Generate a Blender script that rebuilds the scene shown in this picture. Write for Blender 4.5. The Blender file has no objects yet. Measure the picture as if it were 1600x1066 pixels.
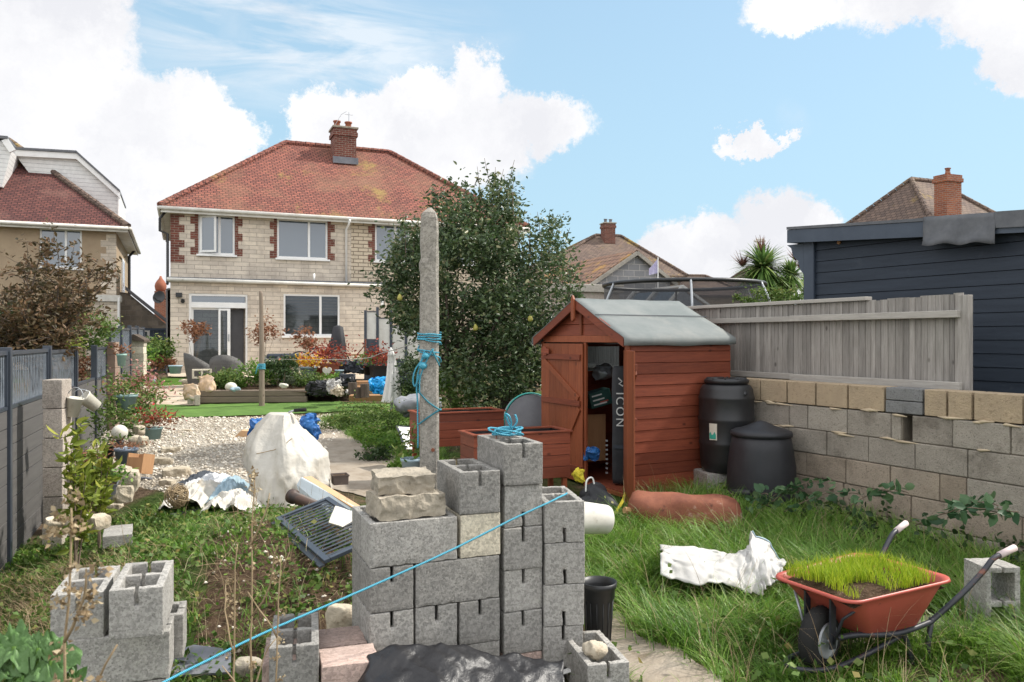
import bpy, bmesh, math, random
import numpy as np
from mathutils import Vector, Matrix, noise as mnoise

# ---------------------------------------------------------------- camera, sky, sun, exposure
SC = bpy.context.scene
F = 1244.4      # focal length in photo pixels
HY = 530.0      # horizon row
EYE = 1.92
R = math.radians
cam_d = bpy.data.cameras.new('camera'); cam = bpy.data.objects.new('camera', cam_d)
SC.collection.objects.link(cam); SC.camera = cam
cam.location = (0, 0, EYE); cam.rotation_euler = (R(90), 0, 0)
cam_d.sensor_width = 36; cam_d.lens = 28.0; cam_d.shift_y = -3/1600
cam_d.clip_start = 0.05; cam_d.clip_end = 2000
cam_d.dof.use_dof = True; cam_d.dof.focus_distance = 6.0; cam_d.dof.aperture_fstop = 9
SC.view_settings.view_transform = 'Standard'; SC.view_settings.look = 'None'
SC.view_settings.gamma = 1; SC.view_settings.exposure = 0.55

SUN_EL, SUN_AZ = 46, 71           # azimuth clockwise from +Y (view direction)
sd = bpy.data.lights.new('sun', 'SUN'); so = bpy.data.objects.new('sun', sd)
SC.collection.objects.link(so)
sd.energy = 3.8; sd.angle = R(2.5); sd.color = (1, .95, .87)
so.rotation_euler = (R(90-SUN_EL), 0, R(180-SUN_AZ))
W = bpy.data.worlds.new('World'); SC.world = W; W.use_nodes = True

def world():
    nt = W.node_tree; N = nt.nodes; L = nt.links; N.clear()
    def n(t, **k):
        x = N.new(t)
        for a, b in k.items(): setattr(x, a, b)
        return x
    def math_(op, a, b=None, c=None):
        x = n('ShaderNodeMath', operation=op)
        for i, v in enumerate((a, b, c)):
            if v is None: continue
            if isinstance(v, (int, float)): x.inputs[i].default_value = v
            else: L.new(v, x.inputs[i])
        return x.outputs[0]
    def vm(op, a, b):
        x = n('ShaderNodeVectorMath', operation=op)
        for i, v in enumerate((a, b)):
            if isinstance(v, tuple): x.inputs[i].default_value = v
            else: L.new(v, x.inputs[i])
        return x
    out = n('ShaderNodeOutputWorld')
    sky = n('ShaderNodeTexSky', sky_type='NISHITA'); sky.sun_disc = False
    sky.sun_elevation = R(SUN_EL); sky.sun_rotation = R(SUN_AZ)
    sky.air_density = 1.0; sky.dust_density = 0.6; sky.ozone_density = 1.6
    bg = n('ShaderNodeBackground'); bg.inputs[1].default_value = 0.135
    L.new(sky.outputs[0], bg.inputs[0])
    tc = n('ShaderNodeTexCoord'); D = tc.outputs['Generated']
    # billowing distortion
    nz = n('ShaderNodeTexNoise'); nz.inputs['Scale'].default_value = 9; nz.inputs['Detail'].default_value = 10; nz.inputs['Roughness'].default_value = .76
    L.new(D, nz.inputs['Vector'])
    off = vm('SUBTRACT', nz.outputs['Color'], (.5, .5, .5)).outputs[0]
    offs = n('ShaderNodeVectorMath', operation='SCALE'); L.new(off, offs.inputs[0]); offs.inputs['Scale'].default_value = .12
    DD = vm('ADD', D, offs.outputs[0]).outputs[0]
    blobs = [(30,70,160,150),(90,20,110,130),(60,260,200,150),(160,200,130,100),(285,185,80,70),(345,215,60,55),(180,380,240,150),(130,100,60,90),(300,280,110,90),
             (738,125,52,52),(650,160,75,55),(590,190,60,50),(850,195,80,48),(740,200,130,62),(520,190,70,62),(480,215,45,60),(650,250,180,70),(770,240,60,40),
             (1212,335,66,52),(1262,365,52,55),(1120,378,62,48),(1190,410,130,60),(1055,400,52,52),(1060,440,120,50),
             (1180,216,62,17),(1215,212,40,9),(1245,5,95,38),(1450,-20,130,55),(1545,10,80,55),(1590,60,50,60),(1610,90,36,55)]
    cur = None
    for (px, py, rx, ry) in blobs:
        v = Vector(((px-800)/F, 1, (HY-py)/F)); l = v.length; v.normalize()
        sub = vm('SUBTRACT', DD, tuple(v)).outputs[0]
        mu = vm('MULTIPLY', sub, (F*l/rx*1.0, F*l/max(rx, ry)*.8, F*l/ry)).outputs[0]
        ln = n('ShaderNodeVectorMath', operation='LENGTH'); L.new(mu, ln.inputs[0])
        f = math_('SUBTRACT', 1.0, ln.outputs['Value'])
        cur = f if cur is None else math_('SMOOTH_MAX', cur, f, .12)
    # clouds for the rest of the sky (behind and above the camera)
    nb = n('ShaderNodeTexNoise'); nb.inputs['Scale'].default_value = 2.3; nb.inputs['Detail'].default_value = 6
    L.new(D, nb.inputs['Vector'])
    sx = n('ShaderNodeSeparateXYZ'); L.new(D, sx.inputs[0])
    back = math_('MULTIPLY', math_('SUBTRACT', .62, sx.outputs['Y']), 1.2)
    fb = math_('ADD', math_('MULTIPLY', math_('SUBTRACT', nb.outputs[0], .42), 3.0), math_('MINIMUM', math_('SUBTRACT', back, .35), .1))
    cur = math_('MAXIMUM', cur, fb)
    mr = n('ShaderNodeMapRange', interpolation_type='SMOOTHSTEP'); L.new(cur, mr.inputs[0])
    mr.inputs[1].default_value = -.09; mr.inputs[2].default_value = .24
    # cirrus wisps
    mp = n('ShaderNodeMapping'); mp.inputs['Scale'].default_value = (3.2, 1, 15); mp.inputs['Rotation'].default_value = (0, R(12), 0); L.new(D, mp.inputs[0])
    nc = n('ShaderNodeTexNoise'); nc.inputs['Scale'].default_value = 1.6; nc.inputs['Detail'].default_value = 7; nc.inputs['Roughness'].default_value = .6; nc.inputs['Distortion'].default_value = .7; L.new(mp.outputs[0], nc.inputs['Vector'])
    v = Vector(((450-800)/F, 1, (HY-60)/F)).normalized()
    ls = n('ShaderNodeVectorMath', operation='LENGTH'); L.new(vm('MULTIPLY', vm('SUBTRACT', D, tuple(v)).outputs[0], (3.6, 2, 11)).outputs[0], ls.inputs[0])
    reg = math_('MAXIMUM', math_('SUBTRACT', 1.0, ls.outputs['Value']), 0.0)
    ci = math_('MULTIPLY', math_('MULTIPLY', math_('MAXIMUM', math_('SUBTRACT', nc.outputs[0], .4), 0), 4.5), reg)
    ci = math_('MINIMUM', ci, .55)
    alpha = math_('MAXIMUM', mr.outputs[0], ci)
    # cloud brightness: soft grey bases in thick parts
    nd = n('ShaderNodeTexNoise'); nd.inputs['Scale'].default_value = 6; nd.inputs['Detail'].default_value = 7; nd.inputs['Roughness'].default_value = .55; L.new(DD, nd.inputs['Vector'])
    r = n('ShaderNodeValToRGB'); r.color_ramp.elements[0].position = .36; r.color_ramp.elements[1].position = .60
    r.color_ramp.elements[0].color = (.595, .60, .63, 1); r.color_ramp.elements[1].color = (.74, .738, .742, 1)
    L.new(nd.outputs[0], r.inputs[0])
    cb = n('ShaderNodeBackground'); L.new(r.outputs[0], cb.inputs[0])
    # added fill: unseen clouds behind us and overhead are boosted to brighten camera-facing surfaces
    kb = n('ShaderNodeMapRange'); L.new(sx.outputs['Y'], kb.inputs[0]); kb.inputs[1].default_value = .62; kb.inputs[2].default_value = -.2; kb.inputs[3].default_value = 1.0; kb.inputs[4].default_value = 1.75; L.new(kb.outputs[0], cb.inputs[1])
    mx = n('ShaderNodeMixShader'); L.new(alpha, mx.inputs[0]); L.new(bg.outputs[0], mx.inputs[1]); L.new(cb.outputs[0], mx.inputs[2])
    # pale haze band low in the sky
    hz = n('ShaderNodeBackground'); hz.inputs[0].default_value = (.345, .52, .62, 1); hz.inputs[1].default_value = 1
    m2 = n('ShaderNodeMapRange'); L.new(sx.outputs['Z'], m2.inputs[0]); m2.inputs[1].default_value = .0; m2.inputs[2].default_value = .42; m2.inputs[3].default_value = .95; m2.inputs[4].default_value = .6
    mh = n('ShaderNodeMixShader'); L.new(m2.outputs[0], mh.inputs[0]); L.new(bg.outputs[0], mh.inputs[1]); L.new(hz.outputs[0], mh.inputs[2])
    L.new(mh.outputs[0], mx.inputs[1])
    L.new(mx.outputs[0], out.inputs[0])
world()

# ---------------------------------------------------------------- helpers
rnd = random.Random(11)
NR = np.random.default_rng(5)
C = SC.collection
def at(px, py, Y): return ((px-800)/F*Y, Y, EYE-(py-HY)/F*Y)
def sstep(a, b, x):
    t = min(1, max(0, (x-a)/(b-a))); return t*t*(3-2*t)
GY = [0, 3, 5, 6, 8, 12, 15, 17, 20, 24, 60]; GZ = [.10, .12, .14, .19, .31, .39, .43, .52, .70, .84, .84]
def gz(x, y):
    z = float(np.interp(y, GY, GZ))
    fl = -1.73-.378*y
    if y < 9.5: z -= .26*sstep(1.5, .2, x-fl)*sstep(9.5, 8.0, y)
    z += .35*math.exp(-((x+1.62)/1.15)**2-((y-5.7)/1.25)**2)
    z += .10*math.exp(-((x+.9)/.9)**2-((y-12.3)/1.2)**2)
    z += .018*mnoise.noise(Vector((x*1.3, y*1.3, 0)))+.012*mnoise.noise(Vector((x*4, y*4, 3)))
    return z
def gp(px, py, dz=0):
    lo, hi = 1.0, 40.0
    f = lambda Y: at(px, py, Y)[2]-(gz((px-800)/F*Y, Y)+dz)
    Y = lo
    while Y < hi and f(Y) > 0: Y += .05
    return ((px-800)/F*Y, Y, gz((px-800)/F*Y, Y)+dz)

class MB:
    def __init__(s): s.v = []; s.f = []; s.c = []; s.M = None
    def add(s, vs, fs, col=.5):
        o = len(s.v); s.v += [tuple(v) for v in vs]; s.f += [tuple(i+o for i in f) for f in fs]; s.c += [col]*len(vs); return s
    def box(s, x0, x1, y0, y1, z0, z1, col=.5, M=None):
        vs = [(x, y, z) for z in (z0, z1) for y in (y0, y1) for x in (x0, x1)]
        if M is not None: vs = [tuple(M @ Vector(v)) for v in vs]
        return s.add(vs, [(0,2,3,1),(4,5,7,6),(0,1,5,4),(2,6,7,3),(0,4,6,2),(1,3,7,5)], col)
    def bar(s, p, q, w, h, col=.5, up=(0,0,1)):
        p, q = Vector(p), Vector(q); d = (q-p).normalized(); sx = d.cross(Vector(up))
        if sx.length < 1e-4: sx = Vector((1,0,0))
        sx.normalize(); uz = sx.cross(d)
        vs = [e+sx*(a*w/2)+uz*(b*h/2) for e in (p, q) for a, b in ((-1,-1),(1,-1),(1,1),(-1,1))]
        return s.add(vs, [(3,2,1,0),(4,5,6,7),(0,1,5,4),(1,2,6,5),(2,3,7,6),(3,0,4,7)], col)
    def tube(s, pts, r, n=8, col=.5, cap=True):
        pts = [Vector(p) for p in pts]; m = len(pts)
        rs = r if isinstance(r, (list, tuple)) else [r]*m
        vs = []; prev = None
        for i, p in enumerate(pts):
            d = (pts[min(i+1, m-1)]-pts[max(i-1, 0)])
            d = d.normalized() if d.length > 1e-9 else Vector((0,0,1))
            if prev is None:
                a = d.cross(Vector((0,0,1)));  a = a if a.length > .01 else Vector((1,0,0))
            else: a = prev-d*prev.dot(d)
            a.normalize(); prev = a; b = d.cross(a)
            for k in range(n):
                t = 2*math.pi*k/n; vs.append(p+(a*math.cos(t)+b*math.sin(t))*rs[i])
        fs = [(i*n+k, i*n+(k+1) % n, (i+1)*n+(k+1) % n, (i+1)*n+k) for i in range(m-1) for k in range(n)]
        if cap: fs += [tuple(range(n-1, -1, -1)), tuple((m-1)*n+k for k in range(n))]
        return s.add(vs, fs, col)
    def lathe(s, prof, n=28, c=(0,0,0), col=.5, sx=1, sy=1, M=None):
        vs = []
        for r, z in prof:
            for k in range(n):
                t = 2*math.pi*k/n; v = Vector((c[0]+r*math.cos(t)*sx, c[1]+r*math.sin(t)*sy, c[2]+z))
                vs.append(M @ v if M is not None else v)
        m = len(prof)
        fs = [(i*n+k, i*n+(k+1) % n, (i+1)*n+(k+1) % n, (i+1)*n+k) for i in range(m-1) for k in range(n)]
        if prof[0][0] > 1e-5: fs.append(tuple(range(n-1, -1, -1)))
        if prof[-1][0] > 1e-5: fs.append(tuple((m-1)*n+k for k in range(n)))
        return s.add(vs, fs, col)
    def prism(s, poly, y0, y1, col=.5, M=None):
        "poly in (x,z), extruded along y"
        n = len(poly); vs = [(x, y0, z) for x, z in poly]+[(x, y1, z) for x, z in poly]
        if M is not None: vs = [tuple(M @ Vector(v)) for v in vs]
        fs = [tuple(range(n)), tuple(range(2*n-1, n-1, -1))]+[(k, k+n, (k+1) % n+n, (k+1) % n) for k in range(n)]
        return s.add(vs, fs, col)
    def build(s, name, mat, parent=None, smooth=False, bevel=0, recalc=True, loc=None, rz=None, sub=0):
        me = bpy.data.meshes.new(name); me.from_pydata([tuple(v) for v in s.v], [], s.f)
        at_ = me.attributes.new('rnd', 'FLOAT', 'POINT'); at_.data.foreach_set('value', np.array(s.c, dtype=np.float32))
        if recalc:
            bm = bmesh.new(); bm.from_mesh(me); bmesh.ops.recalc_face_normals(bm, faces=bm.faces); bm.to_mesh(me); bm.free()
        uv = me.uv_layers.new(name='UVMap'); arr = np.zeros(len(me.loops)*2, dtype=np.float32)
        for p in me.polygons:
            nn = p.normal
            t = Vector((0,0,1)).cross(nn) if abs(nn.z) < .985 else Vector((1,0,0))
            t.normalize(); b = nn.cross(t)
            for li in p.loop_indices:
                co = me.vertices[me.loops[li].vertex_index].co
                arr[2*li] = co.dot(t); arr[2*li+1] = co.dot(b)
        uv.data.foreach_set('uv', arr)
        if smooth: me.polygons.foreach_set('use_smooth', [True]*len(me.polygons))
        me.materials.append(mat)
        o = bpy.data.objects.new(name, me); C.objects.link(o)
        if parent: o.parent = parent
        if loc: o.location = loc
        if rz is not None: o.rotation_euler = (0, 0, rz)
        if bevel:
            b = o.modifiers.new('bevel', 'BEVEL'); b.width = bevel; b.segments = 2; b.limit_method = 'ANGLE'; b.angle_limit = R(40)
        if sub:
            m = o.modifiers.new('sub', 'SUBSURF'); m.levels = sub; m.render_levels = sub
        return o
def solid(xs, ys, zs, fill):
    "closed shell round the filled cells of an uneven grid"
    mb = MB(); idx = {}
    def vi(i, j, k):
        if (i, j, k) not in idx:
            idx[(i, j, k)] = len(mb.v); mb.v.append((xs[i], ys[j], zs[k])); mb.c.append(.5)
        return idx[(i, j, k)]
    nx, ny, nz = len(xs)-1, len(ys)-1, len(zs)-1
    g = lambda i, j, k: 0 <= i < nx and 0 <= j < ny and 0 <= k < nz and fill(i, j, k)
    for i in range(nx):
        for j in range(ny):
            for k in range(nz):
                if not g(i, j, k): continue
                if not g(i-1, j, k): mb.f.append((vi(i,j,k), vi(i,j,k+1), vi(i,j+1,k+1), vi(i,j+1,k)))
                if not g(i+1, j, k): mb.f.append((vi(i+1,j,k), vi(i+1,j+1,k), vi(i+1,j+1,k+1), vi(i+1,j,k+1)))
                if not g(i, j-1, k): mb.f.append((vi(i,j,k), vi(i+1,j,k), vi(i+1,j,k+1), vi(i,j,k+1)))
                if not g(i, j+1, k): mb.f.append((vi(i,j+1,k), vi(i,j+1,k+1), vi(i+1,j+1,k+1), vi(i+1,j+1,k)))
                if not g(i, j, k-1): mb.f.append((vi(i,j,k), vi(i,j+1,k), vi(i+1,j+1,k), vi(i+1,j,k)))
                if not g(i, j, k+1): mb.f.append((vi(i,j,k+1), vi(i+1,j,k+1), vi(i+1,j+1,k+1), vi(i,j+1,k+1)))
    return mb
def wall_mb(W_, H, y0, y1, ops, x0=0, z0=0):
    "flat wall in x,z with rectangular openings (x0,x1,z0,z1)"
    xs = sorted({x0, W_, *[o[0] for o in ops], *[o[1] for o in ops]}); zs = sorted({z0, H, *[o[2] for o in ops], *[o[3] for o in ops]})
    def fill(i, j, k):
        cx, cz = (xs[i]+xs[i+1])/2, (zs[k]+zs[k+1])/2
        return not any(o[0] < cx < o[1] and o[2] < cz < o[3] for o in ops)
    return solid(xs, [y0, y1], zs, fill)
def rough_mb(sx, sy, sz, amp=.012, n=7, seed=0, fr=9, rnd_=.25):
    bm = bmesh.new(); bmesh.ops.create_cube(bm, size=1); bmesh.ops.subdivide_edges(bm, edges=bm.edges, cuts=n, use_grid_fill=True)
    mb = MB()
    for v in bm.verts:
        c = v.co*2; l = c.length; m = max(abs(c.x), abs(c.y), abs(c.z))
        c = c*(1-rnd_*(l/m-1)*.8)
        p = Vector((c.x*sx/2, c.y*sy/2, c.z*sz/2))
        q = Vector((p.x*fr+seed*3.1, p.y*fr+seed*1.7, p.z*fr))
        p += mnoise.noise_vector(q)*amp*1.4+mnoise.noise_vector(q*2.7)*amp*.7
        mb.v.append(tuple(p)); mb.c.append(.5)
    bm.verts.index_update()
    mb.f = [tuple(v.index for v in f.verts) for f in bm.faces]; bm.free()
    return mb
def tag(o, label=None, cat=None, group=None, kind=None):
    if label: o['label'] = label
    if cat: o['category'] = cat
    if group: o['group'] = group
    if kind: o['kind'] = kind
    return o
def thing(name, label, cat, loc=(0,0,0), rz=0, group=None):
    o = bpy.data.objects.new(name, None); C.objects.link(o); o.location = loc; o.rotation_euler = (0,0,rz); o.empty_display_size = .1
    return tag(o, label, cat, group)
def kids(o): return [c for c in bpy.data.objects if c.parent == o]
def copy_tree(o, parent=None):
    c = o.copy(); C.objects.link(c); c.parent = parent
    for ch in kids(o): copy_tree(ch, c)
    return c
def npmesh(name, V, Fq, mat, parent=None, rv=None, smooth=False, tri=False):
    k = 3 if tri else 4
    me = bpy.data.meshes.new(name); me.vertices.add(len(V)); me.vertices.foreach_set('co', np.ascontiguousarray(V, dtype=np.float32).ravel())
    nf = len(Fq); me.loops.add(nf*k); me.polygons.add(nf)
    me.loops.foreach_set('vertex_index', np.ascontiguousarray(Fq, dtype=np.int32).ravel())
    me.polygons.foreach_set('loop_start', np.arange(0, nf*k, k, dtype=np.int32))
    try: me.polygons.foreach_set('loop_total', np.full(nf, k, dtype=np.int32))
    except Exception: pass
    if rv is not None:
        a = me.attributes.new('rnd', 'FLOAT', 'POINT'); a.data.foreach_set('value', np.ascontiguousarray(rv, dtype=np.float32))
    me.update(); me.validate()
    if smooth: me.polygons.foreach_set('use_smooth', [True]*len(me.polygons))
    me.materials.append(mat); o = bpy.data.objects.new(name, me); C.objects.link(o)
    if parent: o.parent = parent
    return o
def leaf_arrays(P, size, rv=None, droop=.0, aspect=.5, up=.25, fold=.25, rng=NR):
    "diamond leaves with a fold; P (n,3)"
    n = len(P); d = rng.normal(size=(n, 3)); d[:, 2] = d[:, 2]*.6+up-droop; d /= np.linalg.norm(d, axis=1)[:, None]
    a = rng.normal(size=(n, 3)); s = np.cross(d, a); s /= np.linalg.norm(s, axis=1)[:, None]; nn = np.cross(s, d)
    L = (size*(.6+.8*rng.random(n)))[:, None]
    if rv is None: rv = rng.random(n)
    if size >= .05:      # larger leaves get a fuller outline and a drooping tip
        w = L*aspect*.5; f = nn*L*fold*.3
        v = np.stack([P, P+d*L*.28+s*w*.85+f, P+d*L*.68+s*w*.72+f*.6, P+d*L-nn*L*.12, P+d*L*.68-s*w*.72+f*.6, P+d*L*.28-s*w*.85+f], 1)
        q = (np.arange(n)*6)[:, None]; return v.reshape(-1, 3), np.concatenate([q+np.array([[0,1,2,3]]), q+np.array([[0,3,4,5]])]), np.repeat(rv, 6)
    v = np.stack([P, P+d*L*.45+s*L*aspect*.5+nn*L*fold*.3, P+d*L, P+d*L*.45-s*L*aspect*.5+nn*L*fold*.3], 1)
    f = np.arange(n*4).reshape(n, 4)
    return v.reshape(-1, 3), f, np.repeat(rv, 4)
def blade_arrays(P, h, w, bend, ang=None, rv=None, seg=3, rng=NR, stiff=1.0):
    "grass blades rooted at P bending towards ang"
    n = len(P); h = np.broadcast_to(h, n); w = np.broadcast_to(w, n); bend = np.broadcast_to(bend, n)
    if ang is None: ang = rng.random(n)*2*np.pi
    if rv is None: rv = rng.random(n)
    dx, dy = np.cos(ang), np.sin(ang); tw = ang+np.pi/2+rng.normal(size=n)*.5; sx, sy = np.cos(tw), np.sin(tw)
    V = []
    for k in range(seg+1):
        t = k/seg; out = bend*h*t**1.7; up = h*t*(1-.45*bend*t**1.5)
        c = np.stack([P[:, 0]+dx*out, P[:, 1]+dy*out, P[:, 2]+up], 1)
        ww = (w*(1-t)**.7*.5+.0002)[:, None]; s = np.stack([sx, sy, np.zeros(n)], 1)*ww
        V += [c-s, c+s]
    V = np.stack(V, 1); base = (np.arange(n)*2*(seg+1))[:, None]
    f = np.concatenate([base+np.array([[2*k, 2*k+1, 2*k+3, 2*k+2]]) for k in range(seg)], 0)
    return V.reshape(-1, 3), f, np.repeat(rv, 2*(seg+1))
def merge(parts):
    V, Fs, Rv, o = [], [], [], 0
    for v, f, r in parts: V.append(v); Fs.append(f+o); Rv.append(r); o += len(v)
    return np.concatenate(V), np.concatenate(Fs), np.concatenate(Rv)
def inpoly(x, y, poly):
    c = False; n = len(poly); j = n-1
    for i in range(n):
        (xi, yi), (xj, yj) = poly[i][:2], poly[j][:2]
        if (yi > y) != (yj > y) and x < (xj-xi)*(y-yi)/(yj-yi)+xi: c = not c
        j = i
    return c
def wpoly(pts): return [gp(*p)[:2] for p in pts]
def scatter(poly, n, rng=rnd, excl=()):
    xs = [p[0] for p in poly]; ys = [p[1] for p in poly]; out = []
    while len(out) < n:
        x, y = rng.uniform(min(xs), max(xs)), rng.uniform(min(ys), max(ys))
        if inpoly(x, y, poly) and not any(inpoly(x, y, e) for e in excl): out.append((x, y, gz(x, y)))
    return np.array(out)
def drape(name, poly, mat, dz, step=.06, kind='structure', wob=.05):
    xs = [p[0] for p in poly]; ys = [p[1] for p in poly]; x0, y0 = min(xs)-.2, min(ys)-.2
    nx, ny = int((max(xs)+.2-x0)/step)+1, int((max(ys)+.2-y0)/step)+1
    mb = MB(); idx = {}
    def vi(i, j):
        if (i, j) not in idx:
            x, y = x0+i*step, y0+j*step; idx[(i, j)] = len(mb.v); mb.v.append((x, y, gz(x, y)+dz)); mb.c.append(.5)
        return idx[(i, j)]
    for i in range(nx):
        for j in range(ny):
            x, y = x0+(i+.5)*step, y0+(j+.5)*step
            if inpoly(x+wob*mnoise.noise(Vector((x*3, y*3, 1))), y+wob*mnoise.noise(Vector((x*3, y*3, 7))), poly):
                mb.f.append((vi(i, j), vi(i+1, j), vi(i+1, j+1), vi(i, j+1)))
    # pull the stepped rim onto the outline
    cnt = {}
    for f in mb.f:
        for a, b in zip(f, f[1:]+f[:1]): k = (min(a, b), max(a, b)); cnt[k] = cnt.get(k, 0)+1
    for v in {v for k, c in cnt.items() if c == 1 for v in k}:
        x, y, _ = mb.v[v]; best = None
        for (ax, ay), (bx, by) in zip([q[:2] for q in poly], [q[:2] for q in poly[1:]+poly[:1]]):
            dx, dy = bx-ax, by-ay; t = max(0, min(1, ((x-ax)*dx+(y-ay)*dy)/(dx*dx+dy*dy+1e-9))); qx, qy = ax+t*dx, ay+t*dy; d = math.hypot(x-qx, y-qy)
            if best is None or d < best[0]: best = (d, qx, qy)
        if best[0] < step*1.3+wob:
            w = wob*.8*mnoise.noise(Vector((x*5, y*5, 2))); qx, qy = best[1]+w, best[2]+w; mb.v[v] = (qx, qy, gz(qx, qy)+dz-.012)
    return tag(mb.build(name, mat, smooth=True, recalc=False), kind=kind)
# ---------------------------------------------------------------- materials
MATS = {}
class NT:
    def __init__(s, name):
        s.m = bpy.data.materials.new(name); s.m.use_nodes = True; s.t = s.m.node_tree; s.N = s.t.nodes; s.L = s.t.links
        s.p = s.N['Principled BSDF']; s.tc = s.N.new('ShaderNodeTexCoord')
    def n(s, t, **k):
        x = s.N.new(t)
        for a, b in k.items(): setattr(x, a, b)
        return x
    def set(s, node, **k):
        for a, b in k.items():
            a = a.replace('_', ' ')
            if hasattr(b, 'is_linked') or isinstance(b, bpy.types.NodeSocket): s.L.new(b, node.inputs[a])
            else: node.inputs[a].default_value = b
        return node
    def noise(s, scale, detail=4, rough=.6, co='Object', dist=0, stretch=None):
        x = s.n('ShaderNodeTexNoise'); x.inputs['Scale'].default_value = scale; x.inputs['Detail'].default_value = detail
        x.inputs['Roughness'].default_value = rough; x.inputs['Distortion'].default_value = dist
        v = s.tc.outputs[co]
        if stretch:
            mp = s.n('ShaderNodeMapping'); mp.inputs['Scale'].default_value = stretch; s.L.new(v, mp.inputs[0]); v = mp.outputs[0]
        s.L.new(v, x.inputs['Vector']); return x.outputs[0]
    def ramp(s, v, stops):
        r = s.n('ShaderNodeValToRGB'); e = r.color_ramp.elements
        while len(e) < len(stops): e.new(.5)
        for i, (p, c) in enumerate(stops): e[i].position = p; e[i].color = (*c[:3], 1) if isinstance(c, tuple) else (c, c, c, 1)
        s.L.new(v, r.inputs[0]); return r.outputs[0]
    def mix(s, f, a, b, mode='MIX'):
        x = s.n('ShaderNodeMix', data_type='RGBA', blend_type=mode)
        for i, v in ((0, f), (6, a), (7, b)):
            if isinstance(v, bpy.types.NodeSocket): s.L.new(v, x.inputs[i])
            else: x.inputs[i].default_value = (*v, 1) if isinstance(v, tuple) else v
        return x.outputs[2]
    def math(s, op, a, b=None):
        x = s.n('ShaderNodeMath', operation=op)
        for i, v in enumerate((a, b)):
            if v is None: continue
            if isinstance(v, bpy.types.NodeSocket): s.L.new(v, x.inputs[i])
            else: x.inputs[i].default_value = v
        return x.outputs[0]
    def attr(s): 
        a = s.n('ShaderNodeAttribute'); a.attribute_name = 'rnd'; return a.outputs['Fac']
    def orand(s): return s.n('ShaderNodeObjectInfo').outputs['Random']
    def bump(s, h, st=.5, dist=.01, prev=None):
        b = s.n('ShaderNodeBump'); b.inputs['Strength'].default_value = st; b.inputs['Distance'].default_value = dist
        s.L.new(h, b.inputs['Height'])
        if prev is not None: s.L.new(prev, b.inputs['Normal'])
        return b.outputs[0]
    def done(s, col=None, rough=.8, nrm=None, metal=0, spec=.4):
        if col is not None:
            if isinstance(col, tuple): s.p.inputs['Base Color'].default_value = (*col, 1)
            else: s.L.new(col, s.p.inputs['Base Color'])
        if isinstance(rough, bpy.types.NodeSocket): s.L.new(rough, s.p.inputs['Roughness'])
        else: s.p.inputs['Roughness'].default_value = rough
        s.p.inputs['Metallic'].default_value = metal; s.p.inputs['Specular IOR Level'].default_value = spec
        if nrm is not None: s.L.new(nrm, s.p.inputs['Normal'])
        return s.m
def basic(name, c1, c2=None, scale=6, rough=.7, bump=.3, bscale=40, bd=.004, spot=None, spec=.4, metal=0, stretch=None, tone=.0, spscale=3, spth=.6):
    t = NT(name)
    c2 = c2 or tuple(c*.8 for c in c1)
    col = t.mix(t.ramp(t.noise(scale, 5, .65, stretch=stretch), [(.35, 0.), (.65, 1.)]), c1, c2)
    if spot: col = t.mix(t.ramp(t.noise(spscale, 6, .7), [(spth, 0.), (spth+.12, 1.)]), col, spot)
    if tone: 
        v = t.math('ADD', t.math('MULTIPLY', t.orand(), tone*2), 1-tone); g = t.n('ShaderNodeCombineColor')
        for i in range(3): t.L.new(v, g.inputs[i])
        col = t.mix(1., col, g.outputs[0], 'MULTIPLY')
    nr = t.bump(t.noise(bscale, 5, .6, stretch=stretch), bump, bd) if bump else None
    return t.done(col, rough, nr, metal, spec)
def leafmat(name, stops, rough=.55, trans=.3, spec=.3):
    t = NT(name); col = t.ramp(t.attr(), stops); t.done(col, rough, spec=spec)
    tr = t.n('ShaderNodeBsdfTranslucent'); t.L.new(col, tr.inputs[0]); mx = t.n('ShaderNodeMixShader'); mx.inputs[0].default_value = trans
    t.L.new(t.p.outputs[0], mx.inputs[1]); t.L.new(tr.outputs[0], mx.inputs[2]); t.L.new(mx.outputs[0], t.N['Material Output'].inputs[0]); return t.m
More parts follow.
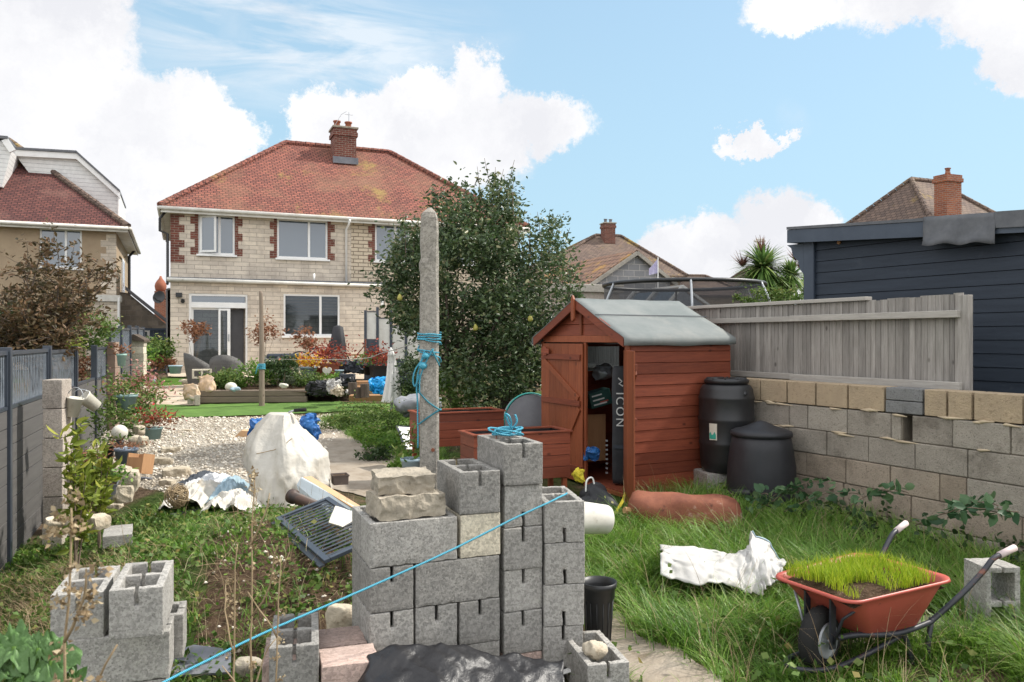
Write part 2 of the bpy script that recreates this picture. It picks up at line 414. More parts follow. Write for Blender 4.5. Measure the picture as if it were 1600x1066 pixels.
def brickmat(name, c1, c2, mort, w, h, ms=.012, rough=.85, bump=.6, off=.5, dirt=None, dscale=1.2, dth=.5, fine=None, bias=0, bd=.012, moss=None):
    t = NT(name); b = t.n('ShaderNodeTexBrick'); b.offset = off; b.inputs['Scale'].default_value = 1
    b.inputs['Brick Width'].default_value = w; b.inputs['Row Height'].default_value = h; b.inputs['Mortar Size'].default_value = ms; b.inputs['Mortar Smooth'].default_value = .3; b.inputs['Bias'].default_value = bias
    for k, c in (('Color1', c1), ('Color2', c2), ('Mortar', mort)): b.inputs[k].default_value = (*c, 1)
    dn = t.n('ShaderNodeTexNoise'); dn.inputs['Scale'].default_value = 9; t.L.new(t.tc.outputs['UV'], dn.inputs['Vector'])
    sc = t.n('ShaderNodeVectorMath', operation='SCALE'); sc.inputs['Scale'].default_value = ms*.9; t.L.new(dn.outputs['Color'], sc.inputs[0])
    ad = t.n('ShaderNodeVectorMath', operation='ADD'); t.L.new(t.tc.outputs['UV'], ad.inputs[0]); t.L.new(sc.outputs[0], ad.inputs[1]); t.L.new(ad.outputs[0], b.inputs['Vector'])
    col = b.outputs[0]
    col = t.mix(.5, col, t.ramp(t.noise(7, 6, .7), [(.3, .62), (.7, 1.)]), 'MULTIPLY')
    if fine: col = t.mix(t.ramp(t.noise(fine, 4, .7), [(.45, 0.), (.6, .35)]), col, mort)
    if dirt: col = t.mix(t.ramp(t.noise(dscale, 7, .7), [(dth, 0.), (dth+.2, .7)]), col, dirt)
    if moss: col = t.mix(t.ramp(t.noise(moss[1], 8, .75), [(moss[2], 0.), (moss[2]+.1, .8)]), col, moss[0])
    inv = t.math('SUBTRACT', 1., b.outputs['Fac'])
    n1 = t.bump(inv, bump, bd); n2 = t.bump(t.noise(45, 5, .7), .5, .006, n1)
    return t.done(col, rough, n2, spec=.2)

def concrete(name, c1, c2, dark=(.05,.05,.05), sp=.5):
    t = NT(name)
    col = t.mix(t.ramp(t.noise(2.2, 4, .6), [(.35, 0.), (.7, 1.)]), c1, c2)
    v = t.n('ShaderNodeTexVoronoi'); v.inputs['Scale'].default_value = 95; t.L.new(t.tc.outputs['Object'], v.inputs['Vector'])
    sepv = t.n('ShaderNodeSeparateColor'); t.L.new(v.outputs['Color'], sepv.inputs[0])
    col = t.mix(.55, col, t.ramp(sepv.outputs[0], [(0, .45), (.5, .95), (1, 1.35)]), 'MULTIPLY')
    fn = t.noise(120, 5, .8)
    pit = t.ramp(fn, [(.36, 1.), (.45, 0.)])
    col = t.mix(t.math('MULTIPLY', pit, .75), col, dark)
    wn = t.noise(6, 5, .75)
    col = t.mix(t.ramp(wn, [(.53, 0.), (.72, .45)]), col, tuple(min(1, c*1.5) for c in c1))
    col = t.mix(t.ramp(t.noise(3.1, 6, .75), [(.56, 0.), (.72, .3)]), col, tuple(c*.45 for c in c1))
    col = t.mix(t.ramp(t.noise(1.7, 9, .8), [(.50, 0.), (.60, .38)]), col, tuple(c*.5 for c in c1))
    vv = t.math('ADD', t.math('MULTIPLY', t.orand(), .40), .80); g = t.n('ShaderNodeCombineColor')
    for i in range(3): t.L.new(vv, g.inputs[i])
    col = t.mix(1., col, g.outputs[0], 'MULTIPLY')
    nr = t.bump(fn, .7*sp*2, .006); nr = t.bump(t.noise(300, 2, .5), .5, .002, nr)
    return t.done(col, .93, nr, spec=.15)
m_block = concrete('grey_block', (.30,.29,.27), (.37,.355,.325))
m_block_lt = concrete('cream_block', (.56,.51,.40), (.50,.46,.37), (.25,.22,.18), .3)
m_block_pk = concrete('pink_block', (.47,.35,.30), (.42,.33,.29), (.15,.10,.09))
m_post = concrete('old_concrete', (.37,.345,.30), (.44,.41,.36), (.09,.08,.07))
m_pillar = concrete('fence_pillar', (.42,.36,.31), (.48,.43,.37), (.12,.10,.09), .3)
m_stone = basic('rough_stone', (.40,.35,.275), (.27,.24,.19), 7, .95, 1., 22, .012, spot=(.16,.14,.11), spscale=8, spth=.56, tone=.15)
m_rock = basic('pale_rock', (.52,.46,.36), (.40,.34,.25), 6, .95, 1., 18, .02, spot=(.24,.19,.13), spscale=9, spth=.57, tone=.18)
m_gravel = basic('gravel_stone', (.62,.57,.49), (.44,.40,.34), 30, .9, 0, tone=0)

def ground_mat():
    t = NT('ground')
    soil = t.mix(t.ramp(t.noise(9, 8, .75), [(.35, 0.), (.68, 1.)]), (.07,.048,.03), (.20,.14,.095))
    grass = t.mix(t.ramp(t.noise(14, 7, .7), [(.35, 0.), (.65, 1.)]), (.025,.055,.010), (.085,.12,.03))
    col = t.mix(t.ramp(t.noise(.9, 6, .65), [(.44, 0.), (.58, 1.)]), soil, grass)
    v = t.n('ShaderNodeTexVoronoi'); v.inputs['Scale'].default_value = 26; t.L.new(t.tc.outputs['Object'], v.inputs['Vector'])
    n1 = t.bump(t.noise(13, 8, .75), 1., .06); n2 = t.bump(v.outputs['Distance'], .6, .02, n1)
    return t.done(col, .95, n2, spec=.1)
m_ground = ground_mat()
def soil_mat():
    t = NT('dug_soil')
    col = t.mix(t.ramp(t.noise(16, 8, .8), [(.35, 0.), (.68, 1.)]), (.05,.032,.02), (.19,.125,.08))
    col = t.mix(t.ramp(t.noise(70, 3, .7), [(.6, 0.), (.68, 1.)]), col, (.33,.25,.18))
    n1 = t.bump(t.noise(17, 9, .8), 1., .07); return t.done(col, .97, n1, spec=.1)
m_soil = soil_mat()
def gravel_mat():
    t = NT('gravel')
    v = t.n('ShaderNodeTexVoronoi'); v.inputs['Scale'].default_value = 32; t.L.new(t.tc.outputs['Object'], v.inputs['Vector'])
    s = t.n('ShaderNodeSeparateColor'); t.L.new(v.outputs['Color'], s.inputs[0])
    col = t.ramp(s.outputs[0], [(0, (.46,.41,.33)), (.45, (.62,.57,.48)), (1, (.78,.73,.64))])
    col = t.mix(t.ramp(t.noise(1.6, 7, .7), [(.50, 0.), (.68, .75)]), col, (.30,.24,.16))
    col = t.mix(t.ramp(v.outputs['Distance'], [(.25, 0.), (.5, .6)]), col, (.16,.13,.10))
    n1 = t.bump(v.outputs['Distance'], 1., -.03); n1 = t.bump(t.noise(5, 4), .6, .05, n1); return t.done(col, .92, n1, spec=.15)
m_gravelbed = gravel_mat()
m_path = basic('worn_concrete_path', (.36,.31,.25), (.25,.205,.155), 3, .95, .8, 30, .012, spot=(.20,.16,.11), spscale=5, spth=.58)
m_patio = basic('patio', (.42,.33,.24), (.50,.43,.34), 4, .95, .7, 30, .01, spot=(.25,.17,.11), spscale=3, spth=.55)
m_turf = basic('artificial_turf', (.13,.23,.055), (.09,.165,.04), 2.5, .9, 1., 140, .012, spec=.15)
m_lawn = basic('lawn', (.10,.19,.03), (.07,.13,.025), 5, .95, 1., 60, .03, spec=.1)

m_hstone = brickmat('cream_stone_wall', (.74,.65,.53), (.58,.51,.425), (.38,.33,.27), .46, .135, .009, dirt=(.30,.255,.215), dscale=.9, dth=.48, bd=.012, bump=.5)
m_hstone2 = brickmat('cream_stone_wall_pointed', (.66,.56,.42), (.58,.49,.37), (.26,.21,.16), .33, .125, .014, dirt=(.36,.31,.26), dscale=.7, dth=.60, bd=.02, bump=.9)
m_brick = brickmat('red_brick', (.21,.07,.05), (.13,.045,.035), (.30,.25,.20), .225, .075, .008)
m_brick_o = brickmat('orange_brick', (.36,.12,.06), (.24,.075,.045), (.30,.25,.20), .225, .075, .010)
m_tile = brickmat('red_roof_tiles', (.315,.118,.086), (.19,.078,.062), (.055,.03,.028), .18, .12, .014, bump=.9, bd=.03, dirt=(.24,.14,.09), dscale=.35, dth=.46, moss=((.28,.20,.07), .55, .57))
m_tile_dk = brickmat('plum_roof_tiles', (.17,.068,.058), (.10,.043,.042), (.035,.022,.02), .18, .12, .014, bump=.9, bd=.03, dirt=(.20,.11,.09), dscale=.5, dth=.5, moss=((.32,.20,.06), .6, .63))
m_tile_br = brickmat('brown_roof_tiles', (.20,.14,.11), (.125,.092,.078), (.06,.045,.038), .25, .16, .012, bump=.9, bd=.04, dirt=(.22,.17,.12), dscale=.4, dth=.5, moss=((.34,.24,.06), .5, .58))
m_tile_tan = brickmat('tan_roof_tiles', (.30,.19,.13), (.24,.14,.10), (.09,.06,.05), .3, .33, .03, bump=1., bd=.06, moss=((.42,.24,.06), .9, .52))
m_render = basic('pebble_dash', (.40,.31,.21), (.33,.25,.17), 1.5, .95, 1., 55, .012, spot=(.24,.19,.14), spscale=.9, spth=.58)
m_grubby = brickmat('grey_stone_gable', (.34,.30,.25), (.20,.17,.14), (.30,.27,.24), .38, .2, .02, dirt=(.13,.12,.11), dscale=1.2, dth=.48)
m_gblock = brickmat('garage_blocks', (.27,.27,.28), (.21,.215,.225), (.45,.43,.41), .45, .225, .013, fine=None)
m_white = basic('white_paint', (.80,.80,.78), (.72,.72,.70), 3, .4, .05, 30, .001, spec=.5)
m_whitedirty = basic('weathered_white_board', (.66,.65,.60), (.52,.50,.45), 3, .6, .2, 30, .002, spot=(.30,.27,.22), spscale=4, spth=.6)
m_clad = brickmat('white_cladding', (.74,.74,.72), (.72,.72,.70), (.45,.45,.45), 8, .15, .008, rough=.5, bd=.015)
m_felt = basic('grey_roof_felt', (.15,.17,.168), (.20,.215,.21), 2.4, .95, .9, 260, .003, spot=(.21,.22,.21), spscale=1.6, spth=.55)
m_felt_dk = basic('mineral_felt_dark', (.10,.105,.115), (.14,.145,.155), 8, .9, .8, 200, .003)
m_navy = basic('navy_painted_boards', (.018,.026,.039), (.028,.039,.056), 3, .6, .6, 24, .003, stretch=(.4,.4,5), spec=.35, spot=(.045,.055,.07), spscale=2.2, spth=.60)
m_navy_lt = basic('navy_fascia', (.045,.06,.085), (.06,.078,.105), 3, .5, .2, 24, .002)
m_slate = basic('slate', (.12,.13,.15), (.2,.2,.22), 2, .6, .4, 20, .01)
def woodmat(name, c1, c2, dark, stretch=(14,14,1.2), rough=.7, attrib=True, knots=True, spec=.3):
    t = NT(name)
    g = t.noise(3.2, 8, .7, stretch=stretch, dist=.6)
    col = t.mix(t.ramp(g, [(.32, 0.), (.66, 1.)]), c1, c2)
    col = t.mix(t.ramp(t.noise(9, 6, .8, stretch=stretch), [(.56, 0.), (.70, .55)]), col, dark)
    if knots:
        v = t.n('ShaderNodeTexVoronoi'); v.inputs['Scale'].default_value = 1
        mp = t.n('ShaderNodeMapping'); mp.inputs['Scale'].default_value = tuple(5.5 if s > 5 else 3.2 for s in stretch); t.L.new(t.tc.outputs['Object'], mp.inputs[0]); t.L.new(mp.outputs[0], v.inputs['Vector'])
        col = t.mix(t.ramp(v.outputs['Distance'], [(.045, .9), (.10, 0.)]), col, dark)
    if attrib:
        v = t.math('ADD', t.math('MULTIPLY', t.attr(), .5), .75); gg = t.n('ShaderNodeCombineColor')
        for i in range(3): t.L.new(v, gg.inputs[i])
        col = t.mix(1., col, gg.outputs[0], 'MULTIPLY')
    return t.done(col, rough, t.bump(g, .5, .004), spec=spec)
m_redv = woodmat('red_stained_wood_upright', (.30,.088,.037), (.20,.054,.024), (.085,.024,.012), (14,14,1.2), .5)
m_redh = woodmat('red_stained_wood', (.235,.062,.031), (.15,.038,.021), (.065,.018,.011), (1.2,1.2,14), .5)
m_greyv = woodmat('weathered_fence_wood', (.33,.31,.285), (.20,.185,.168), (.085,.075,.068), (16,16,1.1), .9)
m_greyh = woodmat('weathered_rail_wood', (.38,.36,.325), (.28,.26,.235), (.13,.115,.10), (1.5,1.5,16), .9)
m_sleeper = woodmat('old_sleeper_wood', (.23,.18,.14), (.15,.12,.095), (.055,.04,.03), (1,1,14), .9)
m_polewood = woodmat('grey_pole_wood', (.27,.22,.17), (.19,.15,.115), (.07,.05,.04), (14,14,1), .9)
m_pine = woodmat('pine_box_wood', (.42,.24,.12), (.34,.18,.09), (.16,.08,.04), (14,14,1), .8)
m_comp = basic('grey_composite_board', (.085,.081,.078), (.11,.105,.10), 3, .7, .3, 40, .002, stretch=(.4,.4,8))
m_frame = basic('anthracite_frame', (.035,.045,.06), (.05,.06,.078), 3, .35, .08, 40, .001, spec=.5)
m_screen = basic('blue_grey_screen', (.11,.13,.155), (.16,.18,.205), 30, .5, .1, 30, .001)
m_blackscr = basic('black_cut_screen', (.035,.04,.048), (.05,.055,.062), 10, .4, .1, 30, .001)
m_blackpl = basic('black_plastic', (.011,.012,.013), (.018,.019,.021), 4, .45, .15, 30, .002, spec=.5)
m_bin = basic('compost_plastic', (.014,.015,.018), (.022,.023,.027), 2.5, .5, .3, 35, .003, spec=.4)
m_rub = basic('rubber', (.018,.018,.018), (.028,.027,.026), 10, .85, .6, 60, .003, spec=.2)
m_sheet = basic('black_polythene', (.010,.010,.012), (.016,.016,.018), 3, .42, .5, 22, .012, spec=.45)
m_wht_sack = basic('white_woven_sack', (.50,.49,.47), (.40,.39,.37), 5, .8, .5, 60, .003, spot=(.45,.42,.36), spscale=3, spth=.6)
m_tarp = basic('dirty_white_tarpaulin', (.56,.54,.49), (.46,.43,.37), 2.6, .55, .6, 22, .012, spot=(.36,.29,.20), spscale=2.6, spth=.60)
m_blue = basic('blue_tarp', (.012,.07,.24), (.02,.13,.36), 8, .5, .5, 20, .01)
m_brightblue = basic('bright_blue_bag', (.01,.28,.62), (.015,.36,.72), 8, .4, .5, 20, .01)
m_ltblue = basic('pale_blue_plastic', (.33,.44,.50), (.26,.36,.42), 5, .5, .1, 20, .002, spot=(.2,.22,.2), spscale=6, spth=.62)
m_greyblue = basic('slate_blue_pot', (.15,.19,.25), (.20,.24,.29), 5, .5, .1, 20, .002, spot=(.3,.28,.24), spscale=6, spth=.62)
m_greenpot = basic('sage_green_pot', (.17,.27,.27), (.22,.32,.31), 5, .5, .1, 20, .002, spot=(.38,.36,.30), spscale=6, spth=.62)
m_mint = basic('mint_pot', (.25,.42,.36), (.3,.46,.4), 5, .5, .1)
m_creamy = basic('cream_plastic', (.66,.64,.56), (.55,.52,.44), 4, .5, .1, spot=(.35,.30,.22), spscale=5, spth=.6)
m_terra = basic('terracotta', (.30,.10,.055), (.24,.08,.045), 5, .8, .3)
def rope_mat():
    t = NT('blue_rope'); w = t.n('ShaderNodeTexWave'); w.inputs['Scale'].default_value = 60; w.bands_direction = 'DIAGONAL'; t.L.new(t.tc.outputs['Object'], w.inputs['Vector'])
    col = t.mix(w.outputs['Fac'], (.035,.23,.34), (.08,.38,.50)); return t.done(col, .6, t.bump(w.outputs['Fac'], .6, .003))
m_rope = rope_mat()
m_rope_old = basic('faded_blue_rope', (.05,.24,.30), (.03,.15,.20), 20, .8, .5)
m_line = basic('grey_line', (.42,.40,.37), (.34,.32,.30), 10, .8, 0)
def rust():
    t = NT('rusted_metal'); col = t.mix(t.ramp(t.noise(6, 8, .75), [(.35, 0.), (.65, 1.)]), (.15,.05,.03), (.25,.09,.05))
    col = t.mix(t.ramp(t.noise(3.1, 8, .7), [(.60, 0.), (.68, .9)]), col, (.42,.30,.24)); col = t.mix(t.ramp(t.noise(8, 6, .7), [(.62, 0.), (.68, .8)]), col, (.08,.03,.02))
    return t.done(col, .75, t.bump(t.noise(30, 6), .5, .005), spec=.3)
m_rust = rust()
def redpaint():
    t = NT('red_barrow_paint'); col = t.mix(t.ramp(t.noise(4, 5), [(.3, 0.), (.7, 1.)]), (.42,.085,.062), (.36,.075,.055))
    col = t.mix(t.ramp(t.noise(18, 8, .75), [(.62, 0.), (.67, .9)]), col, (.10,.045,.03)); col = t.mix(t.ramp(t.noise(3, 8, .75), [(.55, 0.), (.75, .4)]), col, (.52,.22,.17))
    return t.done(col, .45, t.bump(t.noise(50, 4), .2, .002), spec=.4)
m_redp = redpaint()
m_blackmet = basic('chipped_black_tube', (.02,.022,.028), (.04,.04,.05), 8, .4, .3, 40, .002, spot=(.17,.06,.035), spscale=9, spth=.58)
m_steel = basic('galvanised_steel', (.42,.44,.46), (.34,.36,.38), 8, .4, .1, metal=.5)
m_wicker = brickmat('grey_rattan', (.24,.235,.225), (.18,.175,.165), (.09,.09,.09), .03, .012, .002, rough=.7, bump=.8, bd=.006)
m_polyst = basic('pale_blue_panel', (.55,.62,.65), (.48,.54,.57), 2, .6, .1, 30, .002)
m_orangeedge = basic('tan_edge', (.58,.36,.19), (.50,.33,.20), 12, .8, .2)
m_canvas = basic('white_parasol_canvas', (.70,.69,.66), (.60,.59,.56), 5, .8, .4, 30, .004, spot=(.42,.41,.38), spscale=4, spth=.58)
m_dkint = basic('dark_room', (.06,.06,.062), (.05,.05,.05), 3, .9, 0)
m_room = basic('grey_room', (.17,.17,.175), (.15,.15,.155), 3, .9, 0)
m_tentg = basic('grey_tent_fabric', (.30,.31,.33), (.24,.25,.27), 4, .6, .5, 12, .01)
m_teal = basic('teal_trim', (.02,.22,.20), (.03,.27,.24), 8, .6, 0)
m_yel = basic('yellow_strap', (.58,.48,.03), (.50,.42,.04), 20, .7, .2)
m_bag = basic('black_bag', (.02,.021,.024), (.035,.036,.04), 5, .7, .4, 30, .005)
m_green_box = basic('dark_green_box', (.015,.05,.045), (.02,.07,.06), 6, .5, 0)
m_letter = basic('pale_lettering', (.66,.66,.64), (.55,.55,.53), 20, .6, 0)
m_letter_or = basic('ochre_lettering', (.42,.30,.12), (.34,.25,.12), 20, .6, 0)
m_labelg = basic('green_label', (.03,.30,.22), (.04,.36,.27), 20, .6, 0)
m_cushion = basic('dark_cushion', (.05,.06,.075), (.035,.04,.05), 8, .8, .3)
def glassmat(name, tint=(.03,.04,.05), tr=.35, rough=.03):
    t = NT(name); gl = t.n('ShaderNodeBsdfGlossy'); gl.inputs['Roughness'].default_value = rough; gl.inputs['Color'].default_value = (.75,.8,.85,1)
    t.done(tint, rough, spec=.6); tp = t.n('ShaderNodeBsdfTransparent'); tp.inputs[0].default_value = (.8,.85,.88,1)
    m1 = t.n('ShaderNodeMixShader'); m1.inputs[0].default_value = tr; t.L.new(t.p.outputs[0], m1.inputs[1]); t.L.new(tp.outputs[0], m1.inputs[2])
    fr = t.n('ShaderNodeFresnel'); fr.inputs[0].default_value = 1.4 if tr > .5 else 1.9; m2 = t.n('ShaderNodeMixShader'); t.L.new(fr.outputs[0], m2.inputs[0]); t.L.new(m1.outputs[0], m2.inputs[1]); t.L.new(gl.outputs[0], m2.inputs[2])
    t.L.new(m2.outputs[0], t.N['Material Output'].inputs[0]); return t.m
m_glass = glassmat('window_glass', (.10,.125,.15), .15)
m_glass_clear = glassmat('clear_glass', (.04,.045,.05), .75)
def netmat(name, c, a):
    t = NT(name); t.done(c, .9); tp = t.n('ShaderNodeBsdfTransparent'); m = t.n('ShaderNodeMixShader'); m.inputs[0].default_value = a
    t.L.new(tp.outputs[0], m.inputs[1]); t.L.new(t.p.outputs[0], m.inputs[2]); t.L.new(m.outputs[0], t.N['Material Output'].inputs[0]); return t.m
m_net = netmat('black_net', (.05,.05,.055), .60)
m_polyclear = netmat('cloudy_polythene', (.75,.76,.77), .62)
m_bark = basic('bark', (.12,.09,.07), (.07,.055,.042), 6, .95, 1., 25, .02, stretch=(3,3,.8))
m_bark_lt = basic('twig', (.20,.15,.11), (.13,.10,.07), 10, .95, .4)
m_pear = leafmat('pear_leaves', [(0, (.03,.055,.02)), (.5, (.06,.105,.035)), (.82, (.13,.17,.07)), (1, (.27,.26,.13))], .38, .3, .55)
m_plum = leafmat('bronze_leaves', [(0, (.05,.045,.02)), (.4, (.10,.075,.035)), (.75, (.16,.10,.05)), (1, (.20,.12,.07))], .5, .3)
m_hedge = leafmat('dark_shrub_leaves', [(0, (.015,.035,.012)), (.6, (.035,.07,.02)), (1, (.09,.12,.035))], .5, .25)
m_lime = leafmat('lime_leaves', [(0, (.12,.17,.02)), (.6, (.22,.27,.04)), (1, (.38,.38,.07))], .45, .35)
m_lush = leafmat('fresh_green_leaves', [(0, (.05,.13,.015)), (.6, (.11,.22,.03)), (1, (.22,.32,.06))], .5, .35)
m_weed = leafmat('weed_leaves', [(0, (.045,.085,.016)), (.5, (.09,.16,.03)), (.85, (.17,.23,.06)), (1, (.32,.26,.09))], .55, .3)
m_red = leafmat('red_leaves', [(0, (.13,.02,.015)), (.6, (.28,.05,.03)), (1, (.42,.12,.06))], .5, .3)
m_rust_lv = leafmat('rusty_leaves', [(0, (.14,.07,.035)), (.6, (.26,.11,.06)), (1, (.34,.20,.11))], .6, .3)
m_yelor = leafmat('yellow_orange_flowers', [(0, (.42,.10,.02)), (.4, (.62,.28,.02)), (1, (.72,.55,.05))], .6, .3)
m_redfl = leafmat('red_flowers', [(0, (.45,.015,.02)), (1, (.65,.03,.05))], .5, .3)
m_pink = leafmat('pink_leaves', [(0, (.30,.10,.09)), (1, (.52,.28,.24))], .5, .3)
m_grass = leafmat('grass_blades', [(0, (.055,.135,.015)), (.5, (.13,.26,.03)), (.85, (.24,.38,.06)), (1, (.44,.38,.20))], .45, .35, .4)
m_grass_y = leafmat('young_grass', [(0, (.16,.27,.015)), (.6, (.30,.42,.02)), (1, (.45,.50,.05))], .5, .4)
m_dry = leafmat('dry_stalks', [(0, (.19,.13,.07)), (.6, (.36,.27,.16)), (1, (.52,.43,.28))], .8, .25)
m_drystem = basic('dry_stem', (.34,.26,.16), (.25,.18,.10), 10, .9, .3)
m_cord = leafmat('cordyline_leaves', [(0, (.07,.14,.04)), (.6, (.17,.28,.07)), (1, (.36,.42,.15))], .35, .35)
m_cordb = leafmat('cordyline_flower', [(0, (.10,.045,.04)), (1, (.24,.12,.09))], .6, .3)
m_moss = leafmat('silver_green_leaves', [(0, (.08,.11,.06)), (1, (.25,.30,.20))], .6, .3)
# ---------------------------------------------------------------- ground
def build_ground():
    xs = np.concatenate([[-400,-150,-60,-30,-18], np.arange(-12, 9.01, .12), [14,20,30,60,150,400]])
    ys = np.concatenate([[-60,-20,-6,-2,0,.8], np.arange(1.4, 26.01, .12), [30,40,60,120,300,900]])
    V = np.array([(x, y, gz(x, y) if 1 < y < 27 and -13 < x < 10 else float(np.interp(y, GY, GZ))-.03) for y in ys for x in xs])
    nx = len(xs); ny = len(ys)
    Fq = np.array([(j*nx+i, j*nx+i+1, (j+1)*nx+i+1, (j+1)*nx+i) for j in range(ny-1) for i in range(nx-1)])
    o = npmesh('ground', V, Fq, m_ground, smooth=True); tag(o, kind='structure')
build_ground()
P_GRAV = wpoly([(60,668),(250,655),(640,645),(560,668),(520,690),(500,740),(500,790),(380,800),(300,778),(230,765),(180,740),(130,700)])
drape('gravel', P_GRAV, m_gravelbed, .012, .08)
P_PATH = wpoly([(480,672),(520,668),(560,690),(615,712),(650,745),(700,770),(640,800),(560,775),(515,765),(495,720)])
drape('path', P_PATH, m_path, .022, .05)
P_PATH2 = wpoly([(930,960),(965,962),(1000,1000),(1060,1022),(1120,1062),(1150,1140),(1010,1140),(960,1060),(930,1010)])
drape('paving', P_PATH2, m_path, .03, .035, wob=.06)
P_PATH3 = wpoly([(1400,965),(1500,965),(1530,1000),(1440,1020),(1330,1010)])
drape('paving', P_PATH3, m_path, .02, .035)
P_SOIL = wpoly([(375,800),(470,765),(560,800),(560,1000),(520,1090),(360,1100),(300,1000),(330,880)])
drape('dug_soil', P_SOIL, m_soil, .012, .05)
P_TURF = wpoly([(248,656),(330,652),(470,648),(560,643),(640,645),(650,634),(480,628),(400,630),(300,635),(215,632),(200,640)])
o = drape('artificial_lawn', P_TURF, m_turf, .03, .08, wob=.02)
P_LAWN2 = wpoly([(180,598),(286,592),(284,603),(195,607)])
drape('lawn', P_LAWN2, m_lawn, .03, .1)
P_SAND = wpoly([(150,632),(300,635),(330,612),(290,602),(190,606)])
drape('patio', P_SAND, m_patio, .02, .1)
P_PAT2 = wpoly([(262,590),(430,592),(640,596),(700,600),(700,575),(262,574)])
drape('patio', P_PAT2, m_patio, .05, .1)
P_RIGHTGR = [(.42,3.75),(.55,4.6),(.3,5.4),(.2,6.2),(.6,6.9),(1.3,7.7),(2.45,8.0),(2.5,7.5),(3.1,6.7),(4.1,5.2),(4.9,3.6),(4.6,2.6),(2.0,2.7),(1.35,3.3)]
tag(None or MB().add([(x, y, gz(x, y)+.0) for x, y in [(0,0)]], []).build('tmp', m_lawn), kind='structure') if False else None

# ---------------------------------------------------------------- houses
YAW = R(22.5)
def onplane(O, yaw, px, py, yl=0.0):
    k = (px-800)/F; u = (math.cos(yaw), math.sin(yaw)); v = (-math.sin(yaw), math.cos(yaw))
    bx, by = O[0]+v[0]*yl, O[1]+v[1]*yl
    t = (k*by-bx)/(u[0]-k*u[1]); Y = by+u[1]*t
    return t, EYE-(py-HY)/F*Y-O[2]
def onplane_x(O, yaw, px, py, xl=0.0):
    k = (px-800)/F; u = (math.cos(yaw), math.sin(yaw)); v = (-math.sin(yaw), math.cos(yaw))
    bx, by = O[0]+u[0]*xl, O[1]+u[1]*xl
    s = (k*by-bx)/(v[0]-k*v[1]); Y = by+v[1]*s
    return s, EYE-(py-HY)/F*Y-O[2]
def hip_roof(W_, D, z, rise, ov, mat, par, rl, rr, flat=0, name='roof', thick=.1):
    x0, x1, y0, y1 = -ov, W_+ov, -ov, D+ov; ym = D/2
    mb = MB(); a = [(x0,y0,z),(x1,y0,z),(x1,y1,z),(x0,y1,z),(rl,ym,z+rise),(rr,ym,z+rise)]
    b = [(x0+.02,y0+.02,z-thick),(x1-.02,y0+.02,z-thick),(x1-.02,y1-.02,z-thick),(x0+.02,y1-.02,z-thick)]
    mb.add(a+b, [(0,1,5,4),(1,2,5),(2,3,4,5),(3,0,4),(0,6,7,1),(1,7,8,2),(2,8,9,3),(3,9,6,0),(6,9,8,7)])
    rf = mb.build(name, mat, par)
    rg = MB()
    for p, q in ((a[0],a[4]),(a[1],a[5]),(a[4],a[5]),(a[3],a[4]),(a[2],a[5])):
        p, q = Vector(p)+Vector((0,0,.03)), Vector(q)+Vector((0,0,.03)); n = max(3, int((q-p).length/.33)); 
        for i in range(n): rg.tube([p+(q-p)*(i/n), p+(q-p)*((i+.97)/n)], [.105, .095], 8)
    rg.build('ridge_tiles', mat, rf)
    return rf
def window(par, x0, x1, z0, z1, mull, y=0.06, glass=None, sill=True, fw=.06, opener=None, blinds=False, lab=None):
    "white framed window filling an opening in a wall facing -y"
    f = MB(); d0, d1 = y-.03, y+.04
    f.box(x0, x1, d0, d1, z0, z0+fw); f.box(x0, x1, d0, d1, z1-fw, z1); f.box(x0, x0+fw, d0, d1, z0+fw, z1-fw); f.box(x1-fw, x1, d0, d1, z0+fw, z1-fw)
    for m in mull: f.box(m-fw*.6, m+fw*.6, d0, d1, z0+fw, z1-fw)
    w = thing('window', None, None); w.parent = par
    f.build('frame', m_white, w, bevel=.004)
    edges = [x0+fw]+[v for m in mull for v in (m-fw*.6, m+fw*.6)]+[x1-fw]
    for i in range(0, len(edges), 2):
        MB().box(edges[i], edges[i+1], y+.005, y+.02, z0+fw, z1-fw).build('pane', glass or m_glass, w)
    if sill: MB().box(x0-.06, x1+.06, y-.16, y-.03, z0-.06, z0-.003).build('sill', m_white, w, bevel=.005)
    if opener:
        a, b = opener; M = Matrix.Translation((a, y-.035, 0)) @ Matrix.Rotation(R(-28), 4, 'Z'); L_ = b-a
        s = MB()
        for q in ((0,L_,0,fw),(0,L_,z1-z0-2*fw-fw,z1-z0-2*fw)): s.box(q[0], q[1], -.03, 0, z0+fw+q[2], z0+fw+q[3], M=M)
        for q in ((0,fw),(L_-fw,L_)): s.box(q[0], q[1], -.03, 0, z0+2*fw, z1-2*fw, M=M)
        so_ = s.build('open_sash', m_white, w); MB().box(fw, L_-fw, -.02, -.01, z0+2*fw, z1-2*fw, M=M).build('pane', m_glass, so_)
    if blinds:
        b_ = MB(); zz = z1-fw
        while zz > (z0+z1)/2+.02: b_.box(x0+fw, x1-fw, y+.05, y+.06, zz-.085, zz-.012); zz -= .1
        b_.box(x0+fw, x1-fw, y+.045, y+.075, zz-.0, zz+.012+.03)
        b_.build('blind', basic('zebra_blind', (.34,.32,.31), (.28,.26,.26), 4, .8, 0), w)
    return w
def quoin(par, x, sgn, z0, z1, y=0, w1=.24, w2=.36, mat=None):
    q = MB(); z = z0; i = 0
    while z < z1-.05:
        h = min(.235, z1-z); w = w1 if i % 2 else w2
        q.box(min(x, x+sgn*w), max(x, x+sgn*w), y-.008, y+.03, z, z+h-.001); z += h; i += 1
    return q.build('brick_quoin', m_brick, par)

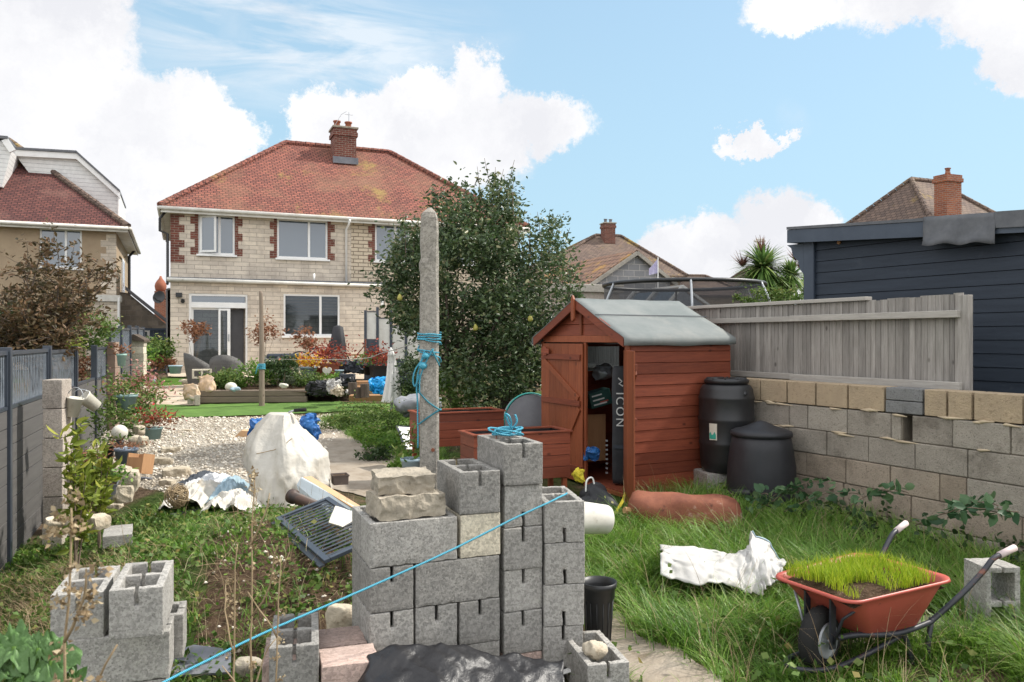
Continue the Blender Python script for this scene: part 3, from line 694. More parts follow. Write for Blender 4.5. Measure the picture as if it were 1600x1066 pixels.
def chimney(par, cx, cy, w, d, z0, z1, mat, pots=((-.2,0),(.2,0)), pr=.12, ph=.28, potmat=None, band=True):
    c = MB(); c.box(cx-w/2, cx+w/2, cy-d/2, cy+d/2, z0, z1-.3)
    c.box(cx-w/2-.05, cx+w/2+.05, cy-d/2-.05, cy+d/2+.05, z1-.3, z1-.15); c.box(cx-w/2-.02, cx+w/2+.02, cy-d/2-.02, cy+d/2+.02, z1-.15, z1-.02)
    o = c.build('chimney', mat, par)
    if band: MB().box(cx-w/2-.07, cx+w/2+.07, cy-d/2-.07, cy+d/2+.07, z1-.02, z1+.05).build('cap', m_stone, o, bevel=.01)
    for px, py in pots:
        MB().lathe([(pr*.95,0),(pr,ph*.1),(pr*.85,ph*.3),(pr*.85,ph*.8),(pr*1.1,ph*.85),(pr*1.1,ph),(pr*.8,ph)], 14, (cx+px, cy+py, z1+.05)).build('pot', potmat or m_brick_o, o, True)
    return o

def main_house():
    O = (-.4288*24.4, 24.4, .85); W_, D, H = 11.56, 7.5, 5.0
    t = thing('semi_detached_house', 'two storey cream stone house with red tiled hip roof, brick quoins and open patio doors', 'house', O, YAW)
    q = lambda px, py, yl=0: onplane(O, YAW, px, py, yl)
    UF = 2.93
    def rect(pxa, pxb, pya, pyb, yl=0): 
        (x0, z1), (x1, _) = q(pxa, pya, yl), q(pxb, pya, yl); z0 = q(pxa, pyb, yl)[1]; return [x0, x1, z0, z1]
    w1 = rect(310,367,334,397); w2 = rect(433,512,341,403); w3 = rect(586,640,349,408)
    E = -.35; XE = 6.7
    dr = rect(295,387,458,572,E); wl = rect(443,531,459,525,E); dr[2] = .02
    XS = 5.53
    wall_mb(XS, H, 0, .25, [tuple(w1), tuple(w2)], z0=0).build('wall', m_hstone, t)
    o = wall_mb(W_, H, 0, .25, [tuple(w3), (8.3,9.9,w3[2],w3[3])], x0=XS, z0=0).build('wall', m_hstone2, t)
    wb = MB(); wb.box(0, .25, .25, D, 0, H); wb.box(W_-.25, W_, .25, D, 0, H); wb.box(.25, W_-.25, D-.25, D, 0, H); wb.build('wall', m_hstone, t)
    wall_mb(XE, UF-.14, E, E+.25, [tuple(dr), tuple(wl)], z0=0).build('extension_wall', m_hstone, t)
    MB().box(XE-.2, XE, E+.25, -.003, 0, UF-.14).build('return_wall', m_hstone, t)
    # flat ledge roof over the extension
    MB().box(-.06, XE+.06, E-.10, -.003, UF-.13, UF-.04).build('fascia', m_whitedirty, t, bevel=.01)
    MB().box(-.07, XE+.07, E-.13, -.003, UF-.037, UF+.02).build('flat_roof', m_felt_dk, t)
    MB().tube([(-.1,E-.16,UF-.06),(XE+.1,E-.16,UF-.10)], .055, 10).build('gutter', m_whitedirty, t, True)
    # brick trim
    quoin(t, -.004, 1, 3.42, H-.1, w1=.25, w2=.40)
    for w, dz in ((w1,-.02), (w2,-.02), (w3,-.02)):
        quoin(t, w[0], -1, w[2]+dz, w[3], w1=.10, w2=.23); 
        if w is not w3: quoin(t, w[1], 1, w[2]+dz, w[3], w1=.10, w2=.23)
    (mx, _) = q(343,350); window(t, *w1, [mx], opener=(w1[0]+.06, mx-.04))
    (mx, _) = q(483,350); window(t, *w2, [mx])
    window(t, *w3, [(w3[0]+w3[1])/2+.1]); window(t, 8.3, 9.9, w3[2], w3[3], [9.1])
    (mx, _) = q(501,480,E); window(t, *wl, [mx], y=E+.06, blinds=True, glass=m_glass_clear)
    # patio doors
    d = thing('patio_door', None, None); d.parent = t; y = E+.08
    zt = q(300,475,E)[1]; xm = q(343,500,E)[0]; xo = q(354,500,E)[0]
    f = MB(); fw = .075; x0, x1, z0, z1 = dr
    for b in ((x0,x1,z0,z0+.05),(x0,x1,z1-fw,z1),(x0,x0+fw,z0+.05,z1-fw),(x1-fw*.8,x1,z0+.05,z1-fw),(x0+fw,x1-fw*.8,zt-.11,zt+.06)): f.box(b[0], b[1], y-.04, y+.05, b[2], b[3])
    f.build('frame', m_white, d, bevel=.004)
    MB().box(x0+fw, x1-fw, y, y+.015, zt+.06, z1-fw).build('pane', m_glass, d)
    s = MB(); a, b = x0+fw, xm+.05
    s.box(a, a+.06, y+.055, y+.085, z0+.05, zt-.11).box(b-.08, b, y+.055, y+.085, z0+.05, zt-.11).box(a+.06, b-.08, y+.055, y+.085, z0+.05, z0+.13); s.box(a+.06, b-.08, y+.055, y+.085, zt-.17, zt-.11)
    so_ = s.build('fixed_sash', m_white, d); MB().box(a+.06, b-.08, y+.062, y+.072, z0+.13, zt-.17).build('pane', m_glass_clear, so_)
    s = MB(); a, b = xm-.03, q(360,500,E)[0]
    s.box(a, a+.06, y-.075, y-.045, z0+.05, zt-.13).box(b-.09, b, y-.075, y-.045, z0+.05, zt-.13).box(a+.06, b-.09, y-.075, y-.045, z0+.05, z0+.12).box(a+.06, b-.09, y-.075, y-.045, zt-.19, zt-.13)
    s2 = s.build('sliding_sash', m_white, d); MB().box(a+.06, b-.09, y-.066, y-.056, z0+.12, zt-.19).build('pane', m_glass_clear, s2)
    MB().box(b-.07, b-.03, y-.10, y-.078, 1.0, 1.22).build('handle', m_steel, s2, bevel=.004)
    # rooms behind the glass
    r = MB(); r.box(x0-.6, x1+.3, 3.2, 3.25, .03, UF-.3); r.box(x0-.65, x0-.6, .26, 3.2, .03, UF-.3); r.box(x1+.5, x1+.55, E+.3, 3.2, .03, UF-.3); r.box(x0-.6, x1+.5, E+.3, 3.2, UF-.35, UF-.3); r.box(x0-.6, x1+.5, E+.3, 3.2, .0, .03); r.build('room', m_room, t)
    MB().box(x1-.62, x1-.1, E+.28, E+.36, .04, zt-.15).build('curtain', basic('charcoal_curtain', (.07,.07,.075), (.09,.09,.095), 2, .9, 0), t)
    mb = MB(); cx, cz = q(374,522,1.2); mb.tube([(cx+.42*math.cos(a*.2618)*.6, 1.2, cz+.5*math.sin(a*.2618)) for a in range(25)], .03, 6); mb.build('mirror', m_blackpl, t)
    MB().box(cx-.35, cx+.15, 1.2, 1.6, .1, .5).build('armchair', m_dkint, t, bevel=.03)
    MB().box(xm-.75, xm-.68, .5, .6, .04, zt-.15).build('curtain', m_canvas, t)
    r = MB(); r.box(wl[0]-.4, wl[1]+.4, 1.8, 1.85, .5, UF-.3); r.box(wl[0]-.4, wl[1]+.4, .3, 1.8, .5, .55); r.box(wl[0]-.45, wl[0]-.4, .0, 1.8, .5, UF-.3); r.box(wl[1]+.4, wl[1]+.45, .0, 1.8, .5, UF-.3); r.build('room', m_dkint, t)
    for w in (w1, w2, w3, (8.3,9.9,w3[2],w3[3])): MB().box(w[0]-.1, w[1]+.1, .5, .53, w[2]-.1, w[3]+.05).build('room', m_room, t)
    # soffit, fascia, gutter, downpipes
    so2 = MB().box(-.24, W_+.24, -.30, -.003, H-.05, H).box(-.24, -.003, -.003, D+.24, H-.05, H).box(W_+.003, W_+.24, -.003, D+.24, H-.05, H); so2.build('soffit', m_whitedirty, t)
    MB().box(-.27, W_+.27, -.33, -.303, H-.10, H+.06).box(-.27, -.243, -.303, D+.24, H-.10, H+.06).build('fascia', m_whitedirty, t)
    g = MB().tube([(-.31,-.38,H+.03),(W_+.31,-.38,H+.02)], .055, 10).tube([(-.32,-.36,H+.03),(-.32,D+.3,H+.03)], .055, 10); g.build('gutter', m_whitedirty, t, True)
    dx = q(541,420,-.06)[0]; MB().tube([(dx+.05,-.45,H-.02),(dx+.03,-.3,H-.18),(dx,-.07,H-.3),(dx,-.07,UF+.05)], .038, 8).build('downpipe', m_white, t, True)
    MB().tube([(-.12,.02,H+.0),(-.30,.02,H-.25),(-.30,.02,H-.62),(-.08,-.05,H-.72),(-.08,-.06,UF+.1),(-.08,E-.05,UF-.2)], .04, 8).build('downpipe', m_blackpl, t, True)
    px_, pz_ = q(491,440,E-.1); MB().tube([(px_,E-.06,UF+.25),(px_,E-.06,UF+.02)], .035, 8).build('vent_pipe', m_white, t, True)
    ra = hip_roof(W_, D, H+.08, 3.2, .30, m_tile, t, 3.85, 7.75)
    ch = chimney(t, 5.85, 3.1, .80, .80, H+2.2, 8.80, m_brick, ((-.22,.1),(.2,.1)), .13, .3, m_terra)
    MB().box(5.85-.46, 5.85+.46, 2.64, 2.69, H+2.48, H+2.72).build('lead_flashing', m_slate, ch)
    a = MB().tube([(6.05,3.1,9.1),(6.05,3.1,9.5)], .012, 5).tube([(5.9,3.1,9.4),(6.2,3.1,9.4)], .008, 4).tube([(5.5,3.0,8.9),(5.75,3.0,9.35),(5.95,3.05,9.5)], .008, 4); a.build('aerial', m_steel, ch)
    # fittings on the wall
    lx, lz = q(279,463,E); l = MB().box(lx-.08, lx+.10, E-.14, E-.02, lz-.03, lz+.1).tube([(lx+.12,E-.02,lz-.13),(lx+.12,E-.15,lz-.16)], .06, 10); l.build('security_light', m_blackpl, t, bevel=.005)
    lx, lz = q(597,474,E); MB().box(lx-.05, lx+.06, E-.08, E-.003, lz-.13, lz+.1).build('alarm_box', m_white, t, bevel=.01)
main_house()

def left_house():
    Y0 = 28.6; O = (-.4926*Y0-.30*.92, Y0+.30, .85); yw = R(23); D, H, W_ = 8.0, 5.0, 10.0
    t = thing('rendered_house', 'tan pebble dashed house with plum tiled roof and large white dormer, far left', 'house', O, yw)
    # front runs to the left of the corner (negative local x)
    q = lambda px, py, yl=0: onplane(O, yw, px, py, yl)
    wx0, wz1 = q(62,356); wx1, _ = q(128,356); wz0 = q(62,418)[1]
    wall_mb(-.0, H, 0, .25, [(wx0, wx1, wz0, wz1)], x0=-W_).build('wall', m_render, t)
    MB().box(-.25, 0, .25, D, 0, H).box(-W_, -W_+.25, .25, D, 0, H).box(-W_+.25, -.25, D-.25, D, 0, H).build('wall', m_render, t)
    window(t, wx0, wx1, wz0, wz1, [(wx0+wx1)/2+.15]); MB().box(wx0-.1, wx1+.1, .6, .63, wz0-.1, wz1).build('room', m_room, t)
    a, b = q(0,500), q(60,560)
    window(t, a[0]-1.2, b[0]-.4, .9, 2.1, [(a[0]+b[0])/2-.8], y=-.07)
    # pale quoin stones at the corner
    q_ = MB(); z = 2.0; i = 0
    while z < 4.8: q_.box(-(.32 if i % 2 else .5), .006, -.012, .06, z, z+.235); z += .24; i += 1
    q_.build('quoin', m_hstone, t)
    MB().box(-W_, .4, -.41, -.38, H-.08, H+.08).box(.383, .41, -.38, D+.4, H-.08, H+.08).build('fascia', m_whitedirty, t)
    MB().box(-W_, .38, -.38, -.003, H-.05, H).box(.003, .38, -.003, D+.38, H-.05, H).build('soffit', m_whitedirty, t)
    MB().tube([(-W_,-.47,H+.05),(.42,-.47,H+.05)], .065, 10).tube([(.47,-.42,H+.05),(.47,D+.4,H+.05)], .065, 10).build('gutter', m_whitedirty, t, True)
    # roof with its hip at the right-hand end
    z = H+.1; rise = 3.7; ov = .42; x1 = ov; x0 = -W_
    mb = MB(); A = [(x0,-ov,z),(x1,-ov,z),(x1,D+ov,z),(x0,D+ov,z),(-4.0,D/2,z+rise),(x0,D/2,z+rise)]
    mb.add(A+[(x0,-ov,z-.1),(x1,-ov,z-.1),(x1,D+ov,z-.1),(x0,D+ov,z-.1)], [(0,1,4,5),(1,2,4),(2,3,5,4),(0,6,7,1),(1,7,8,2),(6,9,8,7),(2,8,9,3)])
    rf = mb.build('roof', m_tile_dk, t)
    rg = MB(); p, r_ = Vector(A[1])+Vector((0,0,.03)), Vector(A[4])+Vector((0,0,.03))
    for i in range(16): rg.tube([p+(r_-p)*(i/16), p+(r_-p)*((i+.97)/16)], [.12, .11], 8)
    rg.build('ridge_tiles', m_tile_br, rf)
    dy = 2.2
    # side dormer, white boarded cheek facing the garden
    P = [(30,250),(22,237),(120,242),(187,303),(186,356),(110,356)]
    pl = [q(px, py, dy) for px, py in P]
    d = MB().prism(pl, dy, dy+4.0).build('dormer', m_clad, t)
    top = [q(*p, dy) for p in ((8,235),(120,241),(188,302))]; tr = MB(); tr2 = MB()
    for i in range(2):
        (xa, za), (xb, zb) = top[i], top[i+1]
        n_ = Vector((zb-za, 0, -(xb-xa))).normalized()*-1
        if n_.z < 0: n_ = -n_
        e = n_*.1
        tr.add([(xa, dy-.18, za-.22),(xb, dy-.18, zb-.22),(xb, dy-.18, zb),(xa, dy-.18, za),(xa, dy-.004, za-.22),(xb, dy-.004, zb-.22),(xb, dy-.004, zb),(xa, dy-.004, za)], [(0,1,2,3),(4,7,6,5),(0,4,5,1),(3,2,6,7),(0,3,7,4),(1,5,6,2)])
        tr2.add([(xa, dy-.24, za+.004),(xb, dy-.24, zb+.004),(xb, dy-.24, zb+.09),(xa, dy-.24, za+.09),(xa, dy+4.1, za+.004),(xb, dy+4.1, zb+.004),(xb, dy+4.1, zb+.09),(xa, dy+4.1, za+.09)], [(0,1,2,3),(4,7,6,5),(0,4,5,1),(3,2,6,7),(0,3,7,4),(1,5,6,2)])
    tr.build('bargeboard', m_white, d); tr2.build('dormer_roof', m_felt_dk, d)
    x_, z_ = q(183,345,dy); xg, zg = q(187,303,dy); MB().tube([(xg-.02,dy-.1,zg-.1),(x_+.03,dy-.1,z_)], .04, 8).build('downpipe', m_white, d)
    P = [(-60,212),(6,221),(18,235),(3,292),(-60,292)]; pl = [q(px, py, 1.0) for px, py in P]
    d2 = MB().prism(pl, 1.0, 3.6).build('dormer', m_clad, t)
    (xa, za), (xb, zb) = q(-60,208,1.0), q(8,219,1.0); MB().box(xa, xb+.1, .85, 3.8, zb+.02, zb+.12).build('dormer_roof', m_felt_dk, d2)
    (xc, zc) = q(18,235,1.0); MB().bar((xb,.93,zb),(xc+.05,.93,zc-.05), .1, .22).build('bargeboard', m_white, d2)
    # window and pipe on the right-hand side
    s0, zt = onplane_x(O, yw, 183.5, 392); 
    MB().box(.003, .05, 3.0, 4.5, 2.9, 4.3).build('window_frame', m_white, t); MB().box(.053, .06, 3.1, 3.7, 3.0, 4.2).box(.053, .06, 3.8, 4.4, 3.0, 4.2).build('pane', m_glass, t)
    MB().tube([(.35,6.6,H),(.12,6.6,H-.3),(.12,6.6,0)], .06, 8).build('downpipe', m_blackpl, t)
    # small lean-to with a lead roof against the corner
    a = q(145,460,-.9); b = q(176,455,-.9)
    MB().box(a[0]-.2, b[0]+.15, -.9, -.005, 0, a[1]-.25).build('porch', m_hstone, t); MB().box(a[0]-.3, b[0]+.25, -1.0, -.005, a[1]-.24, a[1]-.02).build('porch_roof', m_whitedirty, t)
    MB().tube([(b[0]+.2,-.97,a[1]-.1),(b[0]+.2,-.97,.3)], .045, 8).build('downpipe', m_white, t)
left_house()

def between_houses():
    O = (-.478*31, 31, .85)
    t = thing('stone_outbuilding', 'grubby stone outbuilding with a sloping slate roof between the two houses', 'outbuilding', O, YAW)
    q = lambda px, py, yl=0: onplane(O, YAW, px, py, yl)
    P = [(176,455),(200,458),(261,508),(262,560),(176,560)]; pl = [q(*p) for p in P]
    MB().prism(pl, 0, 5).build('wall', m_grubby, t)
    v = MB(); (xa, za), (xb, zb) = q(196,453), q(264,507)
    v.add([(xa,-.15,za),(xb,-.15,zb),(xb,-.15,zb+.14),(xa,-.15,za+.14),(xa,5.1,za),(xb,5.1,zb),(xb,5.1,zb+.14),(xa,5.1,za+.14)], [(0,1,2,3),(4,7,6,5),(0,4,5,1),(3,2,6,7),(0,3,7,4),(1,5,6,2)])
    v.build('roof', m_slate, t)
    x0, z1 = q(204,515,-.05); x1, z0 = q(234,530,-.05); window(t, x0, x1, z0, z1, [(x0+x1)/2], y=-.045, sill=False, fw=.09)
    # navy boarded gate and fence
    O2 = at(204, 600, 26.5); O2 = (O2[0], 26.5, .84)
    f = thing('navy_board_gate', 'dark navy boarded gate closing the gap beside the house', 'gate', O2, YAW)
    x1, zt = onplane(O2, YAW, 262, 513); x2, _ = onplane(O2, YAW, 234, 513)
    b = MB(); x = x2
    while x < x1-.02: b.box(x, min(x+.11, x1), 0, .03, 0, zt, rnd.random()); x += .114
    b.build('boards', m_navy, f); x = -.1; b = MB()
    while x < x2-.02: b.box(x, min(x+.11, x2), 0, .03, 0, zt*.62, rnd.random()); x += .114
    b.build('boards', m_navy, f); MB().box(-.1, x1, -.05, -.003, zt-.08, zt).build('top_rail', m_navy, f)
    # red brick stack and roof far behind
    O3 = at(212, 530, 46); O3 = (O3[0], 46, .8)
    h = thing('distant_house', 'far off house seen in the gap, orange brick chimney stack and low brown roof', 'house', O3, YAW)
    MB().box(-1, 5, 0, 6, 0, 1.7).build('wall', m_render, h); hip_roof(5.5, 6, 1.7, 1.0, .3, m_tile_br, h, 2, 3.5)
    cx, cz = onplane(O3, YAW, 251, 442, .5); c = MB().box(cx-.33, cx+.33, .2, .9, .5, cz-.5).build('chimney', m_brick_o, h)
    MB().lathe([(.25,0),(.30,.1),(.33,.3),(.30,.45),(.22,.6),(.1,.75),(.05,.9)], 14, (cx, .55, cz-.5)).build('pot', m_terra, c, True)
    # satellite dish on the house corner
    p = at(250, 465, 25.2); d = thing('satellite_dish', 'dark satellite dish on the left corner of the stone house', 'satellite dish', p, R(-12))
    M = Matrix.Rotation(R(80), 4, 'X')
    MB().lathe([(.001,0),(.10,.015),(.19,.05),(.20,.058),(.19,.055),(.10,.025),(.001,.01)], 22, sx=1.1, M=M).build('dish', m_blackpl, d, True)
    MB().tube([(0,0,-.1),(.05,-.2,-.12),(.02,-.33,.0)], .015, 6).tube([(0,.02,0),(.28,.1,-.1),(.42,.1,-.1)], .02, 6).build('arm', m_blackpl, d, True)
between_houses()

def right_background():
    # hipped house beyond
    Y = 46; O = at(838, 530, Y); O = (O[0], Y, .9); e = 3.9+1.92-.9
    t = thing('hip_roofed_house', 'distant house with brown mossy pyramid roof and small brick chimney', 'house', O, R(14))
    x1, ze = onplane(O, R(14), 1062, 432)
    W_ = x1; MB().box(0, W_, 0, 8, 0, ze).build('wall', m_render, t)
    ra, zr = onplane(O, R(14), 931, 368, 4); rb, _ = onplane(O, R(14), 970, 369, 4)
    hip_roof(W_, 8, ze, zr-ze, .35, m_tile_br, t, ra, rb); MB().box(-.37, W_+.37, -.4, -.36, ze-.25, ze-.11).build('fascia', m_white, t)
    ca, cz = onplane(O, R(14), 950, 350, 3.4); chimney(t, ca, 3.4, .72, .7, zr-.6, cz, m_brick, ((-.17,0),(.17,0)), .11, .25, m_slate)
    # block gable garage
    Y = 28; G = at(922, 530, Y); G = (G[0], Y, .8)
    g = thing('block_garage', 'grey blockwork garage gable with mossy tan tiled roof behind the tree', 'garage', G, YAW)
    q = lambda px, py: onplane(G, YAW, px, py)
    A, B, T = q(920,446), q(1047,440), q(994,396)
    T = ((A[0]+B[0])/2+.2, T[1])
    MB().prism([(A[0],0),(B[0],0),B,T,A], 0, .22).box(A[0], A[0]+.2, .22, 7, 0, A[1]).box(B[0]-.2, B[0], .22, 7, 0, A[1]).build('wall', m_gblock, g)
    r = MB(); e_ = .12
    for (p, s) in ((A,-1),(B,1)):
        d = Vector((p[0]-T[0], 0, p[1]-T[1])).normalized()*.25
        a = (p[0]+d.x, p[1]+d.z)
        r.add([(T[0],-e_,T[1]+.03),(a[0],-e_,a[1]+.03),(a[0],-e_,a[1]+.12),(T[0],-e_,T[1]+.12),(T[0],7.2,T[1]+.03),(a[0],7.2,a[1]+.03),(a[0],7.2,a[1]+.12),(T[0],7.2,T[1]+.12)], [(0,1,2,3),(4,7,6,5),(0,4,5,1),(3,2,6,7),(0,3,7,4),(1,5,6,2)])
    r.build('roof', m_tile_tan, g)
    vg = MB()
    for p in (A, B): 
        d = Vector((p[0]-T[0], 0, p[1]-T[1])).normalized()*.25
        vg.bar((T[0],-.16,T[1]+.0),(p[0]+d.x,-.16,p[1]+d.z-.0), .05, .13)
    vg.build('verge', m_post, g)
    # flat roofed low building in front of it
    L0 = at(868, 530, 24.5); L0 = (L0[0], 24.5, .8)
    w = thing('flat_roofed_store', 'low grey concrete store with mossy flat roof edge right of the tree', 'store', L0, YAW)
    x1, zt = onplane(L0, YAW, 968, 446); MB().box(0, x1, 0, 4, 0, zt-.25).build('wall', m_pillar, w); MB().box(-.1, x1+.1, -.12, 4.1, zt-.247, zt).build('roof', m_post, w, bevel=.02)
    # low roofs seen through the trampoline net
    for (pxa, pxb, pya, Yb, rise, m, lab) in ((1060,1165,470,52,1.5,m_tile_br,'low brown roofed bungalow far beyond the trampoline'), (1165,1240,458,60,1.8,m_tile_br,'distant brown gable roofed house behind the palms')):
        Ob = at(pxa, 530, Yb); Ob = (Ob[0], Yb, .8); b = thing('bungalow', lab, 'house', Ob, R(8))
        x1, ze = onplane(Ob, R(8), pxb, pya-8); MB().box(0, x1, 0, 6, 0, ze).build('wall', m_render, b); hip_roof(x1, 6, ze, rise, .3, m, b, 1.6, x1-1.6)
    # glazed greenhouse roof
    Og = at(1050, 530, 21); Og = (Og[0], 21, .8); gh = thing('greenhouse', 'white framed greenhouse behind the trampoline net', 'greenhouse', Og, YAW)
    A, B, T = onplane(Og, YAW, 1030, 490), onplane(Og, YAW, 1120, 486), onplane(Og, YAW, 1066, 447)
    fr = MB()
    for y in (0, 1.2, 2.4):
        fr.bar((A[0],y,A[1]),(T[0],y,T[1]), .05, .07).bar((T[0],y,T[1]),(B[0],y,B[1]), .05, .07).bar((A[0],y,0),(A[0],y,A[1]), .05, .05, up=(0,1,0)).bar((B[0],y,0),(B[0],y,B[1]), .05, .05, up=(0,1,0))
    for p in (A, B, T): fr.bar((p[0],0,p[1]),(p[0],2.4,p[1]), .05, .05)
    fr.build('frame', m_white, gh)
    MB().prism([(A[0]+.03,0),(B[0]-.03,0),(B[0]-.03,B[1]-.05),(T[0],T[1]-.05),(A[0]+.03,A[1]-.05)], .05, 2.35).build('panes', m_glass, gh)
    # street lamp
    P = at(1185, 375, 36); s = thing('street_lamp', 'thin grey street lamp rising behind the palms', 'street lamp', (P[0], 36, .8)); h = P[2]-.8
    MB().tube([(0,0,0),(0,0,h*.5),(0,0,h-.1)], [.09,.07,.05], 8).build('pole', m_steel, s, True)
    MB().box(-.18, .30, -.1, .1, h-.1, h).box(-.1, .25, -.08, .08, h+.001, h+.06).build('lamp_head', m_whitedirty, s, bevel=.02)
    # flag
    P = at(1028, 435, 24); fl = thing('flag', 'small faded purple and white flag on a thin pole by the garage roof', 'flag', (P[0], 24, 1.5)); h = at(1028,402,24)[2]-1.5
    MB().tube([(0,0,0),(0,0,h)], .015, 6).build('pole', m_white, fl); f = MB()
    n = 6
    for i in range(n+1):
        x = -.26*i/n; f.v += [(x, .05*math.sin(i*1.3), h-.05-.30*i/n), (x, .05*math.sin(i*1.3+.4), h-.48-.06*i/n)]; f.c += [.5]*2
    f.f = [(2*i, 2*i+1, 2*i+3, 2*i+2) for i in range(n)]
    o = f.build('cloth', basic('faded_purple_cloth', (.55,.52,.62), (.36,.33,.50), 3, .8, 0), fl); mm = o.modifiers.new('s', 'SOLIDIFY'); mm.thickness = .004
    # two storey neighbour behind the navy cabin
    Y = 30; O = at(1458, 530, Y); O = (O[0], Y, .9); t = thing('brown_roofed_house', 'house with tall brown hip roof behind the navy cabin', 'house', O, YAW)
    q = lambda px, py, yl=0: onplane(O, YAW, px, py, yl)
    ze = q(1458,352)[1]; x1 = 5.0; D = 5.3
    MB().box(.35, x1-.35, .35, D-.3, 0, ze).build('wall', m_render, t)
    ra, zr = q(1424,281,D/2); rb = ra+1.3; hip_roof(x1, D, ze, zr-ze, .1, m_tile_br, t, ra, rb)
    ca, cz = q(1490,272,-.15); ca2 = q(1479,300,-.15)[0]; w = (q(1502,300,-.15)[0]-ca2)
    chimney(t, ca, .1, w, .55, 0, cz, m_brick_o, ((0,0),), .1, .22, m_brick_o, band=False)
    ca, cz = q(1550,334,-.6); MB().box(ca-.35, ca+.35, -.9, -.4, 0, cz).build('low_chimney', m_brick_o, t)
right_background()

# ---------------------------------------------------------------- navy log cabin
WD = Vector((-.53, 1, 0)).normalized()      # direction of the boundary wall going away
def wx(y): return 6.85-.53*y                # boundary wall face
def cabin():
    P0 = Vector((3.475, 9.2, 0)); d = Vector((1.155, -2.0, 0)).normalized(); yw = math.atan2(d.y, d.x)
    O = (P0.x, P0.y, .25); t = thing('navy_cabin', 'dark navy boarded garden cabin with felt flap hanging off its roof edge', 'cabin', O, yw)
    q = lambda px, py, yl=0: onplane(O, yw, px, py, yl)
    L_ = 4.6; D = 3.2; bw = .128; b = MB(); zt = q(1290,374)[1]; z = .0; 
    while z < zt-.01:
        z1 = min(z+bw, zt)
        b.prism([(z, 0)], 0, 0) if False else None
        vs = [(.0,-.0,z),(L_,-.0,z),(L_,-.0,z1-.012),(0,-.0,z1-.012),(0,.012,z1),(L_,.012,z1)]
        b.add([(0,-.012,z),(L_,-.012,z),(L_,-.004,z1-.006),(0,-.004,z1-.006),(0,.02,z1),(L_,.02,z1),(0,.04,z),(L_,.04,z)], [(0,1,2,3),(3,2,5,4),(0,6,7,1),(6,4,5,7),(0,3,4,6),(1,7,5,2)], rnd.random())
        z += bw
    b.build('boards', m_navy, t)
    MB().box(.0, L_, .045, D, 0, zt-.05).build('wall', m_navy, t)
    MB().box(-.09, .05, -.05, -.014, 0, zt).box(-.09, -.003, -.014, .12, 0, zt).build('corner_post', m_navy_lt, t, bevel=.003)
    x0, za = q(1233,360,-.12); xa, _ = q(1445,350,-.12); zb = q(1445,347,-.12)[1]; zc = q(1233,373,-.12)[1]; x1 = L_+.3; sl = (zb-za)/(xa-x0)
    def slab(xa_, xb_, y0, y1, h0, h1):
        za_, zb_ = za+sl*(xa_-x0), za+sl*(xb_-x0); return MB().prism([(xa_,za_+h0),(xb_,zb_+h0),(xb_,zb_+h1),(xa_,za_+h1)], y0, y1)
    slab(x0, x1, -.155, -.125, -.15, .0).build('fascia', m_navy_lt, t)
    slab(x0, x0+.03, -.12, D, -.15, .0).build('fascia', m_navy_lt, t)
    slab(x0, x1, -.165, D+.1, .004, .035).build('roof', m_felt_dk, t)
    # corbel under the overhang
    zc_ = zt-.02; MB().prism([(-.09,zc_-.36),(-.14,zc_-.30),(-.17,zc_-.2),(-.24,zc_-.14),(-.27,zc_-.04),(-.33,zc_),(-.09,zc_)], -.05, .0).build('corbel', m_navy_lt, t)
    m = MB(); (vx, vz) = q(1310,379,-.03); m.tube([(vx,-.03,vz),(vx,-.012,vz)], .022, 14); m.build('vent_cover', m_pine, t)
    # hanging felt, slightly curled
    (fa, _), (fb, _) = q(1443,350,-.17), q(1556,345,-.17); g = MB(); n, k = 16, 6
    zlo = za+sl*(fa-x0)-.235
    for i in range(n+1):
        x = fa+(fb-fa)*i/n
        for j in range(k+1):
            s = j/k; z = (za+sl*(x-x0)+.045)*(1-s)+(za+sl*(x-x0)-.235-.012*math.sin(i*.9))*s
            g.v.append((x, -.172-.03*s*s-.012*math.sin(i*.7+j)*s, z)); g.c.append(.5)
    g.f = [(i*(k+1)+j, (i+1)*(k+1)+j, (i+1)*(k+1)+j+1, i*(k+1)+j+1) for i in range(n) for j in range(k)]
    o = g.build('felt_flap', m_felt_dk, t, True); o.modifiers.new('s', 'SOLIDIFY').thickness = .004
    slab(fb-.01, x1, -.175, -.158, -.10, .05).build('felt_edge', m_felt_dk, t)
cabin()

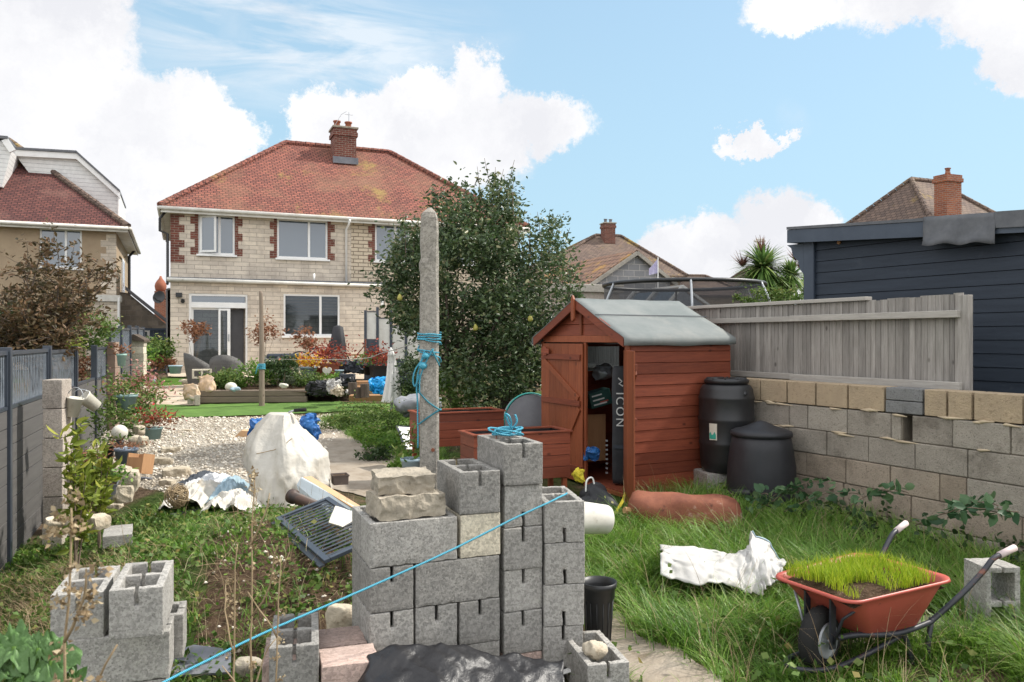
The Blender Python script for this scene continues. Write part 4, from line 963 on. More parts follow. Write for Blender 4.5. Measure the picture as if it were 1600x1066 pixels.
# ---------------------------------------------------------------- boundary wall and fences
def boundary_wall():
    O = (wx(10.8), 10.8, 1.51); yw = math.atan2(-WD.y, -WD.x)   # local x runs towards the camera, -y faces the garden
    t = thing('block_boundary_wall', 'long rough blockwork boundary wall with a tan top course behind the wheelbarrow', 'wall', O, yw)
    L_ = 7.9; ch = .225
    t1, t2, t3 = MB(), MB(), MB(); r = random.Random(3)
    def s_of(px): return onplane(O, yw, px, 600)[0]
    top = [s_of(p) for p in (1150,1187,1229,1274,1324,1382)]
    lay = []
    x = 0
    while x < top[0]-.3: lay.append((x, x+.44)); x += .45
    tops = lay+[(a+.006, b-.006) for a, b in zip(top, top[1:])]
    sA, sB = s_of(1383), s_of(1441)
    tops2 = [(s_of(1443), s_of(1478)),(s_of(1479)+.01, s_of(1518)),(s_of(1519)+.006, s_of(1597)),(s_of(1600)+.01, L_)]
    tan = MB(); 
    def blk(mb, a, b, z0, z1, j=.006, th=.2):
        o = r.uniform(-j, j); mb.box(a+.004, b-.004, o, th, z0+.004, z1-.003, r.random())
    for a, b in tops+tops2: blk(tan, a, b, -ch+.004, 0, .008)
    blk(t2, sA, sB, -ch/2, 0); blk(t2, sA, sB, -ch+.004, -ch/2)
    for row in range(1, 8):
        x = -.2+(.22 if row % 2 else 0)+r.uniform(-.05, .05)
        while x < L_:
            l = .45 if r.random() < .8 else .225; a, b = x, x+l
            if row == 1 and abs((a+b)/2-s_of(1418)) < .3:
                if s_of(1410) > a: blk(t1, a, s_of(1408), -ch*2, -ch)
                if b > s_of(1424): blk(t1, s_of(1424), b+.1, -ch*2, -ch); x += .1
                x += l; continue
            (blk(t1 if row < 3 or r.random() < .25 else t3, a, b, -ch*(row+1), -ch*row)); x += l
    tan.build('top_course', basic('tan_block', (.42,.325,.215), (.34,.265,.18), 5, .95, .9, 70, .012, spot=(.25,.19,.12), spscale=26, spth=.55), t, bevel=.006)
    t1.build('grey_blocks', m_gwall, t, bevel=.008); t2.build('dark_blocks', m_block_dk, t, bevel=.006); t3.build('brown_blocks', m_bwall, t, bevel=.008)
    mm = wall_mb(L_-.01, -ch-.002, .018, .19, [(s_of(1409), s_of(1424), -ch*2, -ch-.003)], z0=-1.8).build('mortar', m_mortar, t)
    # smeared mortar along the joints
    sm = MB()
    for i in range(60):
        x = r.uniform(1, L_-.3); row = r.choice((1,1,1,2,2)); z = -ch*row+r.uniform(-.012, .01)
        sm.tube([(x, .004, z), (x+r.uniform(.03,.1), -.006, z+r.uniform(-.01,.01)), (x+r.uniform(.12,.25), .004, z+r.uniform(-.01,.01))], [.004, .013, .004], 6)
    sm.build('mortar_snots', m_mortar_lt, t, True)
def varmat(name, c1, c2, dk, seed=0):
    t = NT(name); v = t.attr(); col = t.mix(v, c1, c2)
    col = t.mix(t.ramp(t.noise(5, 8, .75), [(.45, 0.), (.62, .55)]), col, tuple(min(1, c*1.55) for c in c1))
    col = t.mix(t.ramp(t.noise(2.3, 7, .7), [(.52, 0.), (.68, .65)]), col, dk)
    n = t.noise(75, 5, .75); col = t.mix(t.ramp(n, [(.34, .8), (.45, 0.)]), col, tuple(c*.35 for c in c1))
    n1 = t.bump(n, 1., .012); n1 = t.bump(t.noise(12, 5), .6, .02, n1); return t.done(col, .95, n1, spec=.12)
m_gwall = varmat('grey_wall_blocks', (.265,.237,.20), (.36,.325,.275), (.115,.095,.075))
m_bwall = varmat('brown_wall_blocks', (.27,.222,.172), (.35,.295,.235), (.12,.095,.072))
m_block_dk = varmat('dark_wall_blocks', (.17,.17,.17), (.22,.22,.215), (.09,.09,.09))
m_mortar = basic('wall_mortar', (.20,.17,.135), (.15,.13,.10), 8, .95, .8, 60, .008)
m_mortar_lt = basic('wall_mortar_pale', (.50,.41,.28), (.42,.34,.24), 8, .95, .5)
boundary_wall()

def grey_fence():
    off = .34; yA, yB = 5.93, 12.2
    nrm = Vector((WD.y, -WD.x, 0))           # away from the garden (to the right)
    yaw = math.atan2(-WD.y, -WD.x); P = Vector((wx(yB), yB, 0))+nrm*off; O = (P.x, P.y, 1.40)
    t = thing('closeboard_fence', 'silvery weathered closeboard fence standing behind the top of the block wall', 'fence', O, yaw)
    q = lambda px, py, yl=0: onplane(O, yaw, px, py, yl)
    L_ = q(1500,500)[0]; r = random.Random(8); b = MB(); x = 0
    xc = q(1357,470)[0]; xe = q(1517,500)[0]
    while x < L_:
        w = r.choice((.048,.058,.075)); 
        zt = q(1240,470)[1]-.04 if x < xc else q(1357,470)[1]+(x-xc)/(L_-xc)*(q(1490,459)[1]-q(1357,470)[1])+r.uniform(-.008,.008)
        M = Matrix.Translation((x, 0, 0)) @ Matrix.Rotation(R(-7), 4, 'Z')
        b.box(0, w+.012, 0, .014, 0, zt, r.random(), M=M); x += w
    b.build('boards', m_greyv, t)
    e = MB().box(L_+.002, xe, -.035, .03, -.05, q(1510,461)[1], .8); e.build('end_post', m_greyv, t, bevel=.004)
    zc = q(1240,470)[1]; MB().box(0, xc, -.045, .05, zc-.036, zc, .9).build('capping_rail', m_greyh, t, bevel=.004)
    zr = q(1490,492)[1]; xr = q(1505,487)[0]; x2 = q(1242,500)[0]
    MB().box(0, x2, -.075, -.022, zr-.025, zr+.03, .5).box(x2+.004, xr, -.085, -.024, zr-.025, zr+.035, .8).build('middle_rail', m_greyh, t, bevel=.005)
    zl = q(1490,603)[1]; MB().box(0, x2, -.075, -.022, zl-.02, zl+.04, .4).box(x2+.004, q(1508,600)[0], -.085, -.024, zl-.035, zl+.035, .7).build('bottom_rail', m_greyh, t, bevel=.005)
grey_fence()

def screen_mb(x0, x1, z0, z1, n, seed=1, y=0, th=.004):
    "row of wavy spikes cut from sheet: slivers reaching in from both edges"
    r = random.Random(seed); m = MB(); w = (x1-x0)/n
    for i in range(n):
        x = x0+i*w; a = r.uniform(.15, .5); k = z0+(z1-z0)*r.uniform(.25, .75); h = (z1-z0)
        p = [(x,z0+h*.0),(x+w*.8,z0),(x+w*.62,k-h*.12),(x+w*.70,k),(x+w*.55,z1-h*.1),(x+w*.8,z1),(x,z1),(x+w*.22,z1-h*a*.6),(x+w*.12,k+h*.05),(x+w*.34,k-h*.1)]
        m.prism(p, y, y+th)
    return m
def left_fence():
    d = Vector((-.378, 1, 0)); L1 = d.length; yaw = math.atan2(d.y, d.x)
    O = (-1.73-.378*3.35, 3.35, 0); t = thing('composite_fence', 'dark grey composite board fence with blue grey lattice tops along the left side', 'fence', O, yaw)
    # local x runs away from the camera; the garden side is local -y
    ys = [3.35, 5.04, 6.73, 8.42, 10.1, 11.8, 13.5, 15.2, 16.9, 18.6, 20.3]; xs = [(y-3.35)*L1 for y in ys]
    tops = [1.82, 1.82, 1.82, 1.80, None, 1.80, 2.12, 2.14, 2.18, 2.2]
    for i, x in enumerate(xs):
        nb = [tops[j] for j in (i-1, i) if 0 <= j < len(tops) and tops[j]]; h = max(nb+[1.3])+.03
        zb = -.25 if i < 4 else .1
        MB().box(x-.035, x+.035, -.04, .04, zb, h).build('post', m_frame, t, bevel=.004)
    for i in range(len(xs)-1):
        a, b = xs[i]+.037, xs[i+1]-.037; tp = tops[i]; zb = -.22 if i < 3 else .15; lat = tp is not None; body = (tp-.50) if lat else 1.32
        m = MB(); z = body; k = 0
        while z > zb+.02: m.box(a, b, -.014-.0*k, .014, max(zb, z-.152), z-.004, rnd.random()); z -= .155; k += 1
        p = m.build('boards', m_comp, t, bevel=.002)
        MB().box(a, b, -.02, .02, body+.002, body+.034).build('board_cap', m_frame, t)
        if lat:
            f = MB().box(a, b, -.022, .022, tp-.035, tp).box(a, a+.03, -.022, .022, body+.04, tp-.036).box(b-.03, b, -.022, .022, body+.04, tp-.036)
            f.build('lattice_frame', m_frame, t); sm = screen_mb(a+.03, b-.03, body+.036, tp-.036, 24, i, -.004); sm.build('lattice', m_screen, t)
left_fence()

def pillars():
    def stack(px, Y, ztop, zb, w, mat, lab, n, rz=YAW, dd=.215, capm=None):
        x = (px-800)/F*Y; t = thing('block_pillar', lab, 'pillar', (x, Y, zb), rz); h = (ztop-zb)/n; r = random.Random(int(px))
        for i in range(n): MB().box(-w/2+r.uniform(-.006,.006), w/2+r.uniform(-.006,.006), -dd/2, dd/2, i*h, (i+1)*h-.006).build('block', mat, t, bevel=.006)
        return t
    stack(90, 7.25, 1.56, gz(-4.1,7.25)-.05, .17, m_pillar, 'tall slim pillar of grey blocks by the hanging white buckets', 6, R(8))
    stack(177, 13.2, 1.92+(530-534)/F*13.2, gz(-6.6,13.2)-.05, .13, basic('brown_block', (.24,.17,.13), (.30,.22,.17), 6, .95, .8), 'brown block pillar behind the green hanging pots', 7, R(8))
    t = stack(217, 17.2, 1.92-(530-530)/F*17.2+.0, gz(-8,17.2)-.05, .26, m_block_lt, 'cream block gate pillar with brown coping tiles', 9, R(8))
    MB().prism([(-.30,.0),(.17,-.06),(.17,-.02),(-.05,.10),(-.30,.06)], -.2, .2).build('coping', m_bark, t, loc=(0,0,1.92-gz(-8,17.2)+.05+.004))
    stack(208, 17.6, 1.92-(530-527)/F*17.6, gz(-8,17.2)-.05, .12, m_grubby, 'rough stone return wall beside the cream gate pillar', 9, R(8))
pillars()
# ---------------------------------------------------------------- concrete blocks
BW, BH, BL = .215, .215, .44
def hollow(W_=BW, L_=BL, H_=BH, wall=.035, notch=.075):
    c = W_/2; xs = [0, wall, c-.007, c+.007, W_-wall, W_]; m = L_/2
    ys = [0, wall, m-wall/2, m+wall/2, L_-wall, L_]; zs = [0, H_-notch, H_]
    def fill(i, j, k):
        if i in (0, 4): return True
        if j in (1, 3): return False
        return not (i == 2 and k == 1)
    return solid(xs, ys, zs, fill)
BM = {}
def weather(mb):
    "cut the faces up and knock the edges about so corners look chipped"
    bm = bmesh.new(); vs = [bm.verts.new(v) for v in mb.v]; [bm.faces.new([vs[i] for i in f]) for f in mb.f]
    for _ in range(3):
        es = [e for e in bm.edges if e.calc_length() > .028]
        if es: bmesh.ops.subdivide_edges(bm, edges=es, cuts=1, use_grid_fill=True)
    bm.normal_update(); out = MB(); sh = {}
    for v in bm.verts:
        a = max([e.calc_face_angle(0) for e in v.link_edges if len(e.link_faces) == 2] or [0]); p = v.co.copy(); n = mnoise.noise(p*38); k = .0012*mnoise.noise(p*60)
        if a > .5: k -= .0012+max(0, n-.22)*.022+max(0, mnoise.noise(p*11+Vector((3,1,7)))-.38)*.035
        sh[v] = p+v.normal*k
    bm.verts.index_update(); out.v = [tuple(sh[v]) for v in bm.verts]; out.c = [.5]*len(out.v); out.f = [tuple(v.index for v in f.verts) for f in bm.faces]; bm.free(); return out
def block_mesh(kind, mat):
    if (kind, mat.name) in BM: return BM[(kind, mat.name)]
    if kind == 'hollow': mb = hollow()
    elif kind == 'hollow_plain': mb = hollow(notch=0.0001) if False else solid([0,.035,.18,.215],[0,.035,.2025,.2375,.405,.44],[0,.215], lambda i,j,k: i in (0,2) or j in (0,2,4))
    elif kind == 'brick': mb = solid([0,.215],[0,.44],[0,.10], lambda *a: True)
    elif kind == 'solid': mb = solid([0,.215],[0,.44],[0,.215], lambda *a: True)
    o = weather(mb).build('concrete_block', mat, recalc=True); me = o.data; C.objects.unlink(o); bpy.data.objects.remove(o)
    BM[(kind, mat.name)] = me; return me
def block(loc, rz, label, group=None, kind='hollow', mat=None, flip=False, rot=None, cat='block', name='concrete_block'):
    o = bpy.data.objects.new(name, block_mesh(kind, mat or m_block)); C.objects.link(o)
    b = o.modifiers.new('bevel', 'BEVEL'); b.width = .0035; b.segments = 2; b.limit_method = 'ANGLE'; b.angle_limit = R(55)
    M = Matrix.Translation(loc) @ Matrix.Rotation(rz, 4, 'Z')
    if flip: M = M @ Matrix.Translation((BW/2, 0, BH/2)) @ Matrix.Rotation(math.pi, 4, 'Y') @ Matrix.Translation((-BW/2, 0, -BH/2))
    if rot is not None: M = M @ rot
    o.matrix_world = M
    return tag(o, label, cat, group)
GT = 'grey blocks of the dry stacked wall'
TO = Vector((-.1784*3.8, 3.8, 0)); TU = Vector((math.cos(YAW), math.sin(YAW), 0)); TV = Vector((-math.sin(YAW), math.cos(YAW), 0))
def tpos(t, v, z): p = TO+TU*t+TV*v; return (p.x, p.y, z)
LAY = Matrix.Translation((0, 0, 0)) @ Matrix.Rotation(R(-90), 4, 'Z') @ Matrix.Translation((-BW, 0, 0))   # stretcher along local x
def header(t, z, lab, flip=False, mat=None, kind='hollow', v=0, dr=0): 
    return block(tpos(t, v, z), YAW+R(dr), lab, GT if mat is None else None, kind, mat, flip)
def stretcher(t, z, lab, v=0, kind='hollow', grp=GT, dr=0): 
    return block(tpos(t, v, z), YAW+R(dr), lab, grp, kind, None, False, LAY)
def tower():
    zA, zB, zC, zD = .823, .606, .389, .172
    # four courses at the left
    header(0, zD, 'half hidden grey block at the bottom left corner of the stacked wall', True); header(.226, zD, 'bottom course block behind the black plastic, second from the left corner', True)
    header(.452, zD, 'bottom course block behind the black plastic, third from the left corner', True)
    header(0, zC, 'slotted grey block at the left corner, two courses below the stone slabs course'); header(.226, zC, 'slotted grey block in the middle of the course above the black plastic', v=.004)
    header(.452, zC, 'slotted grey block under the right half of the long block, beside the tall column', v=-.003)
    header(0, zB, 'slotted grey block at the left corner directly under the slab carrying block'); stretcher(.226, zB, 'long grey block lying under the cream block and crossed by the blue rope')
    stretcher(.24, zB, 'long grey block hidden behind the rope crossed long block', v=.222)
    stretcher(.0, zA, 'long grey block carrying the two rough stone slabs at its front', v=0, kind='hollow_plain'); stretcher(-.0, zA, 'long grey block just behind the one under the stone slabs', v=.224, kind='hollow_plain')
    header(.456, zA, 'cream coloured block with a slot, set among the grey blocks', True, m_block_lt, 'solid'); header(.452, zA+.217, 'hollow grey block standing on the cream block', kind='hollow', dr=-2)
    # tall column
    zs = [1.168, .951, .734, .517, .30]
    labs = ['topmost hollow grey block of the tall column with blue rope tangled on it', 'grey block second from the top of the tall column', 'grey block third from the top of the tall column, touched by the rope',
            'grey block fourth from the top of the tall column', 'grey block fifth from the top of the tall column, above the pinkish slab']
    for i, z in enumerate(zs): header(.69+(.006 if i in (1, 3) else 0), z, labs[i], flip=(i in (1,)), dr=(-1.5, .8, -1, 1, 0)[i], v=(-.004,.006,0,.008,0)[i])
    block(tpos(.69, .003, .197), YAW, 'thin pinkish block at the foot of the tall column', 'pinkish thin blocks', 'brick', m_block_pk)
    block(tpos(.63, -.004, .19), YAW, 'small red brown block end wedged beside the tall column foot', 'pinkish thin blocks', 'brick', m_block_pk, rot=Matrix.Rotation(R(90), 4, 'X') @ Matrix.Scale(.45, 4, (0,1,0)) @ Matrix.Scale(.30, 4, (1,0,0)) @ Matrix.Translation((.0,0,-.3)))
    block(tpos(.69, .004, -.02), YAW, 'lowest grey block of the tall column near the black plastic', GT)
    # right hand column, turned a little towards us
    yb = R(10)
    labs = ['hollow grey block on top of the right hand column with the rope hooked on it', 'second grey block down in the right hand column', 'third grey block down in the right hand column', 'fourth grey block down in the right hand column beside the black bucket', 'lowest grey block of the right hand column with a white offcut on it']
    for i in range(5):
        x = ((851, 852, 850, 849, 852)[i]-800)/F*4.13; block((x, 4.13, 1.076-.217*(i+1)), yb+R((0,1,-1,.5,0)[i]), labs[i], GT, flip=(i < 3))
    # behind the wall, the second row you glimpse from the side
tower()
def slabs():
    p = tpos(.21, .13, .0)
    o = rough_mb(.335, .235, .112, .009, 22, 1, fr=13, rnd_=.03).build('stone_slab', m_stone, smooth=False); o.location = (p[0], p[1], 1.04+.058); o.rotation_euler = (0, 0, YAW+R(4)); tag(o, 'lower and wider of the two rough stone slabs on the block wall', 'stone', 'rough stone slabs on the wall')
    p = tpos(.205, .17, 0); o = rough_mb(.285, .225, .092, .008, 22, 2, fr=14, rnd_=.03).build('stone_slab', m_stone); o.location = (p[0], p[1], 1.04+.116+.045); o.rotation_euler = (R(2), 0, YAW-R(3)); tag(o, 'upper pale stone slab topping the two slabs on the block wall', 'stone', 'rough stone slabs on the wall')
slabs()
def other_blocks():
    g = 'blocks stacked at the bottom left'
    for px, py, Y, lab in ((78,931,3.50,'left of the two hollow blocks side by side behind the dry flower stalk'), (169.5,923,3.385,'right of the two hollow blocks side by side, its pale right side lit')):
        x, y, z = at(px, py, Y); block((x, y, z-BH), R(17.5), lab, g); 
    x, y, z = at(88, 1007, 3.50); yw = R(18)
    z2 = at(80, 1007, 3.47)[2]
    M = Matrix.Rotation(yw, 4, 'Z'); v = M @ Vector((.02, 0, 0)); 
    block((x+v.x, y+v.y, z2-BH-.004), yw, 'long grey block under the left hand pair of hollow blocks', g, 'hollow', None, False, LAY)
    block((x+v.x-.03, y+v.y+.1+.125, z2-BH-.004), yw, 'long grey block hidden behind the one under the left pair', g, 'hollow', None, False, LAY)
    block((x+v.x-.02, y+v.y, z2-2*BH-.008), yw, 'lowest long grey block under the left hand pair', g, 'hollow', None, False, LAY)
    x, y, z = at(420, 1013, 3.5); block((x, y, z-BH), R(14), 'single hollow grey block in the bottom foreground under the blue rope', None)
    block((x+.0, y+.03, z-2*BH-.004), R(16), 'grey block beneath the single foreground block', None)
    # pinkish blocks between it and the wall
    gp_ = 'pinkish thin blocks'
    ax, ay, az = at(503, 1043, 3.52); block((ax, ay, az-.10), R(18), 'pinkish block lying flat at the front beside the black plastic', gp_, 'brick', m_block_pk, rot=Matrix.Scale(.5,4,(0,1,0)) @ Matrix.Scale(1.2,4,(1,0,0)))
    ax, ay, az = at(499, 1012, 3.76); block((ax, ay, az-.10), R(18), 'pinkish block lying flat behind another pink one, left of the wall foot', gp_, 'brick', m_block_pk, rot=Matrix.Scale(.55,4,(0,1,0)) @ Matrix.Scale(1.05,4,(1,0,0)))
    ax, ay, az = at(409, 1036, 3.6); block((ax, ay, az-.25), R(14), 'pinkish block showing left of the single foreground block', gp_, 'brick', m_block_pk, rot=Matrix.Scale(2.4,4,(0,0,1)) @ Matrix.Scale(.8,4,(0,1,0)))
    # block at the right edge, stood on end
    x, y, z = at(1538, 985, 4.75); zz = gz(x, y)-.02; rot = Matrix.Rotation(R(90), 4, 'X') @ Matrix.Translation((0, 0, -.215))
    block((x+.012, y, zz), R(4), 'grey hollow block stood on end in the grass right of the wheelbarrow', None, 'hollow', rot=rot)
    # small hollow block low at centre right with a stone in it
    x, y, z = at(918, 1040, 3.82); block((x, y, z-BH), R(13), 'hollow grey block on the ground under the black bucket holding a yellow stone', None)
    o = rough_mb(.13, .10, .085, .012, 7, 5, fr=14, rnd_=.9).build('rock', m_rock, smooth=True); o.location = at(930, 1015, 3.95); tag(o, 'yellow stone sitting on the low hollow block by the black bucket', 'rock')
    o = rough_mb(.19, .10, .15, .016, 7, 9, fr=9, rnd_=.6).build('rock', m_rock, smooth=True); o.location = at(537, 965, 4.35); tag(o, 'large cream stone leaning against the left end of the block wall', 'rock')
    MB().box(0, .16, 0, .05, 0, .012).build('t', m_white).name = 'offcut'; o = bpy.data.objects['offcut']; x, y, z = at(862, 1053, 4.10); o.location = (x, y-.035, z-.005); o.rotation_euler = (R(-12), R(-12), R(10)); tag(o, 'thin white offcut strip lying on the foot of the right block column', 'offcut')
    o = rough_mb(.16, .12, .09, .014, 6, 12, rnd_=.7).build('rock', m_stone); o.location = gp(385, 1052, .03); tag(o, 'grey stone half buried left of the single foreground block', 'rock')
    # slate piece on the soil
    o = MB().prism([(-.2,-.1),(.22,-.06),(.16,.12),(-.05,.16),(-.18,.08)], 0, .012).build('slate_piece', m_slate); o.matrix_world = Matrix.Translation(gp(300, 1040, .05)) @ Matrix.Rotation(R(-75), 4, 'X'); tag(o, 'flat dark slate sheet lying on the soil right of the bottom left blocks', 'slate')
other_blocks()

# ---------------------------------------------------------------- ropes and posts
def wiggle(pts, n, amp=0.0, seed=0, sag=0):
    r = random.Random(seed); out = []; P = [Vector(p) for p in pts]; m = len(P)-1
    for i in range(n+1):
        t = i/n*m; k = min(int(t), m-1); f = t-k
        p0, p1, p2, p3 = P[max(k-1,0)], P[k], P[k+1], P[min(k+2,m)]
        v = .5*((2*p1)+(p2-p0)*f+(2*p0-5*p1+4*p2-p3)*f*f+(3*p1-p0-3*p2+p3)*f**3)
        out.append(v+Vector((r.uniform(-amp,amp), r.uniform(-amp,amp), r.uniform(-amp,amp)-sag*math.sin(math.pi*i/n))))
    return out
def concrete_post():
    Y = 4.6; x = (671-800)/F*Y; t = Vector((x, Y, 0)); zt = EYE+(530-325)/F*Y; H = zt-.05; r = random.Random(4)
    mb = MB(); n = 20; rows = 90
    for j in range(rows+1):
        s = j/rows; z = s*H; w = .0565-.003*s
        if s > .975: w *= math.sqrt(max(.03, 1-((s-.975)/.0255)**2))
        for k in range(n):
            a = 2*math.pi*k/n; c, q = math.cos(a), math.sin(a); m = (abs(c)**5+abs(q)**5)**(-1/5)
            rr = w*m; P = Vector((c*rr, q*rr*.95, z))
            d = mnoise.noise(Vector((P.x*9, P.y*9, z*3+4)))*.004
            if s > .80: d += mnoise.noise(Vector((P.x*30, P.y*30, z*14)))*.010*min(1,(s-.80)*8)-.001
            if .862 < s < .885 and c < -.3: d -= -.006
            elif s >= .885 and c < -.3: d -= .004
            mb.v.append((P.x*(1+d/rr), P.y*(1+d/rr), z)); mb.c.append(.5)
    mb.f = [(j*n+k, j*n+(k+1) % n, (j+1)*n+(k+1) % n, (j+1)*n+k) for j in range(rows) for k in range(n)]+[tuple(rows*n+k for k in range(n))]
    o = mb.build('washing_line_post', m_post, smooth=False); o.location = (x, Y, .05); o.rotation_euler = (0, 0, R(8)); tag(o, 'tall weathered concrete washing line post behind the block wall', 'post')
    b = MB().tube([(0,-.056,0),(0,-.063,0)], .011, 12).build('bolt', m_rust, o); b.location = (.018, 0, .05+(EYE-(701-530)/F*Y)-.1)
    # blue cord wound round it
    zc = lambda py: EYE-(py-530)/F*(Y-.06)
    def loop(z0, z1, turns, r0, ph=0, n=16):
        out = []
        for i in range(int(turns*n)+1):
            a = ph+2*math.pi*i/n; c, q = math.cos(a), math.sin(a); m = (abs(c)**6+abs(q)**6)**(-1/6); out.append((x+c*m*r0, Y+q*m*r0, z0+(z1-z0)*i/(turns*n)+rnd.uniform(-.003,.003)))
        return out
    m = MB(); m.tube(loop(zc(519), zc(531), 3, .064), .0044, 6); m.tube(loop(zc(531), zc(580), 1.3, .064, 1), .0044, 6); m.tube(loop(zc(525), zc(552), 1.6, .066, 2), .0042, 6)
    fx = x-.02
    m.tube(wiggle([(fx,Y-.068,zc(548)),(x-.05,Y-.075,zc(575)),(x-.065,Y-.07,zc(600)),(x-.06,Y-.068,zc(640)),(x-.058,Y-.066,zc(700))], 24, .001, 1), .0046, 6)
    m.tube(wiggle([(x,Y-.07,zc(552)),(x-.06,Y-.08,zc(572)),(x-.085,Y-.08,zc(590)),(x-.075,Y-.075,zc(604)),(x-.05,Y-.07,zc(585))], 24, .001, 2), .005, 6)
    m.tube(wiggle([(x+.03,Y-.07,zc(545)),(x-.01,Y-.078,zc(565)),(x-.045,Y-.075,zc(590)),(x-.05,Y-.07,zc(615))], 20, .001, 3), .0046, 6)
    m.lathe([(.001,-.02),(.022,-.012),(.026,.005),(.016,.02),(.001,.024)], 10, (x-.03, Y-.075, zc(572))); m.lathe([(.001,-.02),(.02,-.012),(.022,.005),(.001,.02)], 10, (x-.015, Y-.075, zc(556)))
    tag(m.build('rope', m_rope, smooth=True), 'bright blue cord wound and knotted round the concrete post', 'rope', 'blue ropes')
    m = MB(); m.tube(wiggle([(x-.055,Y-.066,zc(612)),(x+.0,Y-.068,zc(628)),(x+.062,Y-.06,zc(640)),(x+.066,Y,zc(641)),(x+.055,Y-.064,zc(642)),(x+.0,Y-.07,zc(652)),(x-.06,Y-.068,zc(664))], 30), .005, 6)
    m.tube(wiggle([(x+.02,Y-.068,zc(545)),(x+.045,Y-.068,zc(560)),(x+.063,Y-.05,zc(572))], 12), .005, 6)
    tag(m.build('rope', m_rope_old, smooth=True), 'faded grey blue cord crossing the lower part of the concrete post', 'rope', 'blue ropes')
    # the line running back to the other garden
    A = Vector((x-.05, Y, zc(533))); B = Vector(at(540, 562, 8.5)); D_ = Vector(at(425, 561, 16)); 
    tag(MB().tube(wiggle([A, Vector(at(600,551,6.2)), B, D_, Vector(at(410,560,16.6))], 50, 0, 0), .0035, 5).build('washing_line', m_line, smooth=True), 'thin grey washing line sagging away from the concrete post', 'line')
    # second pole
    Y2 = 16.6; x2 = (409-800)/F*Y2; z0 = gz(x2, Y2)-.1; zt = EYE+(530-455)/F*Y2
    mb = MB(); mb.tube([(0,0,0),(0,0,(zt-z0)*.5),(-.01,0,(zt-z0)*.85),(-.02,0,zt-z0-.05),(-.03,0,zt-z0)], [.062,.055,.045,.04,.028], 10)
    o = mb.build('wooden_pole', m_polewood); o.location = (x2, Y2, z0); tag(o, 'slim grey wooden pole standing at the edge of the artificial lawn', 'post')
    m = MB(); zc2 = EYE-(570-530)/F*Y2
    for k in range(4): m.tube([(x2+.065*math.cos(a*.5236), Y2+.065*math.sin(a*.5236), zc2-.03*k+.01*a/12) for a in range(13)], .014, 6)
    m.tube([(x2-.05,Y2-.07,zc2),(x2-.08,Y2-.08,zc2-.1),(x2-.1,Y2-.08,zc2-.19)], .014, 6); tag(m.build('rope', m_rope, smooth=True), 'blue cord tied round the slim wooden pole', 'rope', 'blue ropes')
concrete_post()
def ropes():
    P = [at(90,1150,2.5), at(258,1065,2.9), at(415,988,3.25), at(560,925,3.55), at(700,862,3.80), at(800,812,3.98), at(858,785,4.09), at(872,778,4.2), at(886,771,4.32)]
    P = [Vector(p) for p in P]; tag(MB().tube(wiggle(P, 90, .0006, 1, .0), .0052, 8).build('rope', m_rope, smooth=True), 'taut light blue rope running up across the front of the block wall', 'rope', 'blue ropes')
    c = Vector(tpos(.78, .2, 1.395)); m = MB(); r = random.Random(5)
    for k in range(5):
        rr = r.uniform(.035, .065); cx = c+Vector((r.uniform(-.05,.03), r.uniform(-.06,.02), 0)); pts = []
        for i in range(15): a = i/14*6.6+k; pts.append(cx+Vector((rr*math.cos(a)*1.3, rr*.8*math.sin(a), .012+.035*(.5+.5*math.sin(a*1.0+k*1.3)))))
        m.tube(pts, .0056, 6)
    m.tube(wiggle([c+Vector((.0,0,.02)), c+Vector((.03,0,.06)), c+Vector((.02,-.02,.11)), c+Vector((-.0,-.01,.12)), c+Vector((.03,.0,.05)), c+Vector((.06,0,.08)), c+Vector((.05,.0,.12))], 30), .0056, 6)
    tag(m.build('rope', m_rope, smooth=True), 'tangle of bright blue rope lying on top of the tall block column', 'rope', 'blue ropes')
ropes()
